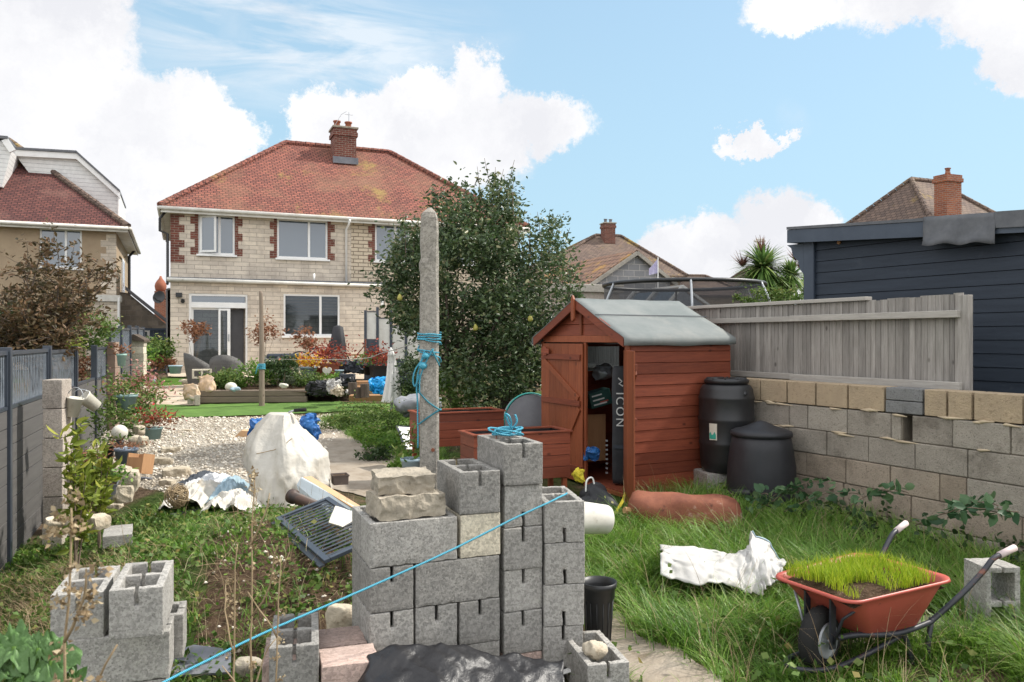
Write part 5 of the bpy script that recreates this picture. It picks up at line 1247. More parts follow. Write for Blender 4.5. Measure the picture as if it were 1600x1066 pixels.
# ---------------------------------------------------------------- shed and the things round it
SY = math.atan2(.464, .886); SO = (1.175, 7.9, .33)
def sw(x, y, z=0):
    return (SO[0]+math.cos(SY)*x-math.sin(SY)*y, SO[1]+math.sin(SY)*x+math.cos(SY)*y, SO[2]+z)
def shed():
    t = thing('garden_shed', 'red brown wooden garden shed with felt roof and an open plank door', 'shed', SO, SY)
    Lx, Wy, ze = 1.30, 1.75, 1.58; ap = ze+.40; ym = Wy/2; r = random.Random(2)
    # side facing the camera: shiplap boards
    def boards(mb, x0, x1, z0, z1, bh=.113, ax='x', fx=0, cut=None):
        z = z0
        while z < z1-.01:
            zt = min(z+bh, z1); c = r.random()
            def pt(u, o, zz): return (u, o, zz) if ax == 'x' else (o, u, zz)
            a, b = x0, x1; a2, b2 = x0, x1
            if cut: a, b = cut(z); a2, b2 = cut(zt)
            if b2-a2 > .01: 
                mb.add([pt(a,fx-.010,z),pt(b,fx-.010,z),pt(b2,fx-.005,zt-.010),pt(a2,fx-.005,zt-.010),pt(a2,fx+.004,zt-.001),pt(b2,fx+.004,zt-.001),pt(a,fx+.008,z),pt(b,fx+.008,z),pt(a2,fx+.008,zt-.001),pt(b2,fx+.008,zt-.001)],
                    [(0,1,2,3),(3,2,5,4),(4,5,9,8),(6,8,9,7),(0,6,7,1),(0,3,4,8,6),(1,7,9,5,2)], c)
            z += bh
    s = MB(); boards(s, 0, Lx, 0, ze-.05); s.build('side_wall', m_redh, t)
    s = MB(); s.box(0, .62, Wy-.012, Wy, 0, ze-.05).box(1.1, Lx, Wy-.012, Wy, 0, ze-.05).box(.62, 1.1, Wy-.012, Wy, 0, 1.20).box(.62, 1.1, Wy-.012, Wy, 1.50, ze-.05); s.build('side_wall', m_redh, t)
    w = MB().box(.62, 1.1, Wy-.010, Wy-.006, 1.20, 1.50).build('window', m_glass_clear, t)
    s = MB(); s.prism([(0.01,0),(Wy-.01,0),(Wy-.01,ze-.04),(ym,ap-.06),(.01,ze-.04)], 0, .012, M=Matrix(((0,1,0,Lx-.015),(1,0,0,0),(0,0,1,0),(0,0,0,1)))); s.build('end_wall', m_redh, t)
    MB().box(0.01, Lx-.02, .01, Wy-.02, .03, .05).build('floor', m_redh, t)
    # front gable above the doors
    f = MB(); y0, y1, zo = .075, .79, 1.555
    boards(f, 0.012, Wy, zo+.075, ap-.03, .125, 'y', 0, cut=lambda z: (max(.012, ym-(ap-z)*(ym/(ap-ze))), min(Wy-.012, ym+(ap-z)*(ym/(ap-ze)))))
    f.build('gable_boards', m_redh, t)
    f = MB(); f.box(-.018, .012, 0.0, y0, 0, ze-.02, .7).box(-.018, .012, Wy-.05, Wy, 0, ze-.02).box(-.02, .012, y0+.002, Wy-.052, zo, zo+.073, .75).box(-.016, .012, y1, y1+.04, 0, zo-.002).box(-.03, -.012, ym-.02, ym+.02, zo+.08, ap-.05, .2).box(-.018,.012,y0+.002,y1-.002,0,.04)
    f.build('door_frame', m_redv, t, bevel=.003)
    # bargeboards with a finial
    b = MB(); e = ze-.05
    for sg in (-1, 1):
        yb = ym+sg*(ym+.03); zb = ap-(ap-ze)*(ym+.03)/ym
        b.add([(-.11,ym,ap-.055),(-.11,yb,zb-.055),(-.11,yb,zb+.045),(-.11,ym,ap+.045),(-.085,ym,ap-.055),(-.085,yb,zb-.055),(-.085,yb,zb+.045),(-.085,ym,ap+.045)], [(0,1,2,3),(4,7,6,5),(0,4,5,1),(3,2,6,7),(1,5,6,2),(0,3,7,4)], .45 if sg < 0 else .3)
    b.build('bargeboard', m_redh, t, bevel=.002)
    MB().prism([(-.03,-.17),(0,-.20),(.03,-.17),(.028,.04),(0,.085),(-.028,.04)], -.135, -.112, M=Matrix(((0,1,0,0),(1,0,0,ym),(0,0,1,ap),(0,0,0,1)))).build('finial', m_redv, t, bevel=.002)
    # felt roof with turned down edges
    rf = MB(); n = 14
    for sg in (-1, 1):
        o = len(rf.v); pr = []
        for i in range(8): 
            k = i/7; yb = ym+sg*k*(ym+.045); pr.append((yb, ap-(ap-ze)*(abs(yb-ym))/ym+.052-.006*math.sin(k*3)))
        yb, zb = pr[-1]; pr += [(yb+sg*.014, zb-.03), (yb+sg*.012, zb-.085)]
        m = len(pr)
        for i in range(n+1):
            x = -.115+(Lx+.15)*i/n
            for j, (y, z) in enumerate(pr):
                wob = (.008*math.sin(i*1.1+j)+(.010*math.sin(i*.7) if j >= m-2 else 0)); drop = -.03*max(0, (i/n-.75)*4)**2 if j >= m-1 else 0
                rf.v.append((x, y, z+wob*.35-drop*.5)); rf.c.append(.5)
        rf.f += [(o+i*m+j, o+i*m+j+1, o+(i+1)*m+j+1, o+(i+1)*m+j) for i in range(n) for j in range(m-1)]
    o = rf.build('roof', m_felt, t, True); o.modifiers.new('s', 'SOLIDIFY').thickness = .006
    sm = MB(); pr = [(ym-.42, ap-(ap-ze)*.42/ym+.058)]; sm.box(-.115, Lx+.08, ym-.425, ym-.418, pr[0][1]-.006, pr[0][1]+.003).build('felt_lap', m_felt_dk, o)
    # closed door leaf, slightly ajar, with ledges and braces
    def leaf(name_, w, h, loc, rz, flip=1, braces=True, warp=0):
        d = thing(name_, None, None, loc, rz); d.parent = t; m = MB(); n_ = 6; bw = w/n_
        for i in range(n_): m.box(-.014, 0, i*bw+.001, (i+1)*bw-.001, 0, h, r.random())
        m.build('planks', m_redv, d, bevel=.0015); m = MB()
        zl = (.09*h, .42*h, .86*h) if warp else (.08*h, .55*h, .91*h)
        L = ((0.03, w-.0, h*.565),(0.03, w, h*.90))
        for a, b_, z in L+((.0, w, .09*h),): MB().box(-.036, -.015, a, b_, z-.03, z+.03, .35).build('ledge', m_redh, d, bevel=.002)
        if braces:
            m = MB(); m.bar((-.026, .06, h*.60), (-.026, w-.05, h*.87), .06, .02, .4, up=(1,0,0)).build('brace', m_redv, d, bevel=.002); MB().bar((-.026, .05, h*.53), (-.026, w*.55, h*.13), .06, .02, .4, up=(1,0,0)).build('brace', m_redv, d, bevel=.002)
        return d
    d = leaf('door', .86, 1.50, (-.024, y1+.03, .04), 0)
    MB().box(-.055, -.040, .66, .83, 1.38, 1.44, .9).box(-.052,-.040,.72,.80,1.36,1.46,.9).build('turn_button', m_redh, d, bevel=.003)
    a = R(180-10); d = leaf('door', .66, 1.50, (-.03, .075, -.02), R(100)-SY*0+R(0), braces=True, warp=1)
    d.rotation_euler = (0, 0, math.atan2(-1, .0)-SY-R(90))
    # interior clutter (each thing separate)
shed()
def shed_things():
    rz = SY
    # black long bag with lettering
    px = lambda a, b, Y: at(a, b, Y)
    b0 = px(968, 752, 8.45); t = thing('kit_bag', 'tall black kit bag with pale capital letters standing in the shed doorway', 'bag', (b0[0], 8.40, .40), R(-8))
    h = EYE-(572-530)/F*8.4-.40
    m = MB(); n = 10; prof = [(.075,0),(.082,.05),(.085,h*.35),(.080,h*.55),(.088,h*.8),(.082,h-.04),(.06,h)]
    for w_, z in prof:
        for k in range(16):
            a_ = 2*math.pi*k/16; c, s = math.cos(a_), math.sin(a_); q = (abs(c)**5+abs(s)**5)**(-.2); m.v.append((c*w_*q, s*w_*q*.55, z)); m.c.append(.5)
    m.f = [(j*16+k, j*16+(k+1) % 16, (j+1)*16+(k+1) % 16, (j+1)*16+k) for j in range(6) for k in range(16)]+[tuple(96+k for k in range(16)), tuple(range(15,-1,-1))]
    m.build('bag_body', m_bag, t, True)
    c = bpy.data.curves.new('lettering', 'FONT'); c.body = 'ICON'; c.size = .125; c.extrude = .0015; c.space_character = 1.25; c.align_x = 'LEFT'
    o = bpy.data.objects.new('lettering_curve', c); C.objects.link(o); dg = bpy.context.evaluated_depsgraph_get(); me = bpy.data.meshes.new_from_object(o.evaluated_get(dg)); bpy.data.objects.remove(o)
    lo = bpy.data.objects.new('lettering', me); C.objects.link(lo); me.materials.clear(); me.materials.append(m_letter); lo.parent = t; lo.matrix_local = Matrix.Translation((-.04, -.0525, h*.78)) @ Matrix.Rotation(R(90), 4, 'X') @ Matrix.Rotation(R(-90), 4, 'Z')
    MB().tube([(-.02,-.05,h*.90),(.02,-.052,h*.87),(-.01,-.052,h*.85),(.03,-.05,h*.83)], .007, 5).build('emblem', m_letter, t)
    MB().box(-.07, .07, -.056, -.050, h*.30, h*.33).build('seam', m_cushion, t)
    # green box with lettering-like pale panels
    g = thing('cardboard_box', 'dark green printed box tilted on its side inside the shed', 'box', px(934, 622, 9.0), R(20)); g.rotation_euler = (0, R(-14), R(15))
    MB().box(-.13, .13, -.1, .1, -.09, .09).build('carton', m_green_box, g, bevel=.01); l = MB()
    for i in range(3): l.box(-.10, .02+.02*i, -.104, -.101, .04-.05*i, .055-.05*i)
    l.build('print', m_letter, g); MB().box(-.02,.08,-.104,-.101,-.045,-.03).build('print', m_redp, g)
    g = thing('wooden_board', 'tan board leaning inside the shed under the green box', 'board', px(932, 700, 9.05), R(25)); MB().box(-.15, .12, 0, .02, -.15, .38).build('panel', m_pine, g)
    o = rough_mb(.30, .22, .20, .05, 7, 3, fr=5, rnd_=.8).build('plastic_tub', m_steel, smooth=True); o.location = px(940, 580, 9.3); tag(o, 'grey rounded plastic tub high up inside the shed', 'tub')
    o = rough_mb(.15, .14, .12, .03, 10, 8, fr=14, rnd_=.4).build('carrier_bag', m_blue); o.location = px(925, 708, 8.6); tag(o, 'blue and white carrier bag on the shed floor', 'bag')
    b = MB()
    for i in range(8): b.box(-.012, .012, -.01, .01, i*.05, i*.05+.018)
    o = b.build('chain_rack', m_steel); o.location = px(948, 740, 8.7); tag(o, 'dark rack with a row of pale dots inside the shed', 'rack'); 
    # black sack in front with a yellow strap
    P = px(930, 762, 7.35); t = thing('black_holdall', 'black crumpled holdall with a yellow strap slumped in front of the shed door', 'bag', (P[0], 7.35, gz(P[0], 7.35)+.12), R(25))
    rough_mb(.42, .30, .30, .06, 12, 6, fr=5, rnd_=.9).build('bag_body', m_bag, t, True)
    s = MB(); pts = [Vector((.26,-.10,.10)), Vector((.18,-.19,.06)), Vector((.08,-.24,-.02)), Vector((-.03,-.25,-.12)), Vector((-.08,-.25,-.2))]
    for a, b_ in zip(pts, pts[1:]): s.bar(a, b_, .03, .004, .5, up=(0,1,0))
    s.build('strap', m_yel, t); MB().tube(wiggle([(-.1,-.0,.13),(-.09,0,.23),(-.03,0,.25),(.0,0,.14)], 12), .008, 6).build('handle', m_white, t)
    o = rough_mb(.10, .08, .13, .035, 6, 18, fr=12, rnd_=.5).build('yellow_wrapper', m_yel); o.location = px(905, 742, 7.5); tag(o, 'crumpled yellow wrapper left of the black holdall', 'wrapper')
    # white bucket on its side
    t = thing('white_bucket', 'white plastic bucket lying on its side in the grass behind the right block column', 'bucket', (0,0,0)); P = px(922, 810, 5.6)
    t.matrix_world = Matrix.Translation(P) @ Matrix.Rotation(R(-80), 4, 'Y') @ Matrix.Rotation(R(25), 4, 'X')
    MB().lathe([(.001,-.14),(.098,-.14),(.102,-.13),(.115,.12),(.124,.125),(.124,.14),(.112,.14),(.10,-.12),(.001,-.12)], 26).build('tub', m_whitedirty, t, True)
    MB().tube([(.12*math.cos(a*.2618+1.57), .03, .12+.12*math.sin(a*.2618)*.8) for a in range(13)], .003, 5).build('handle', m_steel, t, True)
    # black flower bucket at the centre right
    P = px(935, 960, 4.42); z0 = gz(P[0], 4.42); zt = EYE-(908-530)/F*4.42
    t = thing('black_bucket', 'tall black plastic flower bucket standing beside the right block column', 'bucket', (P[0], 4.42, zt-.34)); h = .34
    prof = [(.001,0),(.062,0),(.066,.01),(.082,h*.72),(.090,h*.74),(.092,h-.035),(.100,h-.03),(.102,h),(.095,h),(.084,h-.04),(.06,.012),(.001,.012)]
    m = MB().lathe(prof, 36)
    for k in range(14):
        a = 2*math.pi*k/14; m.tube([(.067*math.cos(a), .067*math.sin(a), .012), (.082*math.cos(a), .082*math.sin(a), h*.70)], .003, 4)
    m.build('pot', m_blackpl, t, True)
    if zt-.34-z0 > .02: block((P[0]-.08, 4.3, z0-.01), R(12), 'grey block half hidden in the grass under the black bucket', None) if zt-.34-z0 > .2 else None
shed_things()

def planter(px, py, Y, w, d, body, total, lab, soil=True):
    x, y, z = at(px, py, Y); t = thing('wooden_planter', lab, 'planter', (x, y, z-total), YAW, 'red stained trough planters'); r = random.Random(int(px))
    h0 = total-body; n = 4; bh = body/n
    for nm, (a, b, c, e) in (('front_boards', (0, w, 0, .018)), ('back_boards', (0, w, d-.018, d))):
        m = MB()
        for i in range(n): m.box(a, b, c, e, h0+i*bh, h0+(i+1)*bh-.004, r.random())
        m.build(nm, m_redh, t, bevel=.002)
    m = MB()
    for xe in (0, w-.018):
        m = MB()
        for i in range(n): m.box(xe, xe+.018, .0185, d-.0185, h0+i*bh, h0+(i+1)*bh-.004, r.random())
        m.build('end_boards', m_redh, t, bevel=.002)
    m = MB().box(-.02, w+.02, -.02, .03, total, total+.016, .7).box(-.02, w+.02, d-.03, d+.02, total, total+.016, .7).box(-.02, .03, .0305, d-.0305, total, total+.016, .7).box(w-.03, w+.02, .0305, d-.0305, total, total+.016, .7); m.build('top_rim', m_redh, t, bevel=.002)
    MB().box(.02, w-.02, .02, d-.02, total-.12, total-.11).box(.0185,.0225,.0225,d-.0225,total-.12,total-.003).box(.0185,w-.0185,d-.0225,d-.0185,total-.12,total-.003).box(w-.0225,w-.0185,.0225,d-.0225,total-.12,total-.003).build('liner', m_sheet, t)
    for a in (.022, w-.067):
        for b in (.022, d-.067): MB().box(a, a+.045, b, b+.045, 0, total-.13, r.random()).build('leg', m_redv, t, bevel=.002)
    return t
PA = planter(656, 648, 8.6, .98, .42, .36, .80, 'further red stained trough planter behind the concrete post')
PB = planter(741, 682, 7.35, .99, .40, .44, .72, 'nearer red stained trough planter behind the tall block column')
PB2 = None

def bins():
    # water butt on a block
    x, y = 2.194, 8.15; z0 = EYE-(735-530)/F*y; t = thing('water_butt', 'tall black plastic water butt with a ribbed lid standing on a block beside the shed', 'water butt', (x, y, z0))
    H = .955; m = MB()
    prof = [(.001,0),(.235,0),(.245,.015),(.262,.12),(.268,.25),(.275,.28),(.275,.30),(.268,.32),(.276,.5),(.283,.52),(.283,.54),(.276,.56),(.274,.72),(.28,.74),(.28,.755),(.270,.77),(.262,.83),(.24,.87),(.21,.885),(.20,.89),(.20,.90),(.001,.90)]
    m.lathe(prof, 44).build('barrel', m_blackpl, t, True)
    l = MB().lathe([(.212,.893),(.222,.895),(.225,.925),(.215,.935),(.14,.945),(.05,.94),(.001,.94)], 40)
    for k in range(10): a = .628*k; l.tube([(.06*math.cos(a), .06*math.sin(a), .945), (.205*math.cos(a), .205*math.sin(a), .942)], .009, 5)
    l.build('lid', m_blackpl, t, True)
    MB().lathe([(.001,0),(.022,0),(.022,.008),(.001,.008)], 16, M=Matrix.Translation((.12,-.235,.80)) @ Matrix.Rotation(R(70), 4, 'X')).build('outlet', m_blackpl, t, True)
    # sticker wrapped on the side
    s = MB(); a0 = R(197+22)
    for i in range(7):
        a = a0+i*.05; s.v += [(.2785*math.cos(a)*1.004, .2785*math.sin(a)*1.004, .335), (.283*math.cos(a), .283*math.sin(a), .50)]; s.c += [.5]*2
    s.f = [(2*i, 2*i+2, 2*i+3, 2*i+1) for i in range(6)]; s.build('label', m_creamy, t); s2 = MB()
    for i in range(6):
        a = a0+.01+i*.05; s2.v += [(.2805*math.cos(a)*1.004, .2805*math.sin(a)*1.004, .345), (.2820*math.cos(a)*1.003, .2820*math.sin(a)*1.003, .40+.02*math.sin(i*2))]; s2.c += [.5]*2
    s2.f = [(2*i, 2*i+2, 2*i+3, 2*i+1) for i in range(5)]; s2.build('label_print', m_labelg, t)
    g = gz(x, y); block((x-.25, y-.22, z0-BH-.002), R(10), 'grey block under the left side of the water butt', 'blocks under the water butt', 'solid'); block((x+.0, y-.22, z0-BH-.002), R(10), 'grey block under the right side of the water butt', 'blocks under the water butt', 'solid')
    # compost bin
    x, y = 2.385, 7.62; z0 = gz(x, y)-.03; zt = EYE-(657-530)/F*y; H = zt-z0
    t = thing('compost_bin', 'black tapering compost bin with a conical lid beside the block wall', 'compost bin', (x, y, z0)); m = MB(); n = 48
    prof = [(.345,0),(.35,.03),(.33,.10),(.325,.28),(.312,.45),(.29,.62),(.268,.75),(.262,H-.13)]
    for r_, z in prof:
        for k in range(n):
            a = 2*math.pi*k/n; w = .006*math.sin(a*6+z*3)*(1 if .1 < z < .7 else 0)+.010*math.exp(-((z-.50-.05*math.sin(a*3))/.02)**2)
            m.v.append(((r_+w)*math.cos(a), (r_+w)*math.sin(a), z)); m.c.append(.5)
    m.f = [(i*n+k, i*n+(k+1) % n, (i+1)*n+(k+1) % n, (i+1)*n+k) for i in range(len(prof)-1) for k in range(n)]; m.build('body', m_bin, t, True)
    MB().lathe([(.255,H-.15),(.285,H-.145),(.290,H-.12),(.280,H-.10),(.262,H-.095),(.25,H-.085),(.20,H-.075),(.12,H-.045),(.05,H-.012),(.001,H)], 44).build('lid', m_bin, t, True)
    MB().tube([(.353*math.cos(a), .353*math.sin(a), .22+.02*math.sin((a-3.6)*3)) for a in [3.5+.08*i for i in range(9)]], .035, 8).build('hatch_lip', m_bin, t, True)
    # rusty tank
    P = (1.50, 6.95); z0 = gz(*P)+.11; t = thing('rusty_tank', 'rusty red brown metal tank lying on its side in the long grass', 'tank', (P[0], P[1], z0)); t.rotation_euler = (0, R(3), R(-14))
    m = MB(); n = 32; prof = [(-.49,.02),(-.485,.09),(-.46,.15),(-.42,.18)]+[(-.36+.06*i_,.19) for i_ in range(13)]+[(.42,.18),(.46,.15),(.485,.09),(.49,.02)]
    for x_, r_ in prof:
        for k in range(n):
            a = 2*math.pi*k/n; c, s = math.cos(a), math.sin(a); q = (abs(c)**3+abs(s)**3)**(-1/3); dd = 1+.17*mnoise.noise(Vector((x_*3.5, c*1.5, s*1.5)))+.03*mnoise.noise(Vector((x_*11, c*4, s*4))); m.v.append((x_, c*r_*q*1.1*dd, s*r_*q*1.12*dd)); m.c.append(.5)
    m.f = [(i*n+k, i*n+(k+1) % n, (i+1)*n+(k+1) % n, (i+1)*n+k) for i in range(len(prof)-1) for k in range(n)]+[tuple(range(n-1,-1,-1)), tuple((len(prof)-1)*n+k for k in range(n))]
    m.build('shell', m_rust, t, True); MB().tube([(.27,-.02,.19),(.27,-.02,.205)], .026, 12).build('valve', m_steel, t); MB().tube([(-.44,-.15,.05),(-.50,-.2,.06)], .03, 8).build('spout', m_pine, t)
bins()
def barrow():
    # wheel at the left, handles towards the right
    xw = at(1283, 980, 4.3)[0]; z0 = gz(xw, 4.3); t = thing('wheelbarrow', 'red wheelbarrow full of soil and sprouting grass with black tubular frame', 'wheelbarrow', (xw, 4.32, z0-.005), R(28))
    rw, tw = .172, .10
    m = MB(); prof = []
    n, k = 40, 12
    for i in range(n):
        a = 2*math.pi*i/n
        for j in range(k):
            b = 2*math.pi*j/k; rr = (rw-.052)+.052*math.cos(b); tread = .004*(1 if (i % 2) else -.5)*(1 if math.cos(b) > .5 else 0)
            m.v.append(((rr+tread)*math.cos(a), tw/2*math.sin(b), (rr+tread)*math.sin(a))); m.c.append(.5)
    m.f = [(i*k+j, ((i+1) % n)*k+j, ((i+1) % n)*k+(j+1) % k, i*k+(j+1) % k) for i in range(n) for j in range(k)]
    w = thing('wheel', None, None, (.0, 0, rw), R(12)); w.parent = t; m.build('tyre', m_rub, w, True)
    MB().lathe([(.001,-.052),(.03,-.056),(.045,-.045),(.085,-.048),(.094,-.056),(.094,.056),(.085,.048),(.045,.045),(.001,.052)], 28, M=Matrix.Rotation(R(90), 4, 'X')).build('rim', m_steel, w, True)
    MB().tube([(0,-.085,0),(0,.085,0)], .012, 10).build('axle', m_steel, w)
    # tray: lofted rectangle
    zt = .455; 
    def ring(x0, x1, hw0, hw1, z0_, z1_, rad, n=6):
        "rounded trapezoid from front x0 (half width hw0) to back x1 (hw1)"
        pts = []
        cs = [((x0+rad, -hw0+rad), 180), ((x1-rad, -hw1+rad), 270), ((x1-rad, hw1-rad), 0), ((x0+rad, hw0-rad), 90)]
        for (cx, cy), a0 in cs:
            for i in range(n+1):
                a = R(a0+90*i/n); x = cx+rad*math.cos(a); pts.append((x, cy+rad*math.sin(a), z0_+(z1_-z0_)*(x-x0)/(x1-x0)))
        return pts
    X0, X1 = -.07, .70
    rings = [ring(.19, .46, .13, .17, .20, .185, .05), ring(.14, .54, .17, .21, .225, .21, .06), ring(-.0, .66, .25, .275, zt-.06, zt-.03, .08), ring(X0+.02, X1-.02, .262, .295, zt-.005, zt+.02, .08), ring(X0-.015, X1+.015, .278, .312, zt+.002, zt+.026, .09), ring(X0-.02, X1+.02, .283, .317, zt-.012, zt+.012, .09)]
    m = MB(); k = len(rings[0])
    for rg in rings: m.v += rg; m.c += [.5]*k
    m.f = [(i*k+j, i*k+(j+1) % k, (i+1)*k+(j+1) % k, (i+1)*k+j) for i in range(len(rings)-1) for j in range(k)]+[tuple(range(k-1,-1,-1))]
    o = m.build('tray', m_redp, t, True); o.modifiers.new('s', 'SOLIDIFY').thickness = .004
    # frame tubes
    for sg, nm in ((-1, 0), (1, 0)):
        y = .20*sg
        m = MB().tube(wiggle([(.02,.10*sg,rw+.03),(.12,.14*sg,.215),(.35,.20*sg,.20),(.58,.225*sg,.225),(.64,.235*sg,.25),(.82,.28*sg,.375),(.96,.31*sg,.485),(1.03,.32*sg,.545),(1.09,.33*sg,.565)], 40), .0155, 10); m.build('handle_tube', m_blackmet, t, True)
        MB().tube([(1.08,.328*sg,.562),(1.20,.345*sg,.595)], .020, 12).build('grip', m_pink_grip, t, True)
        m = MB().tube(wiggle([(.40,.17*sg,.235),(.46,.19*sg,.14),(.50,.20*sg,.0)], 10), .0145, 8).tube(wiggle([(.585,.225*sg,.23),(.60,.225*sg,.10),(.50,.21*sg,.005)], 10) if False else [(.62,.228*sg,.25),(.60,.222*sg,.12),(.585,.22*sg,.0)], .0145, 8); m.build('leg', m_blackmet, t, True)
        MB().tube([(.0,.09*sg,rw),(-.0,.15*sg,.32),(.03,.20*sg,zt-.08)], .008, 8).build('stay', m_blackmet if sg < 0 else m_steel, t, True)
        MB().box(-.02,.02,.085*sg-.006,.085*sg+.006,rw-.03,rw+.24).build('bracket', m_blackmet, t)
    m = MB().tube(wiggle([(.42,-.18,.17),(.22,-.14,.10),(.05,-.115,.06),(-.10,-.10,.055),(-.20,-.055,.06),(-.225,0,.06),(-.20,.055,.06),(-.10,.10,.055),(.05,.115,.06),(.22,.14,.10),(.42,.18,.17)], 44), .0145, 8); m.build('front_hoop', m_blackmet, t, True)
    # soil heap
    m = MB(); n = 22
    for i in range(n+1):
        for j in range(n+1):
            x = X0+.03+(X1-X0-.06)*i/n; y = (-1+2*j/n)*(.25+.03*i/n); u = max(abs(2*i/n-1), abs(2*j/n-1)); z = zt-.035+.05*(1-u**3)+.018*mnoise.noise(Vector((x*9, y*9, 2)))
            m.v.append((x, y, z)); m.c.append(.5)
    m.f = [(i*(n+1)+j, (i+1)*(n+1)+j, (i+1)*(n+1)+j+1, i*(n+1)+j+1) for i in range(n) for j in range(n)]; s = m.build('soil', m_soil, t, True)
    # sprouting grass in the barrow
    P = []; r = random.Random(6)
    while len(P) < 2600:
        x, y = r.uniform(X0+.05, X1-.05), r.uniform(-.245, .245); 
        if ((x-.14)/.13)**2+((y+.18)/.10)**2 < 1: continue
        if mnoise.noise(Vector((x*5, y*5, 5)))+r.uniform(-.3,.5) < -.0: continue
        P.append((x, y, zt-.01+.03*(1-abs(y)*3)))
    P = np.array(P); V, Fq, rv = blade_arrays(P, .05+.06*NR.random(len(P)), .0045, .2+.3*NR.random(len(P)), rv=np.clip(NR.random(len(P))*.9+.1, 0, 1))
    g = npmesh('grass', V, Fq, m_grass_y, rv=rv); g.matrix_world = Matrix.Translation(t.location) @ Matrix.Rotation(R(28), 4, 'Z'); tag(g, 'bright young grass sprouting from the soil in the wheelbarrow', 'grass', kind='stuff')
m_pink_grip = basic('pale_pink_grip', (.60,.50,.49), (.52,.42,.41), 8, .6, .1)
barrow()
def trampoline():
    Yc, R_ = 15.1, 1.5; X = (1067-800)/F*Yc; zg = .3; t = thing('trampoline', 'round trampoline with black safety net on silver poles behind the shed and fence', 'trampoline', (X, Yc, zg)); zt = 2.94-zg; zb = 2.94-zg-.0
    pts = [(R_*math.cos(a*.2618), R_*math.sin(a*.2618), zt) for a in range(25)]; MB().tube(pts, .035, 8, cap=False).build('top_ring', m_blackpl, t, True)
    MB().tube([(p[0]*1.02, p[1]*1.02, .85) for p in pts], .05, 8, cap=False).build('frame_ring', m_steel, t, True); MB().lathe([(R_*.98,.86),(.001,.84)], 36).build('bed', m_net2, t)
    net = MB(); n = 48
    for i in range(n): a = 2*math.pi*i/n; net.v += [(R_*.99*math.cos(a), R_*.99*math.sin(a), .87), (R_*.99*math.cos(a), R_*.99*math.sin(a), zt)]; net.c += [.5]*2
    net.f = [(2*i, 2*((i+1) % n), 2*((i+1) % n)+1, 2*i+1) for i in range(n)]; net.build('safety_net', m_net, t, True, recalc=False)
    for a in (-97, -37, 23, 83, 143, 203):
        a = R(a); c, s = math.cos(a), math.sin(a)
        MB().tube(wiggle([(c*(R_+.20), s*(R_+.20), 0), (c*(R_+.20), s*(R_+.20), zt-.7), (c*(R_+.16), s*(R_+.16), zt-.35), (c*R_, s*R_, zt)], 16), .022, 8).build('pole', m_steel, t, True)
        MB().tube([(c*R_*1.0, s*R_*1.0, .85), (c*(R_+.05), s*(R_+.05), .02)], .03, 8).build('leg', m_steel, t, True)
m_net2 = basic('trampoline_bed', (.03,.03,.035), (.04,.04,.045), 4, .8, 0)
trampoline()
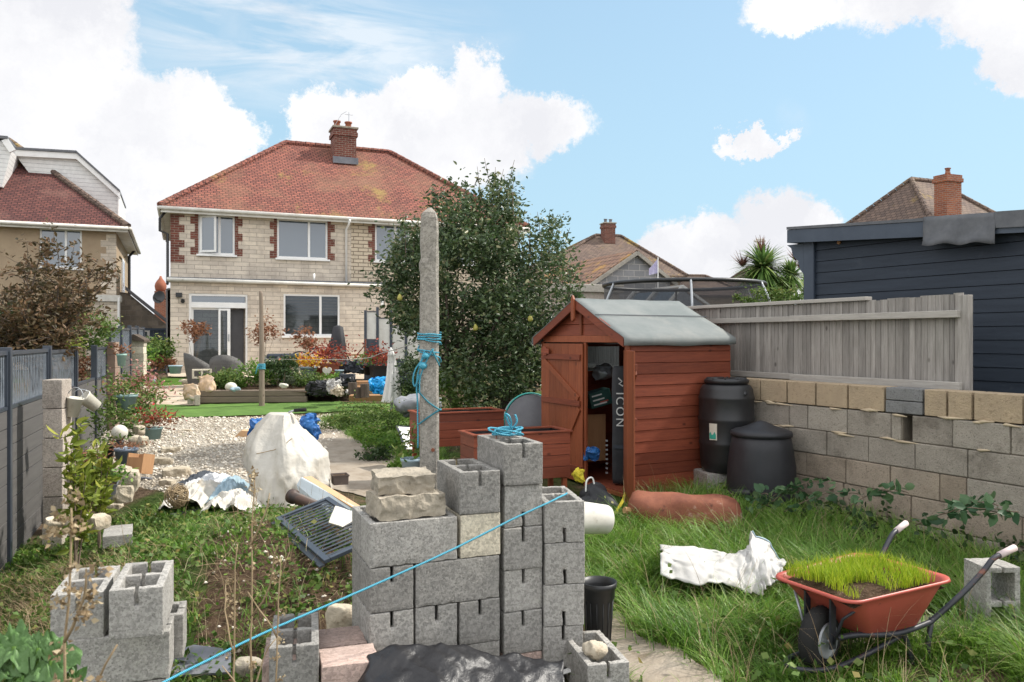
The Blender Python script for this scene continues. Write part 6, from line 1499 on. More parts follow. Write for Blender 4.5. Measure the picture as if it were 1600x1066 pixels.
# ---------------------------------------------------------------- trees and shrubs
def branch(mb, p, d, L_, r0, r1, n=7, wob=.12, rg=rnd, up=.0):
    pts = [Vector(p)]; d = Vector(d).normalized()
    for i in range(n):
        d = (d+Vector((rg.gauss(0,wob), rg.gauss(0,wob), rg.gauss(0,wob)+up))).normalized(); pts.append(pts[-1]+d*L_/n)
    mb.tube(pts, [r0+(r1-r0)*i/n for i in range(n+1)], 6); return pts, d
def foliage(name, P, size, mat, par, rv=None, **k):
    V, Fq, R_ = leaf_arrays(np.array(P), size, rv, **k); return npmesh(name, V, Fq, mat, par, R_)
def pear_tree():
    Y = 11.6; x0 = at(745, 640, Y)[0]; z0 = gz(x0, Y)-.05; t = thing('pear_tree', 'dense dark green pear tree with a few yellow pears, left of the shed', 'tree', (x0, Y, z0)); r = random.Random(21)
    tr = MB(); lv = []; ends = []; X = lambda px: at(px, 0, Y)[0]-x0; Z = lambda py: at(0, py, Y)[2]-z0
    for bx, tx in ((X(733), -.5), (X(782), .35)):
        pts, d = branch(tr, (bx, 0, 0), (tx*.5, r.uniform(-.1,.1), 1), 1.1, .085, .06, 6, .06, r)
        for k in range(9):
            a = r.uniform(0, 6.28); q, dd = branch(tr, pts[-1-k % 3], (math.cos(a)*.45+(tx if tx > 0 else .12)*.6, math.sin(a)*.6, 1.1), r.uniform(.9, 1.6), .035, .01, 7, .10, r, .03); ends += q[2:]
    tr.build('trunk', m_bark, t, True)
    # crown outline in photo pixels; clumps are spread through a body that follows it
    out = [(735,296),(750,312),(765,288),(782,300),(797,286),(808,318),(814,362),(824,398),(836,366),(848,346),(866,346),(882,380),(894,425),(900,458),(886,505),(862,548),(850,590),(835,615),(800,628),(752,634),(718,612),(692,588),(676,560),(655,528),(622,502),(604,465),(606,425),(616,396),(612,372),(630,350),(640,372),(660,338),(676,345),(686,300),(702,322),(716,296)]
    out = [(X(a), Z(b)) for a, b in out]
    cl = []; cx = X(745)
    while len(cl) < 470:
        x, z = r.uniform(X(588), X(900)), r.uniform(Z(636), Z(262))
        if not inpoly(x, z, out) or (x < X(668) and z < Z(540)): continue
        w = 1.05*math.sqrt(max(0, 1-((x-cx)/1.55)**2)); w *= min(1, max(.25, (Z(255)-z)/1.2))
        y = r.uniform(-w, w); cl.append((x, y, z, r.uniform(.06, .15)))
    P, rv, tw = [], [], MB()
    for (x, y, z, s) in cl:
        n = int(41000/470*(.5 if x > X(835) else .62 if z > Z(345) else 1)); g = NR.normal(size=(n, 3))*np.array([s, s, s*.95]); P.append(g+np.array([x, y, z])); rv.append(np.clip(NR.normal(.50+r.uniform(-.22,.22), .22, n), 0, 1))
    # leafy shoots that stand up out of the crown
    for px, py, h in ((682,300,.42),(700,300,.35),(722,290,.3),(738,285,.35),(752,285,.55),(765,275,.45),(778,278,.6),(792,280,.62),(800,290,.5),(812,320,.5),(828,350,.35),(845,352,.45),(858,350,.55),(868,370,.45),(878,395,.4),(640,345,.35),(655,335,.4),(614,365,.4),(600,420,.35),(668,320,.45),(895,430,.35),(885,410,.3),(690,318,.5),(710,315,.45),(725,305,.5),(742,300,.5),(758,300,.6),(770,296,.65),(786,296,.6),(804,305,.5),(818,350,.45),(836,362,.5),(852,356,.45),(872,390,.4),(630,350,.4),(662,338,.45),(606,400,.3),(648,352,.4)):
        x, z = X(px), Z(py)-.32; h *= 1.0; y = r.uniform(-.5, .4); q, _ = branch(tw, (x, y, z-.25), (r.uniform(-.22,.22), 0, 1), h+.25, .008, .003, 6, .05, r)
        for i in range(int(h*70)):
            f = r.random()**.8*.92; k = f*(len(q)-1); a = q[int(k)].lerp(q[min(int(k)+1, len(q)-1)], k-int(k)); P.append(np.array([[a.x+r.gauss(0,.018), a.y+r.gauss(0,.018), a.z]])); rv.append(np.array([min(1, max(0, r.gauss(.5, .25)))]))
    tw.build('twigs', m_bark_lt, t)
    P = np.concatenate(P); rv = np.concatenate(rv)
    foliage('crown', P, .064, m_pear, t, rv, up=.0, droop=.35, aspect=.52)
    for px, py in ((691,543),(748,513),(674,586),(640,470),(826,500)): 
        MB().lathe([(.001,-.05),(.028,-.04),(.036,-.015),(.026,.015),(.013,.035),(.001,.045)], 12).build('pear', basic('pear_skin%d' % px, (.30,.32,.06), (.36,.30,.07), 20, .5, 0), t, True).location = (X(px), -1.02, Z(py))
pear_tree()
def plum_tree():
    Y = 9.6; x0 = at(50, 640, Y)[0]; z0 = .1; t = thing('ornamental_plum', 'loose bronze leaved tree with twiggy branches behind the left fence', 'tree', (x0, Y, z0)); r = random.Random(5)
    X = lambda px: at(px, 0, Y)[0]-x0; Z = lambda py: at(0, py, Y)[2]-z0; m = MB(); ends = []
    pts, d = branch(m, (X(60), 0, 0), (.1, 0, 1), Z(520), .075, .055, 5, .04, r)
    P = []
    for k in range(30):
        tx, tz = X(r.choice((5,25,45,70,95,115,135,150,20,80))+r.uniform(-12,12)), Z(r.uniform(370, 540)); ty = r.uniform(-.8, .9)
        a = pts[-1]+Vector((0,0,-r.uniform(0,.5))); b = Vector((tx, ty, tz)); mid = a.lerp(b, .5)+Vector((r.gauss(0,.12), r.gauss(0,.12), -.08)); q = wiggle([a, mid, b], 8, .01, k); m.tube(q, [.022-.019*i/8 for i in range(9)], 5)
        for j in range(10):
            s = q[r.randint(2, 8)]; e, _ = branch(m, s, (r.gauss(0,1), r.gauss(0,1), r.uniform(-.2,1)), r.uniform(.2,.5), .006, .002, 4, .2, r); 
            for c in e: P += [(c.x+r.gauss(0,.035), c.y+r.gauss(0,.035), c.z+r.gauss(0,.03)) for _ in range(5)]
    m.build('trunk', m_bark, t, True); P = [p for p in P if p[2] < Z(352)]; foliage('crown', P, .062, m_plum, t, up=.1, aspect=.5)
    # leaves of nearby bushes
plum_tree()
def shrub(name, label, cat, px, py, Y, rx, ry, rz, n, size, mat, group=None, stems=8, zoff=0, clump=.35, base=None, seed=0, **k):
    "bush centred on a photo pixel at distance Y"
    x, _, z = at(px, py, Y); zb = gz(x, Y) if base is None else base; t = thing(name, label, cat, (x, Y, zb), 0, group); r = random.Random(seed+int(px*7+py)); rg = np.random.default_rng(seed+int(px+py*3))
    cz = z-zb; m = MB(); P = []; nc = max(6, int(n/45)); cs = []
    while len(cs) < nc:
        v = Vector((r.uniform(-1,1), r.uniform(-1,1), r.uniform(-1,1)))
        if v.length < 1: v *= (1 if v.length > .55 else 1.35); cs.append(Vector((v.x*rx, v.y*ry, cz+v.z*rz)))
    for c in cs:
        s = clump*min(rx, rz)*r.uniform(.5, 1.1); P.append(rg.normal(size=(n//nc, 3))*np.array([s, s, s*.8])+np.array(c))
    for i in range(stems):
        c = r.choice(cs); m.tube(wiggle([(r.gauss(0,.04)*rx, r.gauss(0,.04), 0), (c.x*.4, c.y*.4, c.z*.55), c], 6, .004, i), [.010*max(.4,rx)-.0012*j*max(.4,rx) for j in range(7)], 5)
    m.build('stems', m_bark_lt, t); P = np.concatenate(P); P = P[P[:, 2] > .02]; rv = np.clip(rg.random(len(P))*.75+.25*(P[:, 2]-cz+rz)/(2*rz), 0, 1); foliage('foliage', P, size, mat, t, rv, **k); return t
def pot(px, py_top, py_bot, Y, wpx, mat, label, plant=None, group=None, cat='pot', taper=.72, base=None, name='flower_pot', square=False, rim=True, z=None):
    "pot placed by its rim centre row and base row"
    s = Y/F; x = (px-800)*s; zt = EYE-(py_top-HY)*s; zb = EYE-(py_bot-HY)*s; r = wpx*s/2; h = zt-zb; t = thing(name, label, cat, (x, Y, zb), R(rnd.uniform(0, 90)) if not square else YAW, group)
    n = 4 if square else 26; f = 1.3 if square else 1
    prof = [(.001,0),(r*taper*f,0),(r*.93*f,h*.84)]+([(r*1.0*f,h*.85),(r*1.03*f,h),(r*.94*f,h)] if rim else [(r*f,h),(r*.94*f,h)])+[(r*.90*f,h*.86),(.001,h*.84)]
    m = MB().lathe(prof, n, M=Matrix.Rotation(R(45), 4, 'Z') if square else None); m.build('pot_body', mat, t, not square)
    MB().lathe([(r*.885*f,h*.865),(.001,h*.90)], n, M=Matrix.Rotation(R(45), 4, 'Z') if square else None).build('soil', m_soil, t)
    if plant:
        mt, n_, sz, sp, hh = plant[:5]; rg = np.random.default_rng(int(px)); P = rg.normal(size=(n_, 3))*np.array([sp*.45, sp*.45, hh*.3])+np.array([0, 0, h+hh*.45]); P = P[P[:, 2] > h*.85]
        foliage('plant', P, sz, mt, t)
        if len(plant) > 5:
            mt, n_, sz = plant[5:8]; P = rg.normal(size=(n_, 3))*np.array([sp*.45, sp*.45, hh*.22])+np.array([0, 0, h+hh*.7]); foliage('flowers', P, sz, mt, t)
    return t
def background_plants():
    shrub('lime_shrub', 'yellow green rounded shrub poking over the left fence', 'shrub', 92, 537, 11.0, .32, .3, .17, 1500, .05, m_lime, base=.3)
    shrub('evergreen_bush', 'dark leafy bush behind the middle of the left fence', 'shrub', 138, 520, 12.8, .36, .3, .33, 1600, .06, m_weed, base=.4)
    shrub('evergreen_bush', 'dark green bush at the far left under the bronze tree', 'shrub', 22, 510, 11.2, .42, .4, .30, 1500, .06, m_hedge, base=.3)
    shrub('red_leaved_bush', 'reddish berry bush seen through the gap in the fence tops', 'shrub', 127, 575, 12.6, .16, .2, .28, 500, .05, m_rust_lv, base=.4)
    # cordyline palms
    X0, Y0 = at(1205, 500, 17)[0], 17.0; t = thing('cordyline', 'spiky green cordyline palm with brown flower spikes between trampoline and cabin', 'palm', (X0, Y0, .8)); r = np.random.default_rng(3); tr = MB()
    for px, py, n, L_ in ((1192,418,420,.78),(1236,432,240,.6),(1208,452,220,.6),(1175,440,160,.45)):
        c = Vector(at(px, py, Y0))-Vector((X0, Y0, .8)); tr.tube(wiggle([(0,0,0),(c.x*.4,0,c.z*.5),(c.x,0,c.z)], 8), .07, 8)
        d = r.normal(size=(n, 3)); d[:, 2] = d[:, 2]*.75+.35; d /= np.linalg.norm(d, axis=1)[:, None]; V = []; 
        for q in d:
            s = np.cross(q, [0,0,1]); s /= np.linalg.norm(s)+1e-6; l = L_*r.uniform(.7,1.1)
            for k in range(5): 
                u = k/4; p = np.array(c)+q*l*u-np.array([0,0,.28*l*u*u]); w = .030*(1-u)**.6+.001; V += [p-s*w, p+s*w]
        f = np.array([[i*10+2*k, i*10+2*k+1, i*10+2*k+3, i*10+2*k+2] for i in range(n) for k in range(4)]); npmesh('leaf_rosette', np.array(V), f, m_cord, t, np.repeat(r.random(n), 10))
    tr.build('trunk', m_bark, t, True)
    for px, py in ((1190,385),(1160,408),(1243,398),(1253,412)):
        c = np.array(at(px, py, Y0))-np.array([X0, Y0, .8]); n = 46; d = r.normal(size=(n, 3)); d[:, 2] = np.abs(d[:, 2])+.6; d /= np.linalg.norm(d, axis=1)[:, None]; V = []
        for q in d:
            s = np.cross(q, [0,0,1]); s /= np.linalg.norm(s)+1e-6; l = .40*r.uniform(.5,1)
            V += [c-[0,0,.12]-s*.018, c-[0,0,.12]+s*.018, c-[0,0,.12]+q*l+s*.003, c-[0,0,.12]+q*l-s*.003]
        npmesh('flower_spike', np.array(V), np.arange(n*4).reshape(n, 4), m_cordb, t, np.repeat(r.random(n), 4))
    X1, Y1 = at(1262, 500, 15)[0], 15.0; t = thing('cordyline', 'smaller spiky palm tight against the corner of the navy cabin', 'palm', (X1, Y1, .8)); c = Vector(at(1262, 458, Y1))-Vector((X1, Y1, .8)); n = 150; V = []
    d = r.normal(size=(n, 3)); d[:, 2] = d[:, 2]*.6+.6; d /= np.linalg.norm(d, axis=1)[:, None]
    for q in d:
        s = np.cross(q, [0,0,1]); s /= np.linalg.norm(s)+1e-6; l = .62*r.uniform(.6,1.1)
        for k in range(5): u = k/4; p = np.array(c)+q*l*u-np.array([0,0,.2*l*u*u]); w = .018*(1-u)**.6+.001; V += [p-s*w, p+s*w]
    npmesh('leaf_rosette', np.array(V), np.array([[i*10+2*k, i*10+2*k+1, i*10+2*k+3, i*10+2*k+2] for i in range(n) for k in range(4)]), m_cord, t, np.repeat(r.random(n), 10)); MB().tube([(0,0,0),(c.x*.5,0,c.z*.5),(c.x,0,c.z)], .06, 8).build('trunk', m_bark, t, True)
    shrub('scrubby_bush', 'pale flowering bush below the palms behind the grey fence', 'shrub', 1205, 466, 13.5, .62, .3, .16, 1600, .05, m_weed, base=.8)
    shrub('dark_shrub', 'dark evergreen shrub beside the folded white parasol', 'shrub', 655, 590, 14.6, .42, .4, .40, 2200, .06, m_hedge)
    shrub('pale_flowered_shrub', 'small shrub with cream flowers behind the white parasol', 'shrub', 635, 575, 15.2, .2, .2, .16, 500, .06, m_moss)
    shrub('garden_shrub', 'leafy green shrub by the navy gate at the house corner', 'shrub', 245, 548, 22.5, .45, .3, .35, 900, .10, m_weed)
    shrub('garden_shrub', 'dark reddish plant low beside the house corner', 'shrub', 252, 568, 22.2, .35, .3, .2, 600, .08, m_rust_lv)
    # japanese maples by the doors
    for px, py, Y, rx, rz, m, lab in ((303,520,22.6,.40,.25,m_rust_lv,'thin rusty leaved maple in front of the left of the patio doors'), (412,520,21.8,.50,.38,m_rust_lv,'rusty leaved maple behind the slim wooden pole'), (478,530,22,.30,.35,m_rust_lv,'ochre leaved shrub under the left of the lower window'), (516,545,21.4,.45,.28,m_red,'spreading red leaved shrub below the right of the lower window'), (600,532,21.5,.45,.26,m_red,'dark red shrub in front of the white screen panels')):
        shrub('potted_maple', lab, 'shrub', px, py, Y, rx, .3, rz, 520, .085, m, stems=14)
    # raised bed planting
    bed = [(335,596,.30,m_weed,'brownish green plant at the left of the raised bed'),(362,592,.40,m_weed,'bushy olive plant left of centre in the raised bed'),(392,583,.42,m_lush,'bright leafy plant left of the wooden pole in the bed'),(425,584,.42,m_lush,'fresh green plant right of the wooden pole in the bed'),(455,594,.48,m_moss,'silvery spreading plant at the front of the bed'),(484,596,.40,m_weed,'dark feathery plant towards the right of the bed'),(515,597,.30,m_lush,'small green plant at the right end of the bed'),(540,608,.28,m_lush,'fern like plant on the lawn edge by the black sacks'),(440,574,.35,m_hedge,'dark green plant at the back of the raised bed'),(372,604,.22,m_lush,'low green tuft behind the timber sleeper')]
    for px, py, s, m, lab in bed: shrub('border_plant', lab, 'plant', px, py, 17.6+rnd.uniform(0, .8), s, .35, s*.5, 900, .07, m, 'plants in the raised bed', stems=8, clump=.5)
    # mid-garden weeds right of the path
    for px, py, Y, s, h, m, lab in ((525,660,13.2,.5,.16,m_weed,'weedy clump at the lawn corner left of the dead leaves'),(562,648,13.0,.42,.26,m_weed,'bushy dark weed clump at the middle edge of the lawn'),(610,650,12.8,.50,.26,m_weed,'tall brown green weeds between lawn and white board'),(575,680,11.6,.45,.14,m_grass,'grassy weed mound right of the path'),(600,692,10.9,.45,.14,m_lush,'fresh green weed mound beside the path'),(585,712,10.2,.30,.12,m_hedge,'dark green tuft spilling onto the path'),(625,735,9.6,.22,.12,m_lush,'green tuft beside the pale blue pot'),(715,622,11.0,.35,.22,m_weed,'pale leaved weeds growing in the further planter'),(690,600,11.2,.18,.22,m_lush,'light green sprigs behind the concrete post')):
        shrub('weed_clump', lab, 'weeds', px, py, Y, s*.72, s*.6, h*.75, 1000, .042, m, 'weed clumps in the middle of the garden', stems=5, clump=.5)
background_plants()
def left_border():
    # saplings by the fence
    for (px, pyb, Y, tips, lab) in ((118, 850, 5.7, [(95,680),(105,705),(122,720),(110,665),(130,745),(112,770),(140,765)], 'tall yellow green leafed sapling in front of the left block pillar'), (155, 790, 6.7, [(150,700),(165,705),(145,720),(170,722),(160,735),(150,740)], 'second bright green sapling in the slate planter')):
        x, _, z = at(px, pyb, Y); zb = gz(x, Y); t = thing('bay_sapling', lab, 'sapling', (x, Y, zb)); m = MB(); P = []; r = random.Random(int(px))
        for i, (a, b) in enumerate(tips):
            e = Vector(at(a, b, Y))-Vector((x, Y, zb)); e.y = r.uniform(-.12, .12); q = wiggle([(0,0,0), (e.x*.25, e.y*.3, e.z*.5), e], 10, .004, i); m.tube(q, [.009-.0006*k for k in range(11)], 5)
            for k in range(5, 11):
                for _ in range(7): c = q[k]; P.append((c.x+r.gauss(0,.02), c.y+r.gauss(0,.02), c.z+r.gauss(0,.018)))
        m.build('stem', m_bark_lt, t, True); foliage('leaves', P, .085, m_lime, t, up=.5, aspect=.42)
    pot(197, 617, 640, 9.6, 34, m_greenpot, 'sage green pot on the fence border with trailing plant, below the mint hanging pot', (m_weed, 260, .05, .32, .28))
    pot(190, 553, 572, 12.6, 15, m_mint, 'small mint hanging pot high on the left fence', (m_rust_lv, 60, .06, .15, .15))
    pot(197, 700, 728, 8.0, 35, m_greyblue, 'slate blue ribbed pot with dead orange plant in front of the stone ball', (m_rust_lv, 170, .035, .20, .06))
    pot(239, 668, 686, 9.9, 29, m_greenpot, 'sage pot of red geraniums and dark leaves on the gravel', (m_rust_lv, 300, .05, .30, .22, m_redfl, 60, .05))
    pot(168, 695, 716, 8.3, 22, m_blackpl, 'black pot behind the slate blue ribbed pot', (m_weed, 80, .04, .18, .1))
    pot(136, 726, 756, 7.4, 35, m_greyblue, 'slate blue pot with dark red plant against the fence', (m_rust_lv, 140, .045, .2, .14))
    pot(162, 755, 778, 6.9, 44, m_slate, 'dark slate square planter at the foot of the fence', (m_lush, 200, .045, .25, .12), square=True, taper=.9)
    pot(205, 615, 624, 10.6, 22, m_creamy, 'small cream pot above the sage green pot', (m_rust_lv, 140, .05, .3, .2))
    shrub('climber', 'trailing rusty green climber along the fence border', 'plant', 215, 640, 10.6, .35, .4, .28, 1000, .05, m_weed); shrub('climber', 'dead looking pink flowered plants behind the geraniums', 'plant', 222, 612, 12.2, .38, .3, .30, 800, .05, m_pink); shrub('climber', 'dark twiggy plant between the sage pot and the stone ball', 'plant', 185, 655, 9.4, .26, .2, .26, 600, .05, m_weed)
    # hanging white buckets on the pillar
    for px, py, Y, w, h, tl, tilt, lab in ((115,636,7.3,24,30,8,10,'white bucket hanging on the left fence by the block pillar'),(141,628,7.6,23,26,35,-38,'tilted white bucket hanging right of the other one, soil showing')):
        s = Y/F; t = thing('hanging_bucket', lab, 'bucket', (0,0,0), 0, 'white buckets hanging on the fence'); P = at(px, py, Y); t.matrix_world = Matrix.Translation(P) @ Matrix.Rotation(R(tilt), 4, 'Y') @ Matrix.Rotation(R(tl if tilt < 0 else 0), 4, 'X'); rr = w*s/2; hh = h*s/2
        MB().lathe([(.001,-hh),(rr*.78,-hh),(rr*.97,hh*.85),(rr*1.05,hh*.87),(rr*1.05,hh),(rr*.95,hh),(rr*.75,-hh*.9),(.001,-hh*.9)], 22).build('tub', m_creamy, t, True); MB().lathe([(rr*.84,hh*.3),(.001,hh*.35)], 18).build('soil', m_soil, t)
        MB().tube([(rr*math.cos(a*.2618), 0, hh+rr*1.3*math.sin(a*.2618)) for a in range(13)], .004, 5).build('handle', m_steel, t, True)
    # stone ball, box, kerb stones
    t = thing('stone_ball', 'weathered cream stone ball beside the sage pots', 'ball', at(187, 676, 8.5)); MB().lathe([(.082*math.sin(math.pi*i/16)+.0005, -.082*math.cos(math.pi*i/16)) for i in range(17)], 24).build('ball', m_creamy, t, True); MB().lathe([(.05,-.16),(.045,-.1),(.03,-.075)], 16).build('stand', m_blackpl, t)
    P = at(217, 740, 7.7); t = thing('wooden_box', 'small open pine crate leaning on the border stones', 'box', P, R(-15)); t.rotation_euler = (R(-12), 0, R(-15)); MB().box(-.09,.09,-.08,.08,0,.012).box(-.09,-.078,-.08,.08,.0125,.19).box(.078,.09,-.08,.08,.0125,.19).box(-.0775,.0775,.068,.08,.0125,.19).box(-.0775,.0775,-.08,-.068,.0125,.15).build('crate', m_pine, t)
    block((at(160,795,6.3)[0], 6.3, gz(-3.2,6.3)+.12), R(25), 'grey block lying at the foot of the fence border', None, 'solid', rot=Matrix.Scale(.45,4,(0,0,1)) @ Matrix.Scale(.9,4,(0,1,0)))
    r = random.Random(3); g = 'cream edging stones along the fence border'; i = 0
    names = ['near end of the border edging','second from the near end of the border edging','in the edging below the grey block','in the edging right of the slate planter','standing upright right of the slate blue pot','low in the edging beside the pine crate','pale lump in the edging behind the pine crate','in the edging left of the geranium pot','beside the geranium pot','at the back of the border behind the geraniums']
    for (px, py, Y, sx, sy, sz) in ((95,816,6.05,.22,.16,.11),(128,818,6.0,.20,.18,.11),(152,816,6.0,.16,.16,.11),(188,772,6.9,.10,.22,.16),(200,752,7.2,.10,.2,.22),(193,740,7.5,.14,.14,.14),(213,690,8.9,.13,.13,.12),(216,672,9.6,.14,.12,.12),(225,690,8.8,.10,.12,.12),(212,655,10.4,.14,.14,.12)):
        x, y, z = at(px, py, Y); o = rough_mb(sx, sy, sz, .014, 8, i+30, fr=8, rnd_=.35).build('edging_stone', m_rock, smooth=False); o.location = (x, Y, max(z, gz(x, Y)+sz*.3)); o.rotation_euler = (0, 0, r.uniform(0,3)); tag(o, 'cream edging stone '+names[i], 'stone', g); i += 1
    for k, (px, py, sx, sy, sz, lab) in enumerate(((267,700,.26,.16,.10,'flat pale rock on the gravel near the geranium pot'),(250,718,.34,.15,.10,'long pale rock on the gravel beside the pine crate'),(275,738,.28,.20,.13,'largest tan rock on the gravel left of the plastic sheeting'),(262,752,.16,.12,.08,'small tan rock in front of the largest gravel rock'),(292,668,.14,.1,.06,'small stone high on the gravel'),(290,590,.3,.2,.12,'pale stone slab edge by the raised lawn'),(178,790,.16,.13,.1,'grey stone beside the block at the fence foot'))):
        x, y, z = gp(px, py+8); o = rough_mb(sx, sy, sz, .018, 9, k+50, fr=7, rnd_=.2).build('rock', m_rock); o.location = (x, y, z+sz*.3); o.rotation_euler = (0, 0, r.uniform(-.4,.4)); tag(o, lab, 'rock', 'loose rocks on the gravel')
    o = MB().tube([(0,0,0),(.12,.02,.01),(.20,.03,.0)], [.02,.016,.012], 8).build('trowel', m_slate, smooth=True); o.location = gp(208, 750, .03); tag(o, 'dark tool lying on the gravel below the pine crate', 'tool')
left_border()
# ---------------------------------------------------------------- patio, middle garden and rubbish
def folds(mb_rings, name, mat, par=None, smooth=True, closed_top=True):
    m = MB(); k = len(mb_rings[0])
    for rg in mb_rings: m.v += [tuple(p) for p in rg]; m.c += [.5]*k
    m.f = [(i*k+j, i*k+(j+1) % k, (i+1)*k+(j+1) % k, (i+1)*k+j) for i in range(len(mb_rings)-1) for j in range(k)]
    if closed_top: m.f.append(tuple((len(mb_rings)-1)*k+j for j in range(k)))
    return m.build(name, mat, par, smooth)
def raised_bed():
    x, y, z = at(310, 630, 16.9); t = thing('timber_sleepers', 'two stacked weathered timber sleepers edging the raised bed', 'sleepers', (x, 16.9, z)); x1 = at(482, 630, 17.3)[0]-x
    a = math.atan2(.25, x1); t.rotation_euler = (0, 0, a); L_ = math.hypot(x1, .25)
    for i, (dx, dy) in enumerate(((0,0),(-.03,.01))): MB().box(dx, L_+dx, dy, dy+.2, i*.135, i*.135+.128).build('sleeper', m_sleeper, t, bevel=.012)
    # soil of the bed behind
    m = MB(); n = 24
    for i in range(n+1):
        for j in range(9):
            X_ = x-.1+(x1+.9)*i/n; Y_ = 17.12+1.9*j/8; m.v.append((X_, Y_, gz(X_, Y_)+.26*(1 if j < 7 else .4)+.04*mnoise.noise(Vector((X_*3, Y_*3, 0))))); m.c.append(.5)
    m.f = [(i*9+j, (i+1)*9+j, (i+1)*9+j+1, i*9+j+1) for i in range(n) for j in range(8)]; tag(m.build('bed_soil', m_soil, smooth=True), kind='structure')
    for px, py, h, lab, mt in ((299,612,.34,'left of two sandy bags slumped by the raised bed',0),(323,600,.36,'right bag with a pinkish top standing on the sleeper',1)):
        Y = 16.6 if mt == 0 else 17.0; x, _, z = at(px, py, Y); t = thing('sandbag', lab, 'bag', (x, Y, z-.18), 0, 'sand bags beside the raised bed'); sb = rough_mb(.34, .20, h, .03, 12, mt+60, fr=7, rnd_=.35)
        for i_, (vx, vy, vz) in enumerate(sb.v):
            k_ = max(0, vz/h+.1); sb.v[i_] = (vx*(1-.25*k_+.9*max(0, k_-.42)), vy*(1-1.4*min(.6, k_*1.05)), vz+h/2)
        sb.build('bag_body', basic('sandy_plastic%d' % mt, (.50,.34,.20), (.58,.44,.32), 4, .5, .6, 14, .02, spot=(.66,.50,.46) if mt else (.62,.56,.48), spscale=4, spth=.52), t, True)
    for px, py, lab in ((293,628,'left stone block under the sand bags'),(304,630,'right stone block under the sand bags')):
        x, _, z = at(px, py, 16.5); block((x, 16.5, z-.05), YAW, lab, 'blocks under the sand bags', 'solid', m_pillar, rot=Matrix.Scale(.5,4,(1,0,0)) @ Matrix.Scale(.6,4,(0,1,0)))
    x, _, z = at(300, 592, 18.2); t = thing('breeze_block', 'cream hollow block standing behind the sand bags', 'block', (x, 18.2, z), YAW); solid([0,.045,.19,.235,.38,.425],[0,.14],[0,.04,.175,.215], lambda i,j,k: i in (0,2,4) or k in (0,2)).build('block_body', m_block_lt, t, bevel=.006)
    o = MB().lathe([(.125*math.sin(math.pi*i/14)+.0005, -.105*math.cos(math.pi*i/14)) for i in range(15)], 22).build('boulder', m_creamy, smooth=True); o.location = at(361, 605, 17.15); tag(o, 'white round boulder in the raised bed', 'boulder')
    o = rough_mb(.22, .14, .1, .02, 7, 4, rnd_=.8).build('boulder', m_ltblue, smooth=True); o.location = at(368, 609, 17.05); tag(o, 'pale bluish stone at the foot of the white boulder', 'boulder')
    o = rough_mb(.2, .12, .1, .02, 7, 14, rnd_=.8).build('boulder', m_creamy, smooth=True); o.location = at(444, 603, 17.2); tag(o, 'small white stone in the middle of the raised bed', 'boulder')
raised_bed()
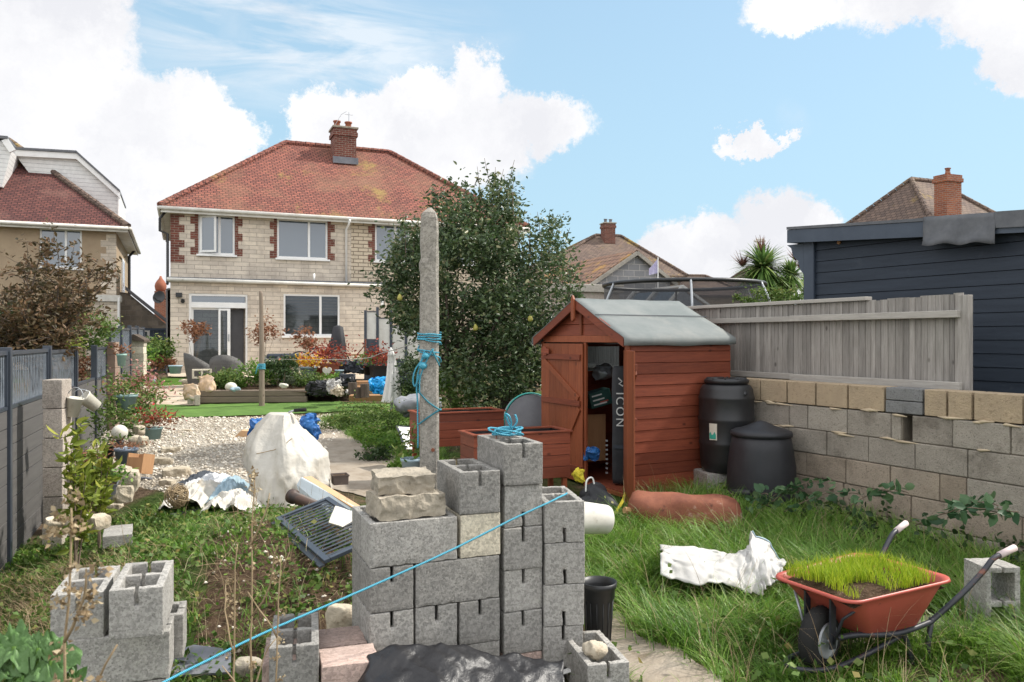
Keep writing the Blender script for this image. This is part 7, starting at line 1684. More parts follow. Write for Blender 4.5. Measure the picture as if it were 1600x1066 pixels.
def patio():
    for px, py, Y, rz, lab in ((311,585,20.2,R(-50),'left rattan tub chair turned sideways outside the patio doors'),(353,592,19.7,R(8),'right rattan tub chair with its back to the garden')):
        x, _, z = at(px, py, Y); t = thing('rattan_chair', lab, 'chair', (x, Y, gz(x, Y)+.05), rz, 'rattan tub chairs on the patio'); m = MB(); n = 40; H0 = .0
        rows = []
        for s, rr in ((0,.27),(.25,.31),(.55,.355),(.8,.38),(1,.385)):
            rows.append([(rr*math.cos(2*math.pi*k/n), rr*.95*math.sin(2*math.pi*k/n), .02+s*(.36+.22*(1-math.sin(2*math.pi*k/n)))) for k in range(n)])
        for s, rr in ((1,.34),(.8,.33),(.5,.30)): rows.append([(rr*math.cos(2*math.pi*k/n), rr*.95*math.sin(2*math.pi*k/n), .02+s*(.36+.22*(1-math.sin(2*math.pi*k/n)))-.005) for k in range(n)])
        folds(rows, 'shell', m_wicker, t); MB().lathe([(.29,.33),(.29,.41),(.26,.43),(.001,.44)], 28, sy=.95).build('seat_cushion', m_cushion, t, True)
    pot(274, 571, 584, 21.5, 21, m_ltblue, 'pale blue pot against the house wall left of the chairs')
    pot(482, 573, 590, 19.0, 28, m_ltblue, 'pale blue pot full of yellow and orange flowers', (m_yelor, 420, .075, .48, .26))
    pot(515, 568, 590, 19.2, 30, m_terra, 'square terracotta planter with red leaved shrub', (m_red, 420, .08, .75, .50), square=True, taper=.85)
    pot(497, 575, 592, 19.6, 26, m_terra, 'darker terracotta box behind the white heart ornament', None, square=True, taper=.9)
    pot(593, 571, 592, 18.6, 32, m_blackpl, 'black square planter with bright orange red shrub by the parasol', (m_red, 420, .075, .42, .45), square=True, taper=.8)
    pot(578, 570, 586, 18.9, 22, m_blackpl, 'small dark pot with white flowers left of the black planter', (m_lush, 260, .06, .4, .26, m_moss, 50, .06))
    pot(530, 578, 590, 18.8, 14, m_ltblue, 'small white plastic tub right of the terracotta planter')
    pot(212, 583, 600, 19.5, 22, m_slate, 'grey round pot at the left of the small lawn', (m_lush, 160, .09, .3, .35)); pot(226, 566, 578, 21.5, 18, m_creamy, 'cream planter pot near the navy gate', (m_lush, 200, .1, .5, .4))
    o = rough_mb(.16, .14, .14, .03, 7, 44, rnd_=1).build('garden_ball', m_ltblue, smooth=True); o.location = at(238, 594, 18.9); tag(o, 'black and white ball on the small lawn', 'ball')
    x, _, z = at(511, 590, 18.7); t = thing('heart_ornament', 'white heart shaped ornament in front of the terracotta planter', 'ornament', (x, 18.7, z)); pts = []
    for i in range(28): a = 2*math.pi*i/28; pts.append((.0075*16*math.sin(a)**3*.9, .15+.0075*(13*math.cos(a)-5*math.cos(2*a)-2*math.cos(3*a)-math.cos(4*a))))
    MB().prism(pts, -.02, .02).build('heart', m_creamy, t, bevel=.006)
    # covered barbecue
    x, _, z = at(528, 560, 21); t = thing('black_parasol', 'folded black parasol cover standing against the wall by the window', 'parasol', (x, 21, gz(x, 21)+.05)); rg = []
    for s, r_ in ((0,.05),(.18,.05),(.2,.17),(.5,.21),(.9,.17),(1.18,.12),(1.22,.04)): rg.append([(r_*math.cos(2*math.pi*k/24)*(1+.15*math.sin(k*1.6)), r_*.7*math.sin(2*math.pi*k/24), s*1.22) for k in range(24)])
    folds(rg, 'cover', m_bag, t)
    x, _, z = at(530, 556, 20.6); t = thing('framed_disc', 'patterned oval board leaning beside the black parasol', 'board', (x, 20.6, z)); MB().lathe([(.18,-.01),(.2,0),(.18,.012),(.001,.014)], 10, M=Matrix.Rotation(R(80), 4, 'X')).build('disc', m_sleeper, t); 
    # dark lounge set
    for px, Y, lab in ((431,21.0,'left dark outdoor armchair below the window'),(452,20.8,'right dark outdoor armchair below the window')):
        x = at(px, 560, Y)[0]; z = EYE-(573-HY)/F*Y; t = thing('outdoor_armchair', lab, 'chair', (x, Y, z), R(12), 'dark lounge chairs'); MB().box(-.24,.24,-.25,.25,0,.18).build('seat', m_cushion, t, bevel=.05); MB().box(-.26,.26,.15,.3,.185,.34).build('backrest', m_cushion, t, bevel=.06); MB().box(-.29,-.245,-.25,.14,.05,.26).build('armrest', m_wicker, t, bevel=.02); MB().box(.245,.29,-.25,.14,.05,.26).build('armrest', m_wicker, t, bevel=.02)
    x, _, z = at(425, 572, 20.0); t = thing('side_table', 'small white and dark slatted stand by the wooden pole', 'table', (x, 20, z-.12)); MB().box(-.2,.2,-.15,.15,.22,.26).build('top', m_creamy, t); MB().box(-.17,-.13,-.12,-.08,0,.219).build('leg', m_cushion, t); MB().box(.13,.17,-.12,-.08,0,.219).build('leg', m_cushion, t)
    # bicycle behind
    x, _, z = at(497, 553, 21.6); t = thing('bicycle', 'bicycle handlebars and wheel showing behind the red shrub', 'bicycle', (x, 21.7, z-.6), R(12))
    for cx in (-.5, .5): MB().tube([(cx+.33*math.cos(a*.2618), 0, .33+.33*math.sin(a*.2618)) for a in range(25)], .02, 6, cap=False).build('wheel', m_rub, t, True)
    MB().tube([(-.5,0,.33),(-.15,0,.75),(.3,0,.78),(.5,0,.33)], .018, 6).tube([(-.15,0,.75),(.05,0,.3),(.3,0,.78)], .018, 6).tube([(-.5,0,.33),(.05,0,.3)], .014, 6).build('frame', m_blackmet, t, True); MB().tube([(.3,0,.78),(.28,0,.95),(.36,-.22,.93),(.42,-.24,.84)], .018, 6).build('handlebar', m_blackpl, t, True)
    # screens
    ps = [(572,482,588),(590,478,580),(610,484,578)]; O = at(571, 560, 20.8); t = thing('garden_screen', 'white panels between dark posts stepping down beside the house', 'screen', (O[0], 20.8, gz(O[0], 20.8)), R(10)); z0 = gz(O[0], 20.8)
    xs = [0, .31, .66, 1.05, 1.5]; hs = [EYE+(530-485)/F*20.8-z0, EYE+(530-480)/F*20.8-z0, EYE+(530-484)/F*20.8-z0, EYE+(530-498)/F*20.8-z0, 1.5]
    for i, x in enumerate(xs): MB().box(x-.035, x+.035, -.035, .035, 0, hs[i]).build('post', m_frame, t)
    pt = [hs[0]-.05, hs[0]-.22, hs[0]-.42, 1.5]
    for i in range(4): MB().box(xs[i]+.036, xs[i+1]-.036, -.01, .01, pt[i]-(.7 if i < 1 else .85), pt[i]).build('panel', m_whitedirty, t); MB().box(xs[i]+.036, xs[i+1]-.036, -.02, .02, pt[i]+.002, pt[i]+.03).build('rail', m_frame, t)
    for i in range(4): MB().box(xs[i]+.036, xs[i+1]-.036, -.012, .012, .0, pt[i]-(.7 if i < 1 else .85)-.003).build('lower_panel', m_frame, t)
    t = thing('wooden_trellis', 'thin rusty brown frame propped in front of the dark screen posts', 'trellis', at(571, 585, 20.2)); MB().bar((0,0,0),(0,0,.9), .03, .03).bar((-.3,0,.4),(0,0,.75), .025, .025).build('bars', m_rust, t)
    x, _, z = at(553, 556, 20.9); t = thing('wooden_shelf', 'small tan wooden shelf box below the alarm box', 'box', (x, 20.9, z-.1), YAW); MB().box(-.28,.28,0,.25,.10,.14).box(-.28,-.25,0,.25,-.1,.0995).box(.25,.28,0,.25,-.1,.0995).build('shelf', m_pine, t)
    # log and timber steps
    g = 'tree trunk offcuts by the lawn'
    for px, pt_, pb, w, lab in ((551,598,616,14,'back left log of the upright log stubs'),(559,606,622,12,'shortest front log of the upright log stubs'),(570,600,621,14,'right log of the upright log stubs')):
        Y = 15.8; s = Y/F; o = MB().tube([(0,0,0),(0,0,(pb-pt_)*s)], w*s/2, 14).build('log', m_bark, smooth=False); o.location = ((px-800)*s, Y, EYE-(pb-530)*s); tag(o, lab, 'log', g)
    for k, (pxa, pxb, py, Y) in enumerate(((505,552,592,18.0),(552,603,596,17.6),(555,602,604,17.0),(545,600,618,16.2))):
        x0, _, z0 = at(pxa, py, Y); x1 = at(pxb, py, Y)[0]; o = MB().box(0, x1-x0, 0, .3, -.12, 0).build('stone_step' if k == 0 else 'timber_plank', m_rock if k == 0 else m_pine, bevel=.01); o.location = (x0, Y, z0); o.rotation_euler = (0, 0, R(4)); tag(o, ('long stone ledge under the flower pots','top timber plank right of the stone ledge','middle timber plank behind the logs','lowest timber plank behind the logs')[k], 'step' if k == 0 else 'plank')
    # bags
    for nm, px, py, Y, sx, sz, mt, lab, cat in (('blue_bag',592,603,16.0,.34,.30,m_brightblue,'bright blue carrier bag left of the white parasol','bag'),('black_sack',500,607,16.4,.55,.26,m_sheet,'heap of black sacks right of the raised bed','sacks'),('black_sack',540,598,16.9,.40,.2,m_sheet,'black sack spread behind the heap by the logs','sacks'),('white_sack',521,605,15.9,.26,.24,m_wht_sack,'white torn sack beside the black heap','sack'),('stone_in_sack',527,611,15.7,.2,.18,m_rock,'tan stone poking from the white torn sack','stone'),('grey_crate',543,590,17.8,.32,.16,m_cushion,'dark grey box on the stone ledge','box'),('white_cloth',548,612,16,.22,.08,m_wht_sack,'crumpled white cloth near the logs','cloth'),('black_heap',552,574,19.5,.6,.28,m_cushion,'dark pile of things behind the grey box','heap')):
        o = rough_mb(sx, sx*.6, sz, .055 if 'box' not in cat else .006, 16, int(px), fr=11, rnd_=.5 if 'box' not in cat else .03).build(nm, mt, smooth='sack' in nm); o.location = at(px, py, Y); tag(o, lab, cat)
    # folded white parasol
    Y = 14.6; x = at(612, 600, Y)[0]; zb = EYE-(628-530)/F*Y; H = (628-543)/F*Y; t = thing('white_parasol', 'folded white parasol standing at the right end of the lawn', 'parasol', (x, Y, zb-.05)); rg = []; n = 40
    for s in (0,.12,.3,.5,.7,.845,.85,.92,.985,1):
        r_ = (.165-.105*s/.85) if s <= .845 else (.068 if s == .85 else .066*(1-s)/.15+.012); rg.append([((r_*(1+.16*math.cos(k/n*2*math.pi*8)*(1-s*.5)))*math.cos(2*math.pi*k/n)+.02*math.sin(s*4), (r_*(1+.16*math.cos(k/n*2*math.pi*8)))*math.sin(2*math.pi*k/n), .05+s*H) for k in range(n)])
    folds(rg, 'canopy', m_canvas, t); MB().tube([(0,0,-.1),(0,0,.2)], .025, 8).build('pole', m_steel, t)
    # grey tent-like sheet behind the concrete post, tent by the shed
    x, _, z = at(655, 632, 12.9); o = rough_mb(.75, .6, .34, .05, 12, 77, fr=4, rnd_=.9).build('grey_sheet', m_tentg, smooth=True); o.location = (x, 12.9, z-.02); tag(o, 'grey sheet humped over something behind the concrete post', 'sheet')
    x, _, z = at(826, 668, 9.9); t = thing('folded_tent', 'grey and teal pop up tent standing behind the planters', 'tent', (x, 9.9, z), R(20)); rg = []; Hh = .42
    pts = [(.34*math.cos(math.pi*i/20), Hh*math.sin(math.pi*i/20)**.8) for i in range(21)]; MB().prism(pts, -.05, .05).build('fabric', m_tentg, t, bevel=.02); MB().tube([(p[0]*1.02, -.05, p[1]*1.02) for p in pts], .012, 6).build('hoop', m_teal, t, True)
    x, _, z = at(840, 640, 10.2); o = rough_mb(.3, .2, .3, .04, 8, 3, rnd_=.6).build('tent_bag', m_ltblue, smooth=True); o.location = (x, 10.2, z-.03); tag(o, 'pale bundle with teal edge behind the grey tent', 'bundle')
patio()
def strips():
    for i, (A, B, lab) in enumerate((((945,985,4.3),(1035,1066,3.75),'dark thin wooden strip on the paving beside the low hollow block'),((938,992,4.25),(1015,1075,3.7),'second dark wooden strip lying against the first one'))):
        a, b = Vector(at(*A)), Vector(at(*B)); a.z = gz(a.x, a.y)+.05; b.z = gz(b.x, b.y)+.045; tag(MB().bar(a, b, .018, .012).build('wooden_strip', m_bark), lab, 'strip', 'dark wooden strips on the paving')
strips()
def middle():
    # white board leaning near the planter
    P = [at(620,666,9.7), at(652,668,9.9), at(652,702,9.5), at(634,702,9.3)]; m = MB(); v = [Vector(p) for p in P]; nrm = Vector((0,.012,.006)); m.add([tuple(p) for p in v]+[tuple(p+nrm) for p in v], [(0,1,2,3),(7,6,5,4),(0,4,5,1),(1,5,6,2),(2,6,7,3),(3,7,4,0)]); t = thing('white_board', 'white framed board leaning against the further planter', 'board', (0,0,0)); m.build('panel', m_white, t); fr = MB().bar(v[0], v[1], .02, .02).bar(v[0], v[3], .02, .02); fr.build('frame', m_frame, t)
    pot(643, 716, 745, 8.6, 34, m_ltblue, 'pale blue pot half hidden behind the concrete post', (m_weed, 120, .06, .2, .3))
    pot(660, 640, 648, 9.0, 12, m_greenpot, 'tiny sage pot on the corner of the further planter') if False else None
    pot(531, 741, 756, 8.1, 27, basic('brown_trough', (.10,.075,.065), (.13,.10,.085), 5, .7, .2), 'small square brown plastic pot on the path', None, square=True, taper=.9)
    P = at(628, 650, 10.4)
    t = thing('tarpaulin_cover', 'dirty white tarpaulin draped over a peaked heap on the gravel', 'tarpaulin', (at(448,785,8.0)[0], 8.0, gz(-2.26, 8.0)-.02)); X = lambda px, Y=8.0: at(px, 0, Y)[0]-at(448,0,8.0)[0]
    H = EYE-(640-530)/F*8.1-gz(-2.26, 8.0); n = 120; rg = []; kp = [(0,-.40,.47),(.24,-.41,.46),(.36,-.43,.445),(.5,-.455,.42),(.62,-.43,.33),(.70,-.41,.25),(.82,-.33,.14),(.87,-.30,.11),(.95,-.23,.07),(.985,-.205,.055),(1.0,-.18,.04)]; prof = [(float(s_), float(np.interp(s_, [q_[0] for q_ in kp], [q_[1] for q_ in kp])), float(np.interp(s_, [q_[0] for q_ in kp], [q_[2] for q_ in kp]))) for s_ in [i_/46 for i_ in range(46)]+[.985, 1.0]]
    for s, xl, xr in prof:
        ring = []
        for k in range(n):
            a = 2*math.pi*k/n; c, q = math.cos(a), math.sin(a); ax = (xr if c > 0 else -xl)
            PL_ = ((-100,.92),(-42,.90),(-150,.93),(15,.97),(70,.95),(125,.9),(180,.98)); m_ = 1/max(math.cos(a-R(g_)-.10*math.sin(s*4+g_))/d_ for g_, d_ in PL_); dep = .52-.38*s**1.5; x = ax*c*m_; y = dep*q*m_
            f = .07*mnoise.noise(Vector((c*1.8, q*1.8, s*2+1)))-.085*abs(mnoise.noise(Vector((c*3.2+s*1.4, q*3.2, s*2.2))))-.06*abs(mnoise.noise(Vector((c*7-s*2, q*7+s*3, s*3.5+4))))+.012*mnoise.noise(Vector((c*14, q*14, s*10)))
            if s < .5: f -= .06*(1-2*s)*abs(mnoise.noise(Vector((c*9, q*9, s*1.2))))
            ring.append((x*(1+f*1.6), y*(1+f*1.6), s*H*(1-.05*max(0,(x+.25))*(s > .8))+.035*(1-s)*s*4*mnoise.noise(Vector((c*2, q*2, 5)))))
        rg.append(ring)
    folds(rg, 'sheet', m_tarp, t)
    MB().tube([(.02,0,H+.0),(.08,-.01,H+.02)], .010, 8).build('bar_end', m_steel, t, True); MB().tube([(.08,-.01,H+.02),(.20,-.02,H+.03)], .018, 10).build('rubber_grip', m_rub, t, True)
    MB().tube(wiggle([(-.2,-.33,.52),(-.02,-.30,.56),(.13,-.27,.66)], 14, .002), .004, 5).build('cord', m_drystem, t, True)
    o = rough_mb(.13, .2, .17, .035, 12, 5, fr=9, rnd_=.3).build('blue_tarp', m_blue); o.location = at(400, 668, 8.35); tag(o, 'blue tarp bundle peeping out left of the white tarpaulin', 'tarp')
    o = rough_mb(.15, .24, .25, .04, 12, 6, fr=9, rnd_=.15).build('blue_tarp', m_blue); o.location = at(484, 668, 8.35); o.rotation_euler = (0, R(-12), 0); tag(o, 'blue tarp bundle sticking out right of the white tarpaulin', 'tarp')
    # plastic sheeting heap
    r = random.Random(8)
    for k, (A, B, w, mt, nm, lab) in enumerate((((352,700,8.6),(300,755,7.9),.16,m_polyclear,'plastic_sheet','cloudy polythene roll lying left of the white tarpaulin'),((370,690,8.5),(345,760,7.6),.14,m_ltblue,'plastic_sheet','pale curled plastic strip nearest the white tarpaulin'),((335,690,8.7),(290,740,8.1),.13,m_cushion,'bin_bag','dark grey plastic sack under the polythene'),((325,735,8.0),(285,770,7.4),.22,m_tarp,'white_sack','shredded white sack at the near end of the rubbish heap'),((372,752,7.6),(350,772,7.2),.18,m_tarp,'white_sack','small white sack right of the shredded one'))):
        a, b = Vector(at(*A)), Vector(at(*B)); d = (b-a); d.z = 0; d.normalize(); s = Vector((-d.y, d.x, 0)); m = MB(); n, kk = 60, 40; L_ = (b-a).length*1.1
        for i in range(n+1):
            for j in range(kk+1):
                u, v = i/n, -1+2*j/kk; wd = w*1.25*(1+.35*mnoise.noise(Vector((u*3, k*5, (v > 0)*9)))); p = a+d*(u*L_+.06*mnoise.noise(Vector((v*3, k, 1))))+s*v*wd; g = gz(p.x, p.y)
                rdg = .09*(.55-abs(mnoise.noise(Vector((u*3.5+v, v*2.2, k*7)))))+.03*(.5-abs(mnoise.noise(Vector((u*9-v*2, v*5, k*3+2)))))+.012*(.5-abs(mnoise.noise(Vector((u*20, v*11+u*4, k+5)))))
                m.v.append((p.x, p.y, g+.01+max(0, (1-abs(v)**2.5))*(w*.55+rdg*1.5)*(1-.35*abs(2*u-1)**3)+rdg*.25)); m.c.append(.5)
        m.f = [(i*(kk+1)+j, (i+1)*(kk+1)+j, (i+1)*(kk+1)+j+1, i*(kk+1)+j+1) for i in range(n) for j in range(kk)]
        o = m.build(nm, mt, smooth=True); tag(o, lab, 'plastic sheet' if 'plastic' in nm else 'sack')
    # matted root ball
    m = MB(); c = Vector(at(277, 775, 6.9)); 
    for i in range(90): 
        a = r.uniform(0,6.28); rr = r.uniform(.05,.11); ax = Vector((r.gauss(0,1), r.gauss(0,1), r.gauss(0,1))).normalized(); u = ax.orthogonal().normalized(); v = ax.cross(u); m.tube([c+(u*math.cos(a+j*.5)+v*math.sin(a+j*.5))*rr for j in range(7)], .0035, 4)
    tag(m.build('root_ball', m_drystem), 'matted brown root ball at the left end of the rubbish heap', 'root ball')
    o = MB().prism([(-.16,0),(.16,0),(.10,.09),(-.06,.10)], -.1, .1).build('broken_board', m_orangeedge); o.location = gp(386, 682, .0); tag(o, 'orange tan broken board behind the white tarpaulin', 'board')
    # foam panel with tan edge
    A, B, C_, D_ = Vector(at(470,745,7.3)), Vector(at(565,798,6.4)), Vector(at(545,832,6.3)), Vector(at(474,788,7.1)); 
    nrm = (B-A).cross(D_-A).normalized()*.09; nrm = nrm if nrm.y > 0 else -nrm
    pts = [A, B, Vector(at(572,812,6.35)), C_, D_, Vector(at(462,758,7.25))]; m = MB(); m.v = [tuple(p) for p in pts]+[tuple(p+nrm) for p in pts]; m.c = [.5]*12; m.f = [(0,1,2,3,4,5),(11,10,9,8,7,6)]+[(i, i+6, (i+1) % 6+6, (i+1) % 6) for i in range(6)]
    t = thing('foam_panel', 'pale blue grey panel with a tan upper edge lying beside the tarpaulin', 'panel', (0,0,0)); m.build('panel', m_polyst, t, bevel=.012)
    e = MB(); A2, B2 = A+nrm*.5+Vector((.02,0,.007)), B+nrm*.5+Vector((-.03,0,.007)); e.bar(A2, B2, .075, .01); e.build('edge_strip', m_orangeedge, t)
    # black pipe
    a, b = Vector(at(455,775,6.7)), Vector(at(496,792,6.5)); m = MB().tube([a, a.lerp(b,.12), a.lerp(b,.14), b], [.062,.062,.048,.046], 16, cap=False); o = m.build('drain_pipe', m_rust if False else basic('black_brown_pipe', (.035,.03,.028), (.09,.05,.035), 8, .5, .3), smooth=True); o.modifiers.new('s','SOLIDIFY').thickness = .006; tag(o, 'black and brown drain pipe lying below the foam panel', 'pipe')
    # cut out screen lying on the mound
    A, B, D_ = Vector(at(512,780,6.2)), Vector(at(600,838,5.2)), Vector(at(480,852,5.35)); ux = (B-A).normalized(); uy = (D_-A); uy = (uy-ux*uy.dot(ux)); h = uy.length; uy.normalize(); L_ = (B-A).length; nz_ = ux.cross(uy)
    t = thing('cut_out_screen', 'black metal screen with spiky cut outs tipped on the soil mound', 'screen', (0,0,0)); t.matrix_world = Matrix(((ux.x,nz_.x,uy.x,A.x),(ux.y,nz_.y,uy.y,A.y),(ux.z,nz_.z,uy.z,A.z),(0,0,0,1)))
    MB().box(-.02,L_,-.012,.012,-.02,.02).box(-.02,L_,-.012,.012,h-.03,h+.01).box(-.02,.02,-.012,.012,.021,h-.031).box(L_-.04,L_,-.012,.012,.021,h-.031).build('frame', m_frame, t, bevel=.003); screen_mb(.02, L_-.04, .015, h-.025, 17, 9, -.002).build('cut_sheet', m_blackscr, t)
    MB().box(-.02,L_,.013,.024,h+.011,h+.05).build('channel', m_blackscr, t)
    o = rough_mb(.22, .02, .16, .003, 8, 8, rnd_=.1).build('cream_slab', m_creamy); o.location = at(541, 812, 5.6); o.rotation_euler = (R(-50), R(22), R(10)); tag(o, 'cream slab lying on the black cut out screen', 'slab')
    # black plastic in the foreground
    n, k = 110, 50; m = MB()
    for i in range(n+1):
        for j in range(k+1):
            u, v = i/n, j/k; px = 535+345*u; Y = 3.62-.75*v+.15*u; base = EYE-((1030-18*math.sin(min(1,u*1.5)*math.pi)+28*max(0,(u-.62)*2.5))-530)/F*3.5
            z = base-.42*v**1.3+.03*mnoise.noise(Vector((u*4, v*2.5, 1)))+.035*(.5-abs(mnoise.noise(Vector((u*4+v*2.5, v*2-u, 3)))))+.02*(.4-abs(mnoise.noise(Vector((u*9-v*7, v*4, 6)))))+.01*(.4-abs(mnoise.noise(Vector((u*20+v*12, v*9, 9)))))-.065; z -= .22*max(0, .12-u)*6
            m.v.append(((px-800)/F*Y+.02*mnoise.noise(Vector((u*9,v*9,2))), Y+.03*mnoise.noise(Vector((u*8,v*8,5))), z)); m.c.append(.5)
    m.f = [(i*(k+1)+j, (i+1)*(k+1)+j, (i+1)*(k+1)+j+1, i*(k+1)+j+1) for i in range(n) for j in range(k)]; o = m.build('black_polythene', m_sheet, smooth=True); o.modifiers.new('s','SOLIDIFY').thickness = .003; tag(o, 'crumpled shiny black polythene heaped against the foot of the block wall', 'polythene sheet')
    # black membrane strip in the grass at the left
    o = MB().prism([(0,0),(.36,.02),(.34,.05),(.05,.06)], 0, .06).build('membrane_strip', m_bag); o.location = gp(258, 818, .0); o.rotation_euler = (0,R(-8),R(35)); tag(o, 'strip of black membrane poking from the grass on the left', 'membrane')
    # white woven sack in the grass
    G = lambda px, py, dz: Vector(gp(px, py))+Vector((0,0,dz)); m = MB(); n, k = 110, 36; V1 = Vector(at(1030,858,5.75)); 
    top = [(1030,852),(1080,852),(1120,860),(1150,862),(1165,845),(1172,828),(1192,845),(1208,862),(1220,880)]; bot = [(1032,882),(1080,888),(1120,896),(1150,902),(1168,908),(1180,910),(1195,898),(1210,892),(1220,886)]
    def ip(L, u): q = u*(len(L)-1); i = min(int(q), len(L)-2); f = q-i; return (L[i][0]+(L[i+1][0]-L[i][0])*f, L[i][1]+(L[i+1][1]-L[i][1])*f)
    for i in range(n+1):
        for j in range(k+1):
            u, v = i/n, j/k; a, b = ip(top, u), ip(bot, u); px, py = a[0]+(b[0]-a[0])*v, a[1]+(b[1]-a[1])*v; Y = 5.75-.50*v; p = Vector(at(px, py, Y)); p += mnoise.noise_vector(Vector((u*9, v*3, 0)))*.03+mnoise.noise_vector(Vector((u*20, v*8, 4)))*.012; p.y -= .09*abs(mnoise.noise(Vector((u*7+v*1.5, v*1.6-u*3, 8))))+.04*abs(mnoise.noise(Vector((u*17-v*3, v*5, 2)))); p.z += .05*math.sin(v*math.pi)-.06*v; m.v.append(tuple(p)); m.c.append(.5)
    m.f = [(i*(k+1)+j, (i+1)*(k+1)+j, (i+1)*(k+1)+j+1, i*(k+1)+j+1) for i in range(n) for j in range(k)]; t = thing('woven_sack', 'large white woven sack lying crumpled in the long grass', 'sack', (0,0,0)); o = m.build('sack_body', m_wht_sack, t, True); o.modifiers.new('s','SOLIDIFY').thickness = .008
    MB().tube([Vector(m.v[i*(k+1)])+Vector((0,-.01,.006)) for i in range(70, n+1)], .006, 5).build('blue_hem', m_ltblue, t, True)
middle()
# ---------------------------------------------------------------- grass, weeds and small litter
def tufts(name, centres, per, hmin, hmax, w, spread, mat, label, rng, bend=(.5,1.1), flow=None, seg=4, hvar=None):
    P, H, B, A, RV = [], [], [], [], []
    for (x, y, z) in centres:
        n = per; s = spread*rng.uniform(.6, 1.3); hh = rng.uniform(hmin, hmax)*(hvar(x, y) if hvar else 1); a0 = rng.uniform(0, 2*np.pi) if flow is None else flow(x, y)+rng.normal()*.5
        o = rng.normal(size=(n, 2))*s*.45; P.append(np.stack([x+o[:, 0], y+o[:, 1], np.full(n, z-.01)], 1)); out = np.arctan2(o[:, 1], o[:, 0]); mixv = rng.random(n) < .5
        A.append(np.where(mixv, out, a0+rng.normal(size=n)*.5)); H.append(hh*rng.uniform(.45, 1.1, n)); B.append(rng.uniform(bend[0], bend[1], n)); q_ = np.clip(rng.normal(rng.uniform(.15,.75), .16, n), 0, .93); q_[rng.random(n) < .045] = 1.; RV.append(q_)
    P, H, B, A, RV = map(np.concatenate, (P, H, B, A, RV)); V, Fq, R_ = blade_arrays(P, H, w*rng.uniform(.6, 1.3, len(P)), B, A, RV, seg, rng)
    o = npmesh(name, V, Fq, mat, rv=R_); return tag(o, label, 'grass', kind='stuff')
rg = np.random.default_rng(17)
EX = [P_PATH2, P_PATH3]
BAR = (at(1300, 980, 4.3)[0], 4.6)
c = [p for p in scatter(P_RIGHTGR, 1500, random.Random(1), EX) if not (math.hypot(p[0]-BAR[0], p[1]-BAR[1]) < .22) and math.hypot(p[0]-2.385, p[1]-7.62) > .36 and math.hypot(p[0]-2.19, p[1]-8.15) > .3 and not (p[1] > 7.7 and p[0] < 1.3)]
def rh(x, y):
    k = 1.0
    if y < 4.0: k *= .65
    if math.hypot(x-1.5, y-6.95) < .4 or (1.0 < x < 2.0 and 5.4 < y < 6.9 and False): k *= .8
    if abs(x-.6) < .3 and y < 4.6: k *= .7
    if 1.0 < x < 2.15 and 4.9 < y < 5.55: k *= .55
    if BAR[0]-.6 < x < BAR[0]+1.0 and 3.5 < y < 4.5: k *= .33
    return k
tufts('long_grass', c, 62, .22, .42, .0062, .13, m_grass, 'long lush grass filling the right side of the garden', rg, (.45, 1.15), flow=lambda x, y: 2.6+1.3*math.sin(x*1.7+y), hvar=rh)
PN = [(1.0,2.6),(1.4,3.5),(4.2,3.9),(4.2,2.6)]
tufts('short_grass', scatter(PN, 420, random.Random(4), EX), 45, .10, .20, .005, .12, m_grass, 'shorter grass along the bottom right of the picture', rg, (.3, .9), hvar=rh)
tufts('straw', scatter(PL0 := [(-3.9,3.2),(-4.3,5.2),(-3.2,6.8),(-1.2,6.8),(-.6,4.6),(-1.0,3.2)], 260, random.Random(21)), 9, .10, .26, .0032, .3, m_dry, 'loose straw and dead stems strewn over the mound', rg, (1.2, 1.9), seg=3)
tufts('tall_dry_stems', scatter(P_SOIL, 40, random.Random(77)), 4, .25, .5, .004, .1, m_dry, 'thin upright dead stems on the soil mound', rg, (.1, .5), seg=4)
# thin grass in the path cracks, lawn and middle strip
PM = wpoly([(505,655),(640,640),(690,640),(690,760),(650,750),(615,712),(560,690),(520,668)])
tufts('rough_grass', scatter(PM, 1000, random.Random(2)), 34, .09, .20, .008, .16, m_grass, 'rough grass between the path and the planters', rg, (.3, .9), seg=3)
PL = [(-4.3,3.3),(-4.6,5.6),(-5.1,6.9),(-3.6,7.6),(-2.4,7.8),(-1.5,7.3),(-.7,6.3),(-.35,4.9),(-.6,3.9),(-1.0,3.0),(-2.6,2.6)]
lc = [p for p in scatter(PL, 1150, random.Random(9)) if not (inpoly(p[0], p[1], P_SOIL) and rnd.random() < .72)]
tufts('weedy_grass', lc, 26, .07, .20, .0055, .15, m_grass, 'weedy grass over the left of the mound', rg, (.4, 1.1), seg=3)
PLD = [(-4.4,3.9),(-4.7,6.2),(-3.4,6.5),(-2.6,5.8),(-2.2,4.5),(-3.0,3.8)]
tufts('dry_grass', scatter(PLD, 330, random.Random(10)), 26, .12, .30, .0035, .18, m_dry, 'straw coloured dead grass by the left fence', rg, (.5, 1.2), seg=3)
tufts('dry_stalks', scatter(P_RIGHTGR, 150, random.Random(12), EX), 5, .35, .62, .0035, .08, m_dry, 'pale dry grass stalks standing out of the long grass', rg, (.3, .9), seg=5)
tufts('gravel_weeds', scatter(P_GRAV, 70, random.Random(13)), 14, .03, .08, .006, .12, m_grass, 'sparse weeds growing through the gravel', rg, (.4, 1.), seg=2)
# fibres of the artificial lawn
P = scatter(P_TURF, 9000, random.Random(5)); V, Fq, R_ = blade_arrays(P+np.array([0,0,.028]), .035, .012, .5, seg=1, rng=rg)
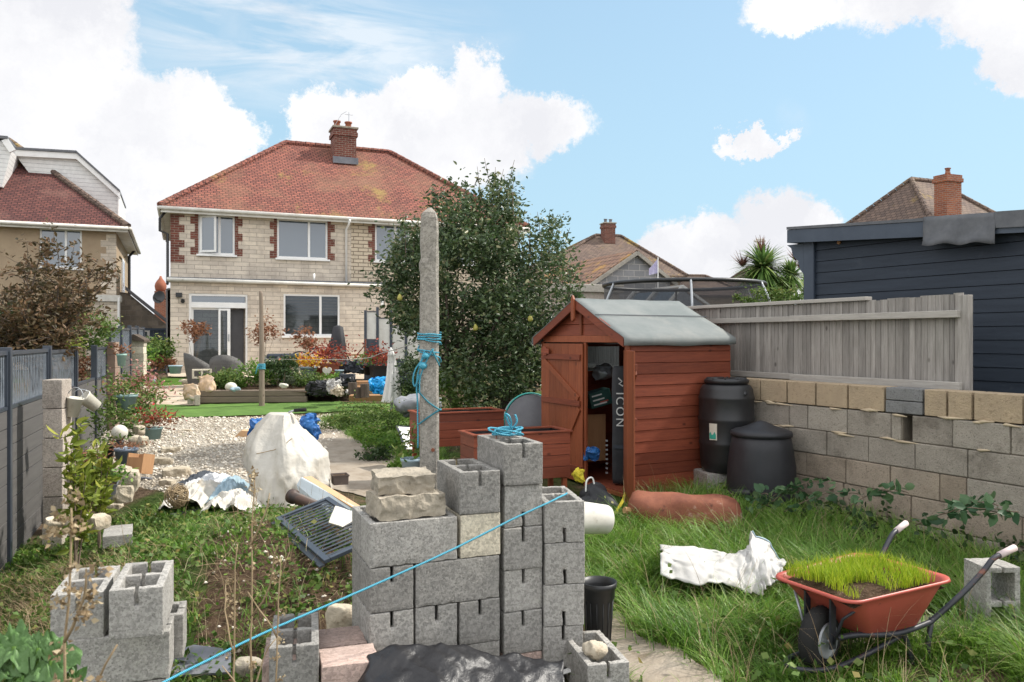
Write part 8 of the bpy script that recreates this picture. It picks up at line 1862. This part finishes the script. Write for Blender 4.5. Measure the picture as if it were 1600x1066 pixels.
# broad leaved weeds on the mound and at the left
def groundcover(name, poly, n, size, mat, label, zs=.05, per=26, sp=.10, seed=0, excl=None, dens=None):
    r = random.Random(seed); C_ = scatter(poly, n, r); Pp = []
    for (x, y, z) in C_:
        if dens and r.random() > dens(x, y): continue
        s = sp*r.uniform(.5, 1.4); q = rg.normal(size=(per, 3))*np.array([s, s, zs*.5]); q[:, 2] = np.abs(q[:, 2])+.01; Pp.append(q+np.array([x, y, z]))
    Pp = np.concatenate(Pp); V, Fq, R_ = leaf_arrays(Pp, size, up=.2, aspect=.75, rng=rg); return tag(npmesh(name, V, Fq, mat, rv=R_), label, 'weeds', kind='stuff')
dm = lambda x, y: (.24 if inpoly(x, y, P_SOIL) else 1.0)*(1 if mnoise.noise(Vector((x*2.2, y*2.2, 9))) > -.15 else .35)
groundcover('ground_cover', PL, 1250, .038, m_weed, 'low broad leaved weeds covering the mound on the left', .07, 30, .11, 1, dens=dm)
groundcover('ground_cover', PL, 1200, .034, m_lush, 'bright green clover like weeds on the mound', .05, 24, .09, 2, dens=dm)
groundcover('bramble_leaves', [(2.3,7.3),(2.75,7.6),(4.3,5.0),(4.0,4.8),(3.2,6.1)], 80, .055, m_hedge, 'dark bramble leaves at the foot of the block wall', .22, 16, .13, 3)
groundcover('fallen_leaves', [(-2.6,3.0),(-2.4,3.9),(-1.2,4.0),(-.9,3.2)], 60, .035, m_yelor if False else m_rust_lv, 'yellowing leaves and litter near the bottom blocks', .03, 12, .12, 4)
groundcover('ground_cover', P_RIGHTGR, 200, .042, m_weed, 'broad leaved weeds mixed into the long grass on the right', .22, 9, .10, 7, dens=lambda x, y: 0 if any(inpoly(x, y, e) for e in EX) else 1)
def brambles():
    r = random.Random(14); t = thing('bramble', 'bramble shoots with large leaves in front of the compost bin', 'bramble', (0,0,0)); st = MB(); P = []
    for A, B, k in (((1190,795,6.9),(1300,748,6.75),7),((1170,800,6.9),(1200,772,6.8),5),((1225,800,6.8),(1345,772,6.5),6),((1190,790,6.9),(1260,765,6.8),6),((1430,820,5.7),(1590,800,5.1),9),((1480,810,5.7),(1560,790,5.3),6),((1330,790,6.3),(1420,770,5.9),6)):
        a, b = Vector(at(*A)), Vector(at(*B)); q = wiggle([a, a.lerp(b,.5)+Vector((0,0,.07)), b], 14, .006, k); st.tube(q, .004, 5)
        for i in range(k):
            c_ = q[2+int(i*12/k)]
            for j in range(5): an = j*1.256+r.uniform(0,.5); P.append((c_.x+.045*math.cos(an), c_.y-.02, c_.z+.035*math.sin(an)))
    st.build('stems', m_bark_lt, t, True); V, Fq, R_ = leaf_arrays(np.array(P), .075, up=.1, aspect=.75, fold=.1, rng=rg); npmesh('leaves', V, Fq, m_hedgelt, t, R_)
m_hedgelt = leafmat('bramble_green', [(0, (.035,.085,.04)), (.6, (.07,.14,.06)), (1, (.12,.19,.09))], .5, .25)
brambles()
# gravel stones
def stones():
    P = scatter(P_GRAV, 5200, random.Random(6)); n = len(P); r = np.random.default_rng(2); base = np.array([[1,0,0],[-1,0,0],[0,1,0],[0,-1,0],[0,0,.7],[0,0,-.7]]); s = r.uniform(.010, .030, n)*(1+.5*(r.random(n) > .93)); V = []
    ang = r.random(n)*6.28; ca, sa = np.cos(ang), np.sin(ang); B = base[None]*s[:, None, None]*r.uniform(.6, 1.3, (n, 6, 1)); X_ = B[:, :, 0]*ca[:, None]-B[:, :, 1]*sa[:, None]; Y_ = B[:, :, 0]*sa[:, None]+B[:, :, 1]*ca[:, None]; V = np.stack([X_, Y_, B[:, :, 2]], 2)+P[:, None, :]+np.array([0,0,.018])
    f = np.array([[0,2,4],[2,1,4],[1,3,4],[3,0,4],[2,0,5],[1,2,5],[3,1,5],[0,3,5]]); Fq = (f[None]+np.arange(n)[:, None, None]*6).reshape(-1, 3); o = npmesh('gravel_stones', V.reshape(-1, 3), Fq, m_gstone, rv=np.repeat(r.random(n), 6), tri=True); tag(o, 'loose pale stones scattered over the gravel', 'gravel', kind='stuff')
    P = scatter(P_SOIL, 260, random.Random(16)); n = len(P); s = r.uniform(.006, .020, n); B = base[None]*s[:, None, None]*r.uniform(.6, 1.3, (n, 6, 1)); V = B+P[:, None, :]+np.array([0,0,.012]); Fq = (f[None]+np.arange(n)[:, None, None]*6).reshape(-1, 3); o = npmesh('soil_stones', V.reshape(-1, 3), Fq, m_gstone, rv=np.repeat(r.random(n), 6), tri=True); tag(o, 'small pale stones and clods in the dug soil', 'stones', kind='stuff')
m_gstone = leafmat('loose_stone_colours', [(0, (.38,.32,.25)), (.5, (.60,.54,.45)), (1, (.76,.71,.62))], .95, 0., .1)
stones()
# dead seed stalks close to the camera
def seedstalk(px, pytop, Y, label, tall, seeds, br, seed, lean=0, dens=1.0):
    r = random.Random(seed); x, _, zt = at(px, pytop, Y); z0 = gz(x, Y); t = thing('dry_seed_stalk', label, 'dead plant', (x, Y, z0), 0, 'dry seed stalks in the foreground'); H = zt-z0; m = MB(); q = wiggle([(lean,0,0),(lean*.5,.01,H*.4),(0,0,H*.75),(.01,0,H)], 18, .003, seed); m.tube(q, [.0042-.00014*i for i in range(19)], 6); P = []
    br_ = []
    for i in range(br):
        s = q[int(5+i*12/max(1, br))]; e, _ = branch(m, s, (r.choice((-1,1))*r.uniform(.3,.8), r.uniform(-.3,.3), 1), r.uniform(.12,.28), .003, .0015, 5, .12, r); br_.append(e)
    m.build('stem', m_drystem, t, True); sd = MB()
    for k in range(seeds):
        c_ = Vector(r.choice(q[8:])) if r.random() < .55 or not br_ else Vector(r.choice(r.choice(br_))); c_ = c_+Vector((r.gauss(0,.012), r.gauss(0,.012), r.gauss(0,.01))); P += [(c_.x+r.gauss(0,.006), c_.y+r.gauss(0,.006), c_.z+r.gauss(0,.006)) for _ in range(int(20*dens))]
    V, Fq, R_ = leaf_arrays(np.array(P), .0105, up=.1, aspect=.75, fold=.8, rng=rg); npmesh('seed_heads', V, Fq, m_dry, t, R_)
seedstalk(102, 792, 1.35, 'tall dry seed stalk in front of the bottom left blocks', 1, 46, 5, 1, .03)
seedstalk(392, 745, 2.4, 'thin dry stalk rising in front of the soil mound', 1, 12, 4, 2, 0, .7)
seedstalk(432, 870, 2.3, 'short forked dry stalk beside the taller thin one', 1, 8, 3, 3, -.05, .6)
seedstalk(365, 850, 2.5, 'small dry stalk left of the thin tall stalk', 1, 10, 2, 4, 0, .6)
# twiggy dry weeds on the rubbish heap side
def wiry():
    r = random.Random(31); m = MB()
    for i in range(120):
        px, py = r.uniform(20, 560), r.uniform(770, 960); 
        if 380 < px < 560 and r.random() < .6: continue
        p = Vector(gp(px, py)); branch(m, p, (r.gauss(0,.8), r.gauss(0,.5), 1), r.uniform(.15,.42), .0022, .001, 6, .22, r, -.08)
    tag(m.build('dead_stems', m_drystem), 'tangle of thin dead stems over the mound', 'dead stems', kind='stuff')
wiry()
def big_leaf():
    t = thing('mallow_plant', 'broad green leaved plant at the bottom left corner', 'plant', (at(30,1066,1.7)[0], 1.7, gz(-1.05, 1.7))); r = random.Random(3); m = MB(); st = MB()
    for cx, cy, s, rot in ((80,1032,.055,.3),(22,1010,.05,1.9),(-5,1040,.05,2.6),(48,1066,.045,4.0),(112,1062,.028,5.2),(60,1012,.03,1.)):
        c_ = Vector(at(cx, cy, 1.7))-t.location; n = 64; o = len(m.v); m.v.append(tuple(c_)); m.c.append(.5)
        for j, fr in enumerate((.18,.36,.52,.68,.84,1.)):
            for k in range(n):
                a = 2*math.pi*k/n; rr = s*fr*(1+.22*math.cos(a*5+rot)*fr+.06*math.sin(a*13)); v = Vector((rr*math.cos(a+rot), rr*.35*math.sin(a+rot), rr*.8*math.sin(a+rot)+.008*math.sin(a*5)*fr*fr+.02*mnoise.noise(Vector((math.cos(a)*fr*4+rot, math.sin(a)*fr*4, 0)))+.01*mnoise.noise(Vector((math.cos(a)*fr*10+rot, math.sin(a)*fr*10, 0))))); m.v.append(tuple(c_+v)); m.c.append(.5)
        m.f += [(o, o+1+k, o+1+(k+1) % n) for k in range(n)]+[(o+1+j*n+k, o+1+n+j*n+k, o+1+n+j*n+(k+1) % n, o+1+j*n+(k+1) % n) for j in range(5) for k in range(n)]; st.tube([(0,0,0), (c_.x*.5, .02, c_.z*.6), tuple(c_)], .005, 6)
    m.build('leaves', basic('mallow_leaf', (.055,.13,.025), (.10,.19,.06), 16, .5, .6, 26, .01), t, True); st.build('stems', m_lush, t, True)
big_leaf()
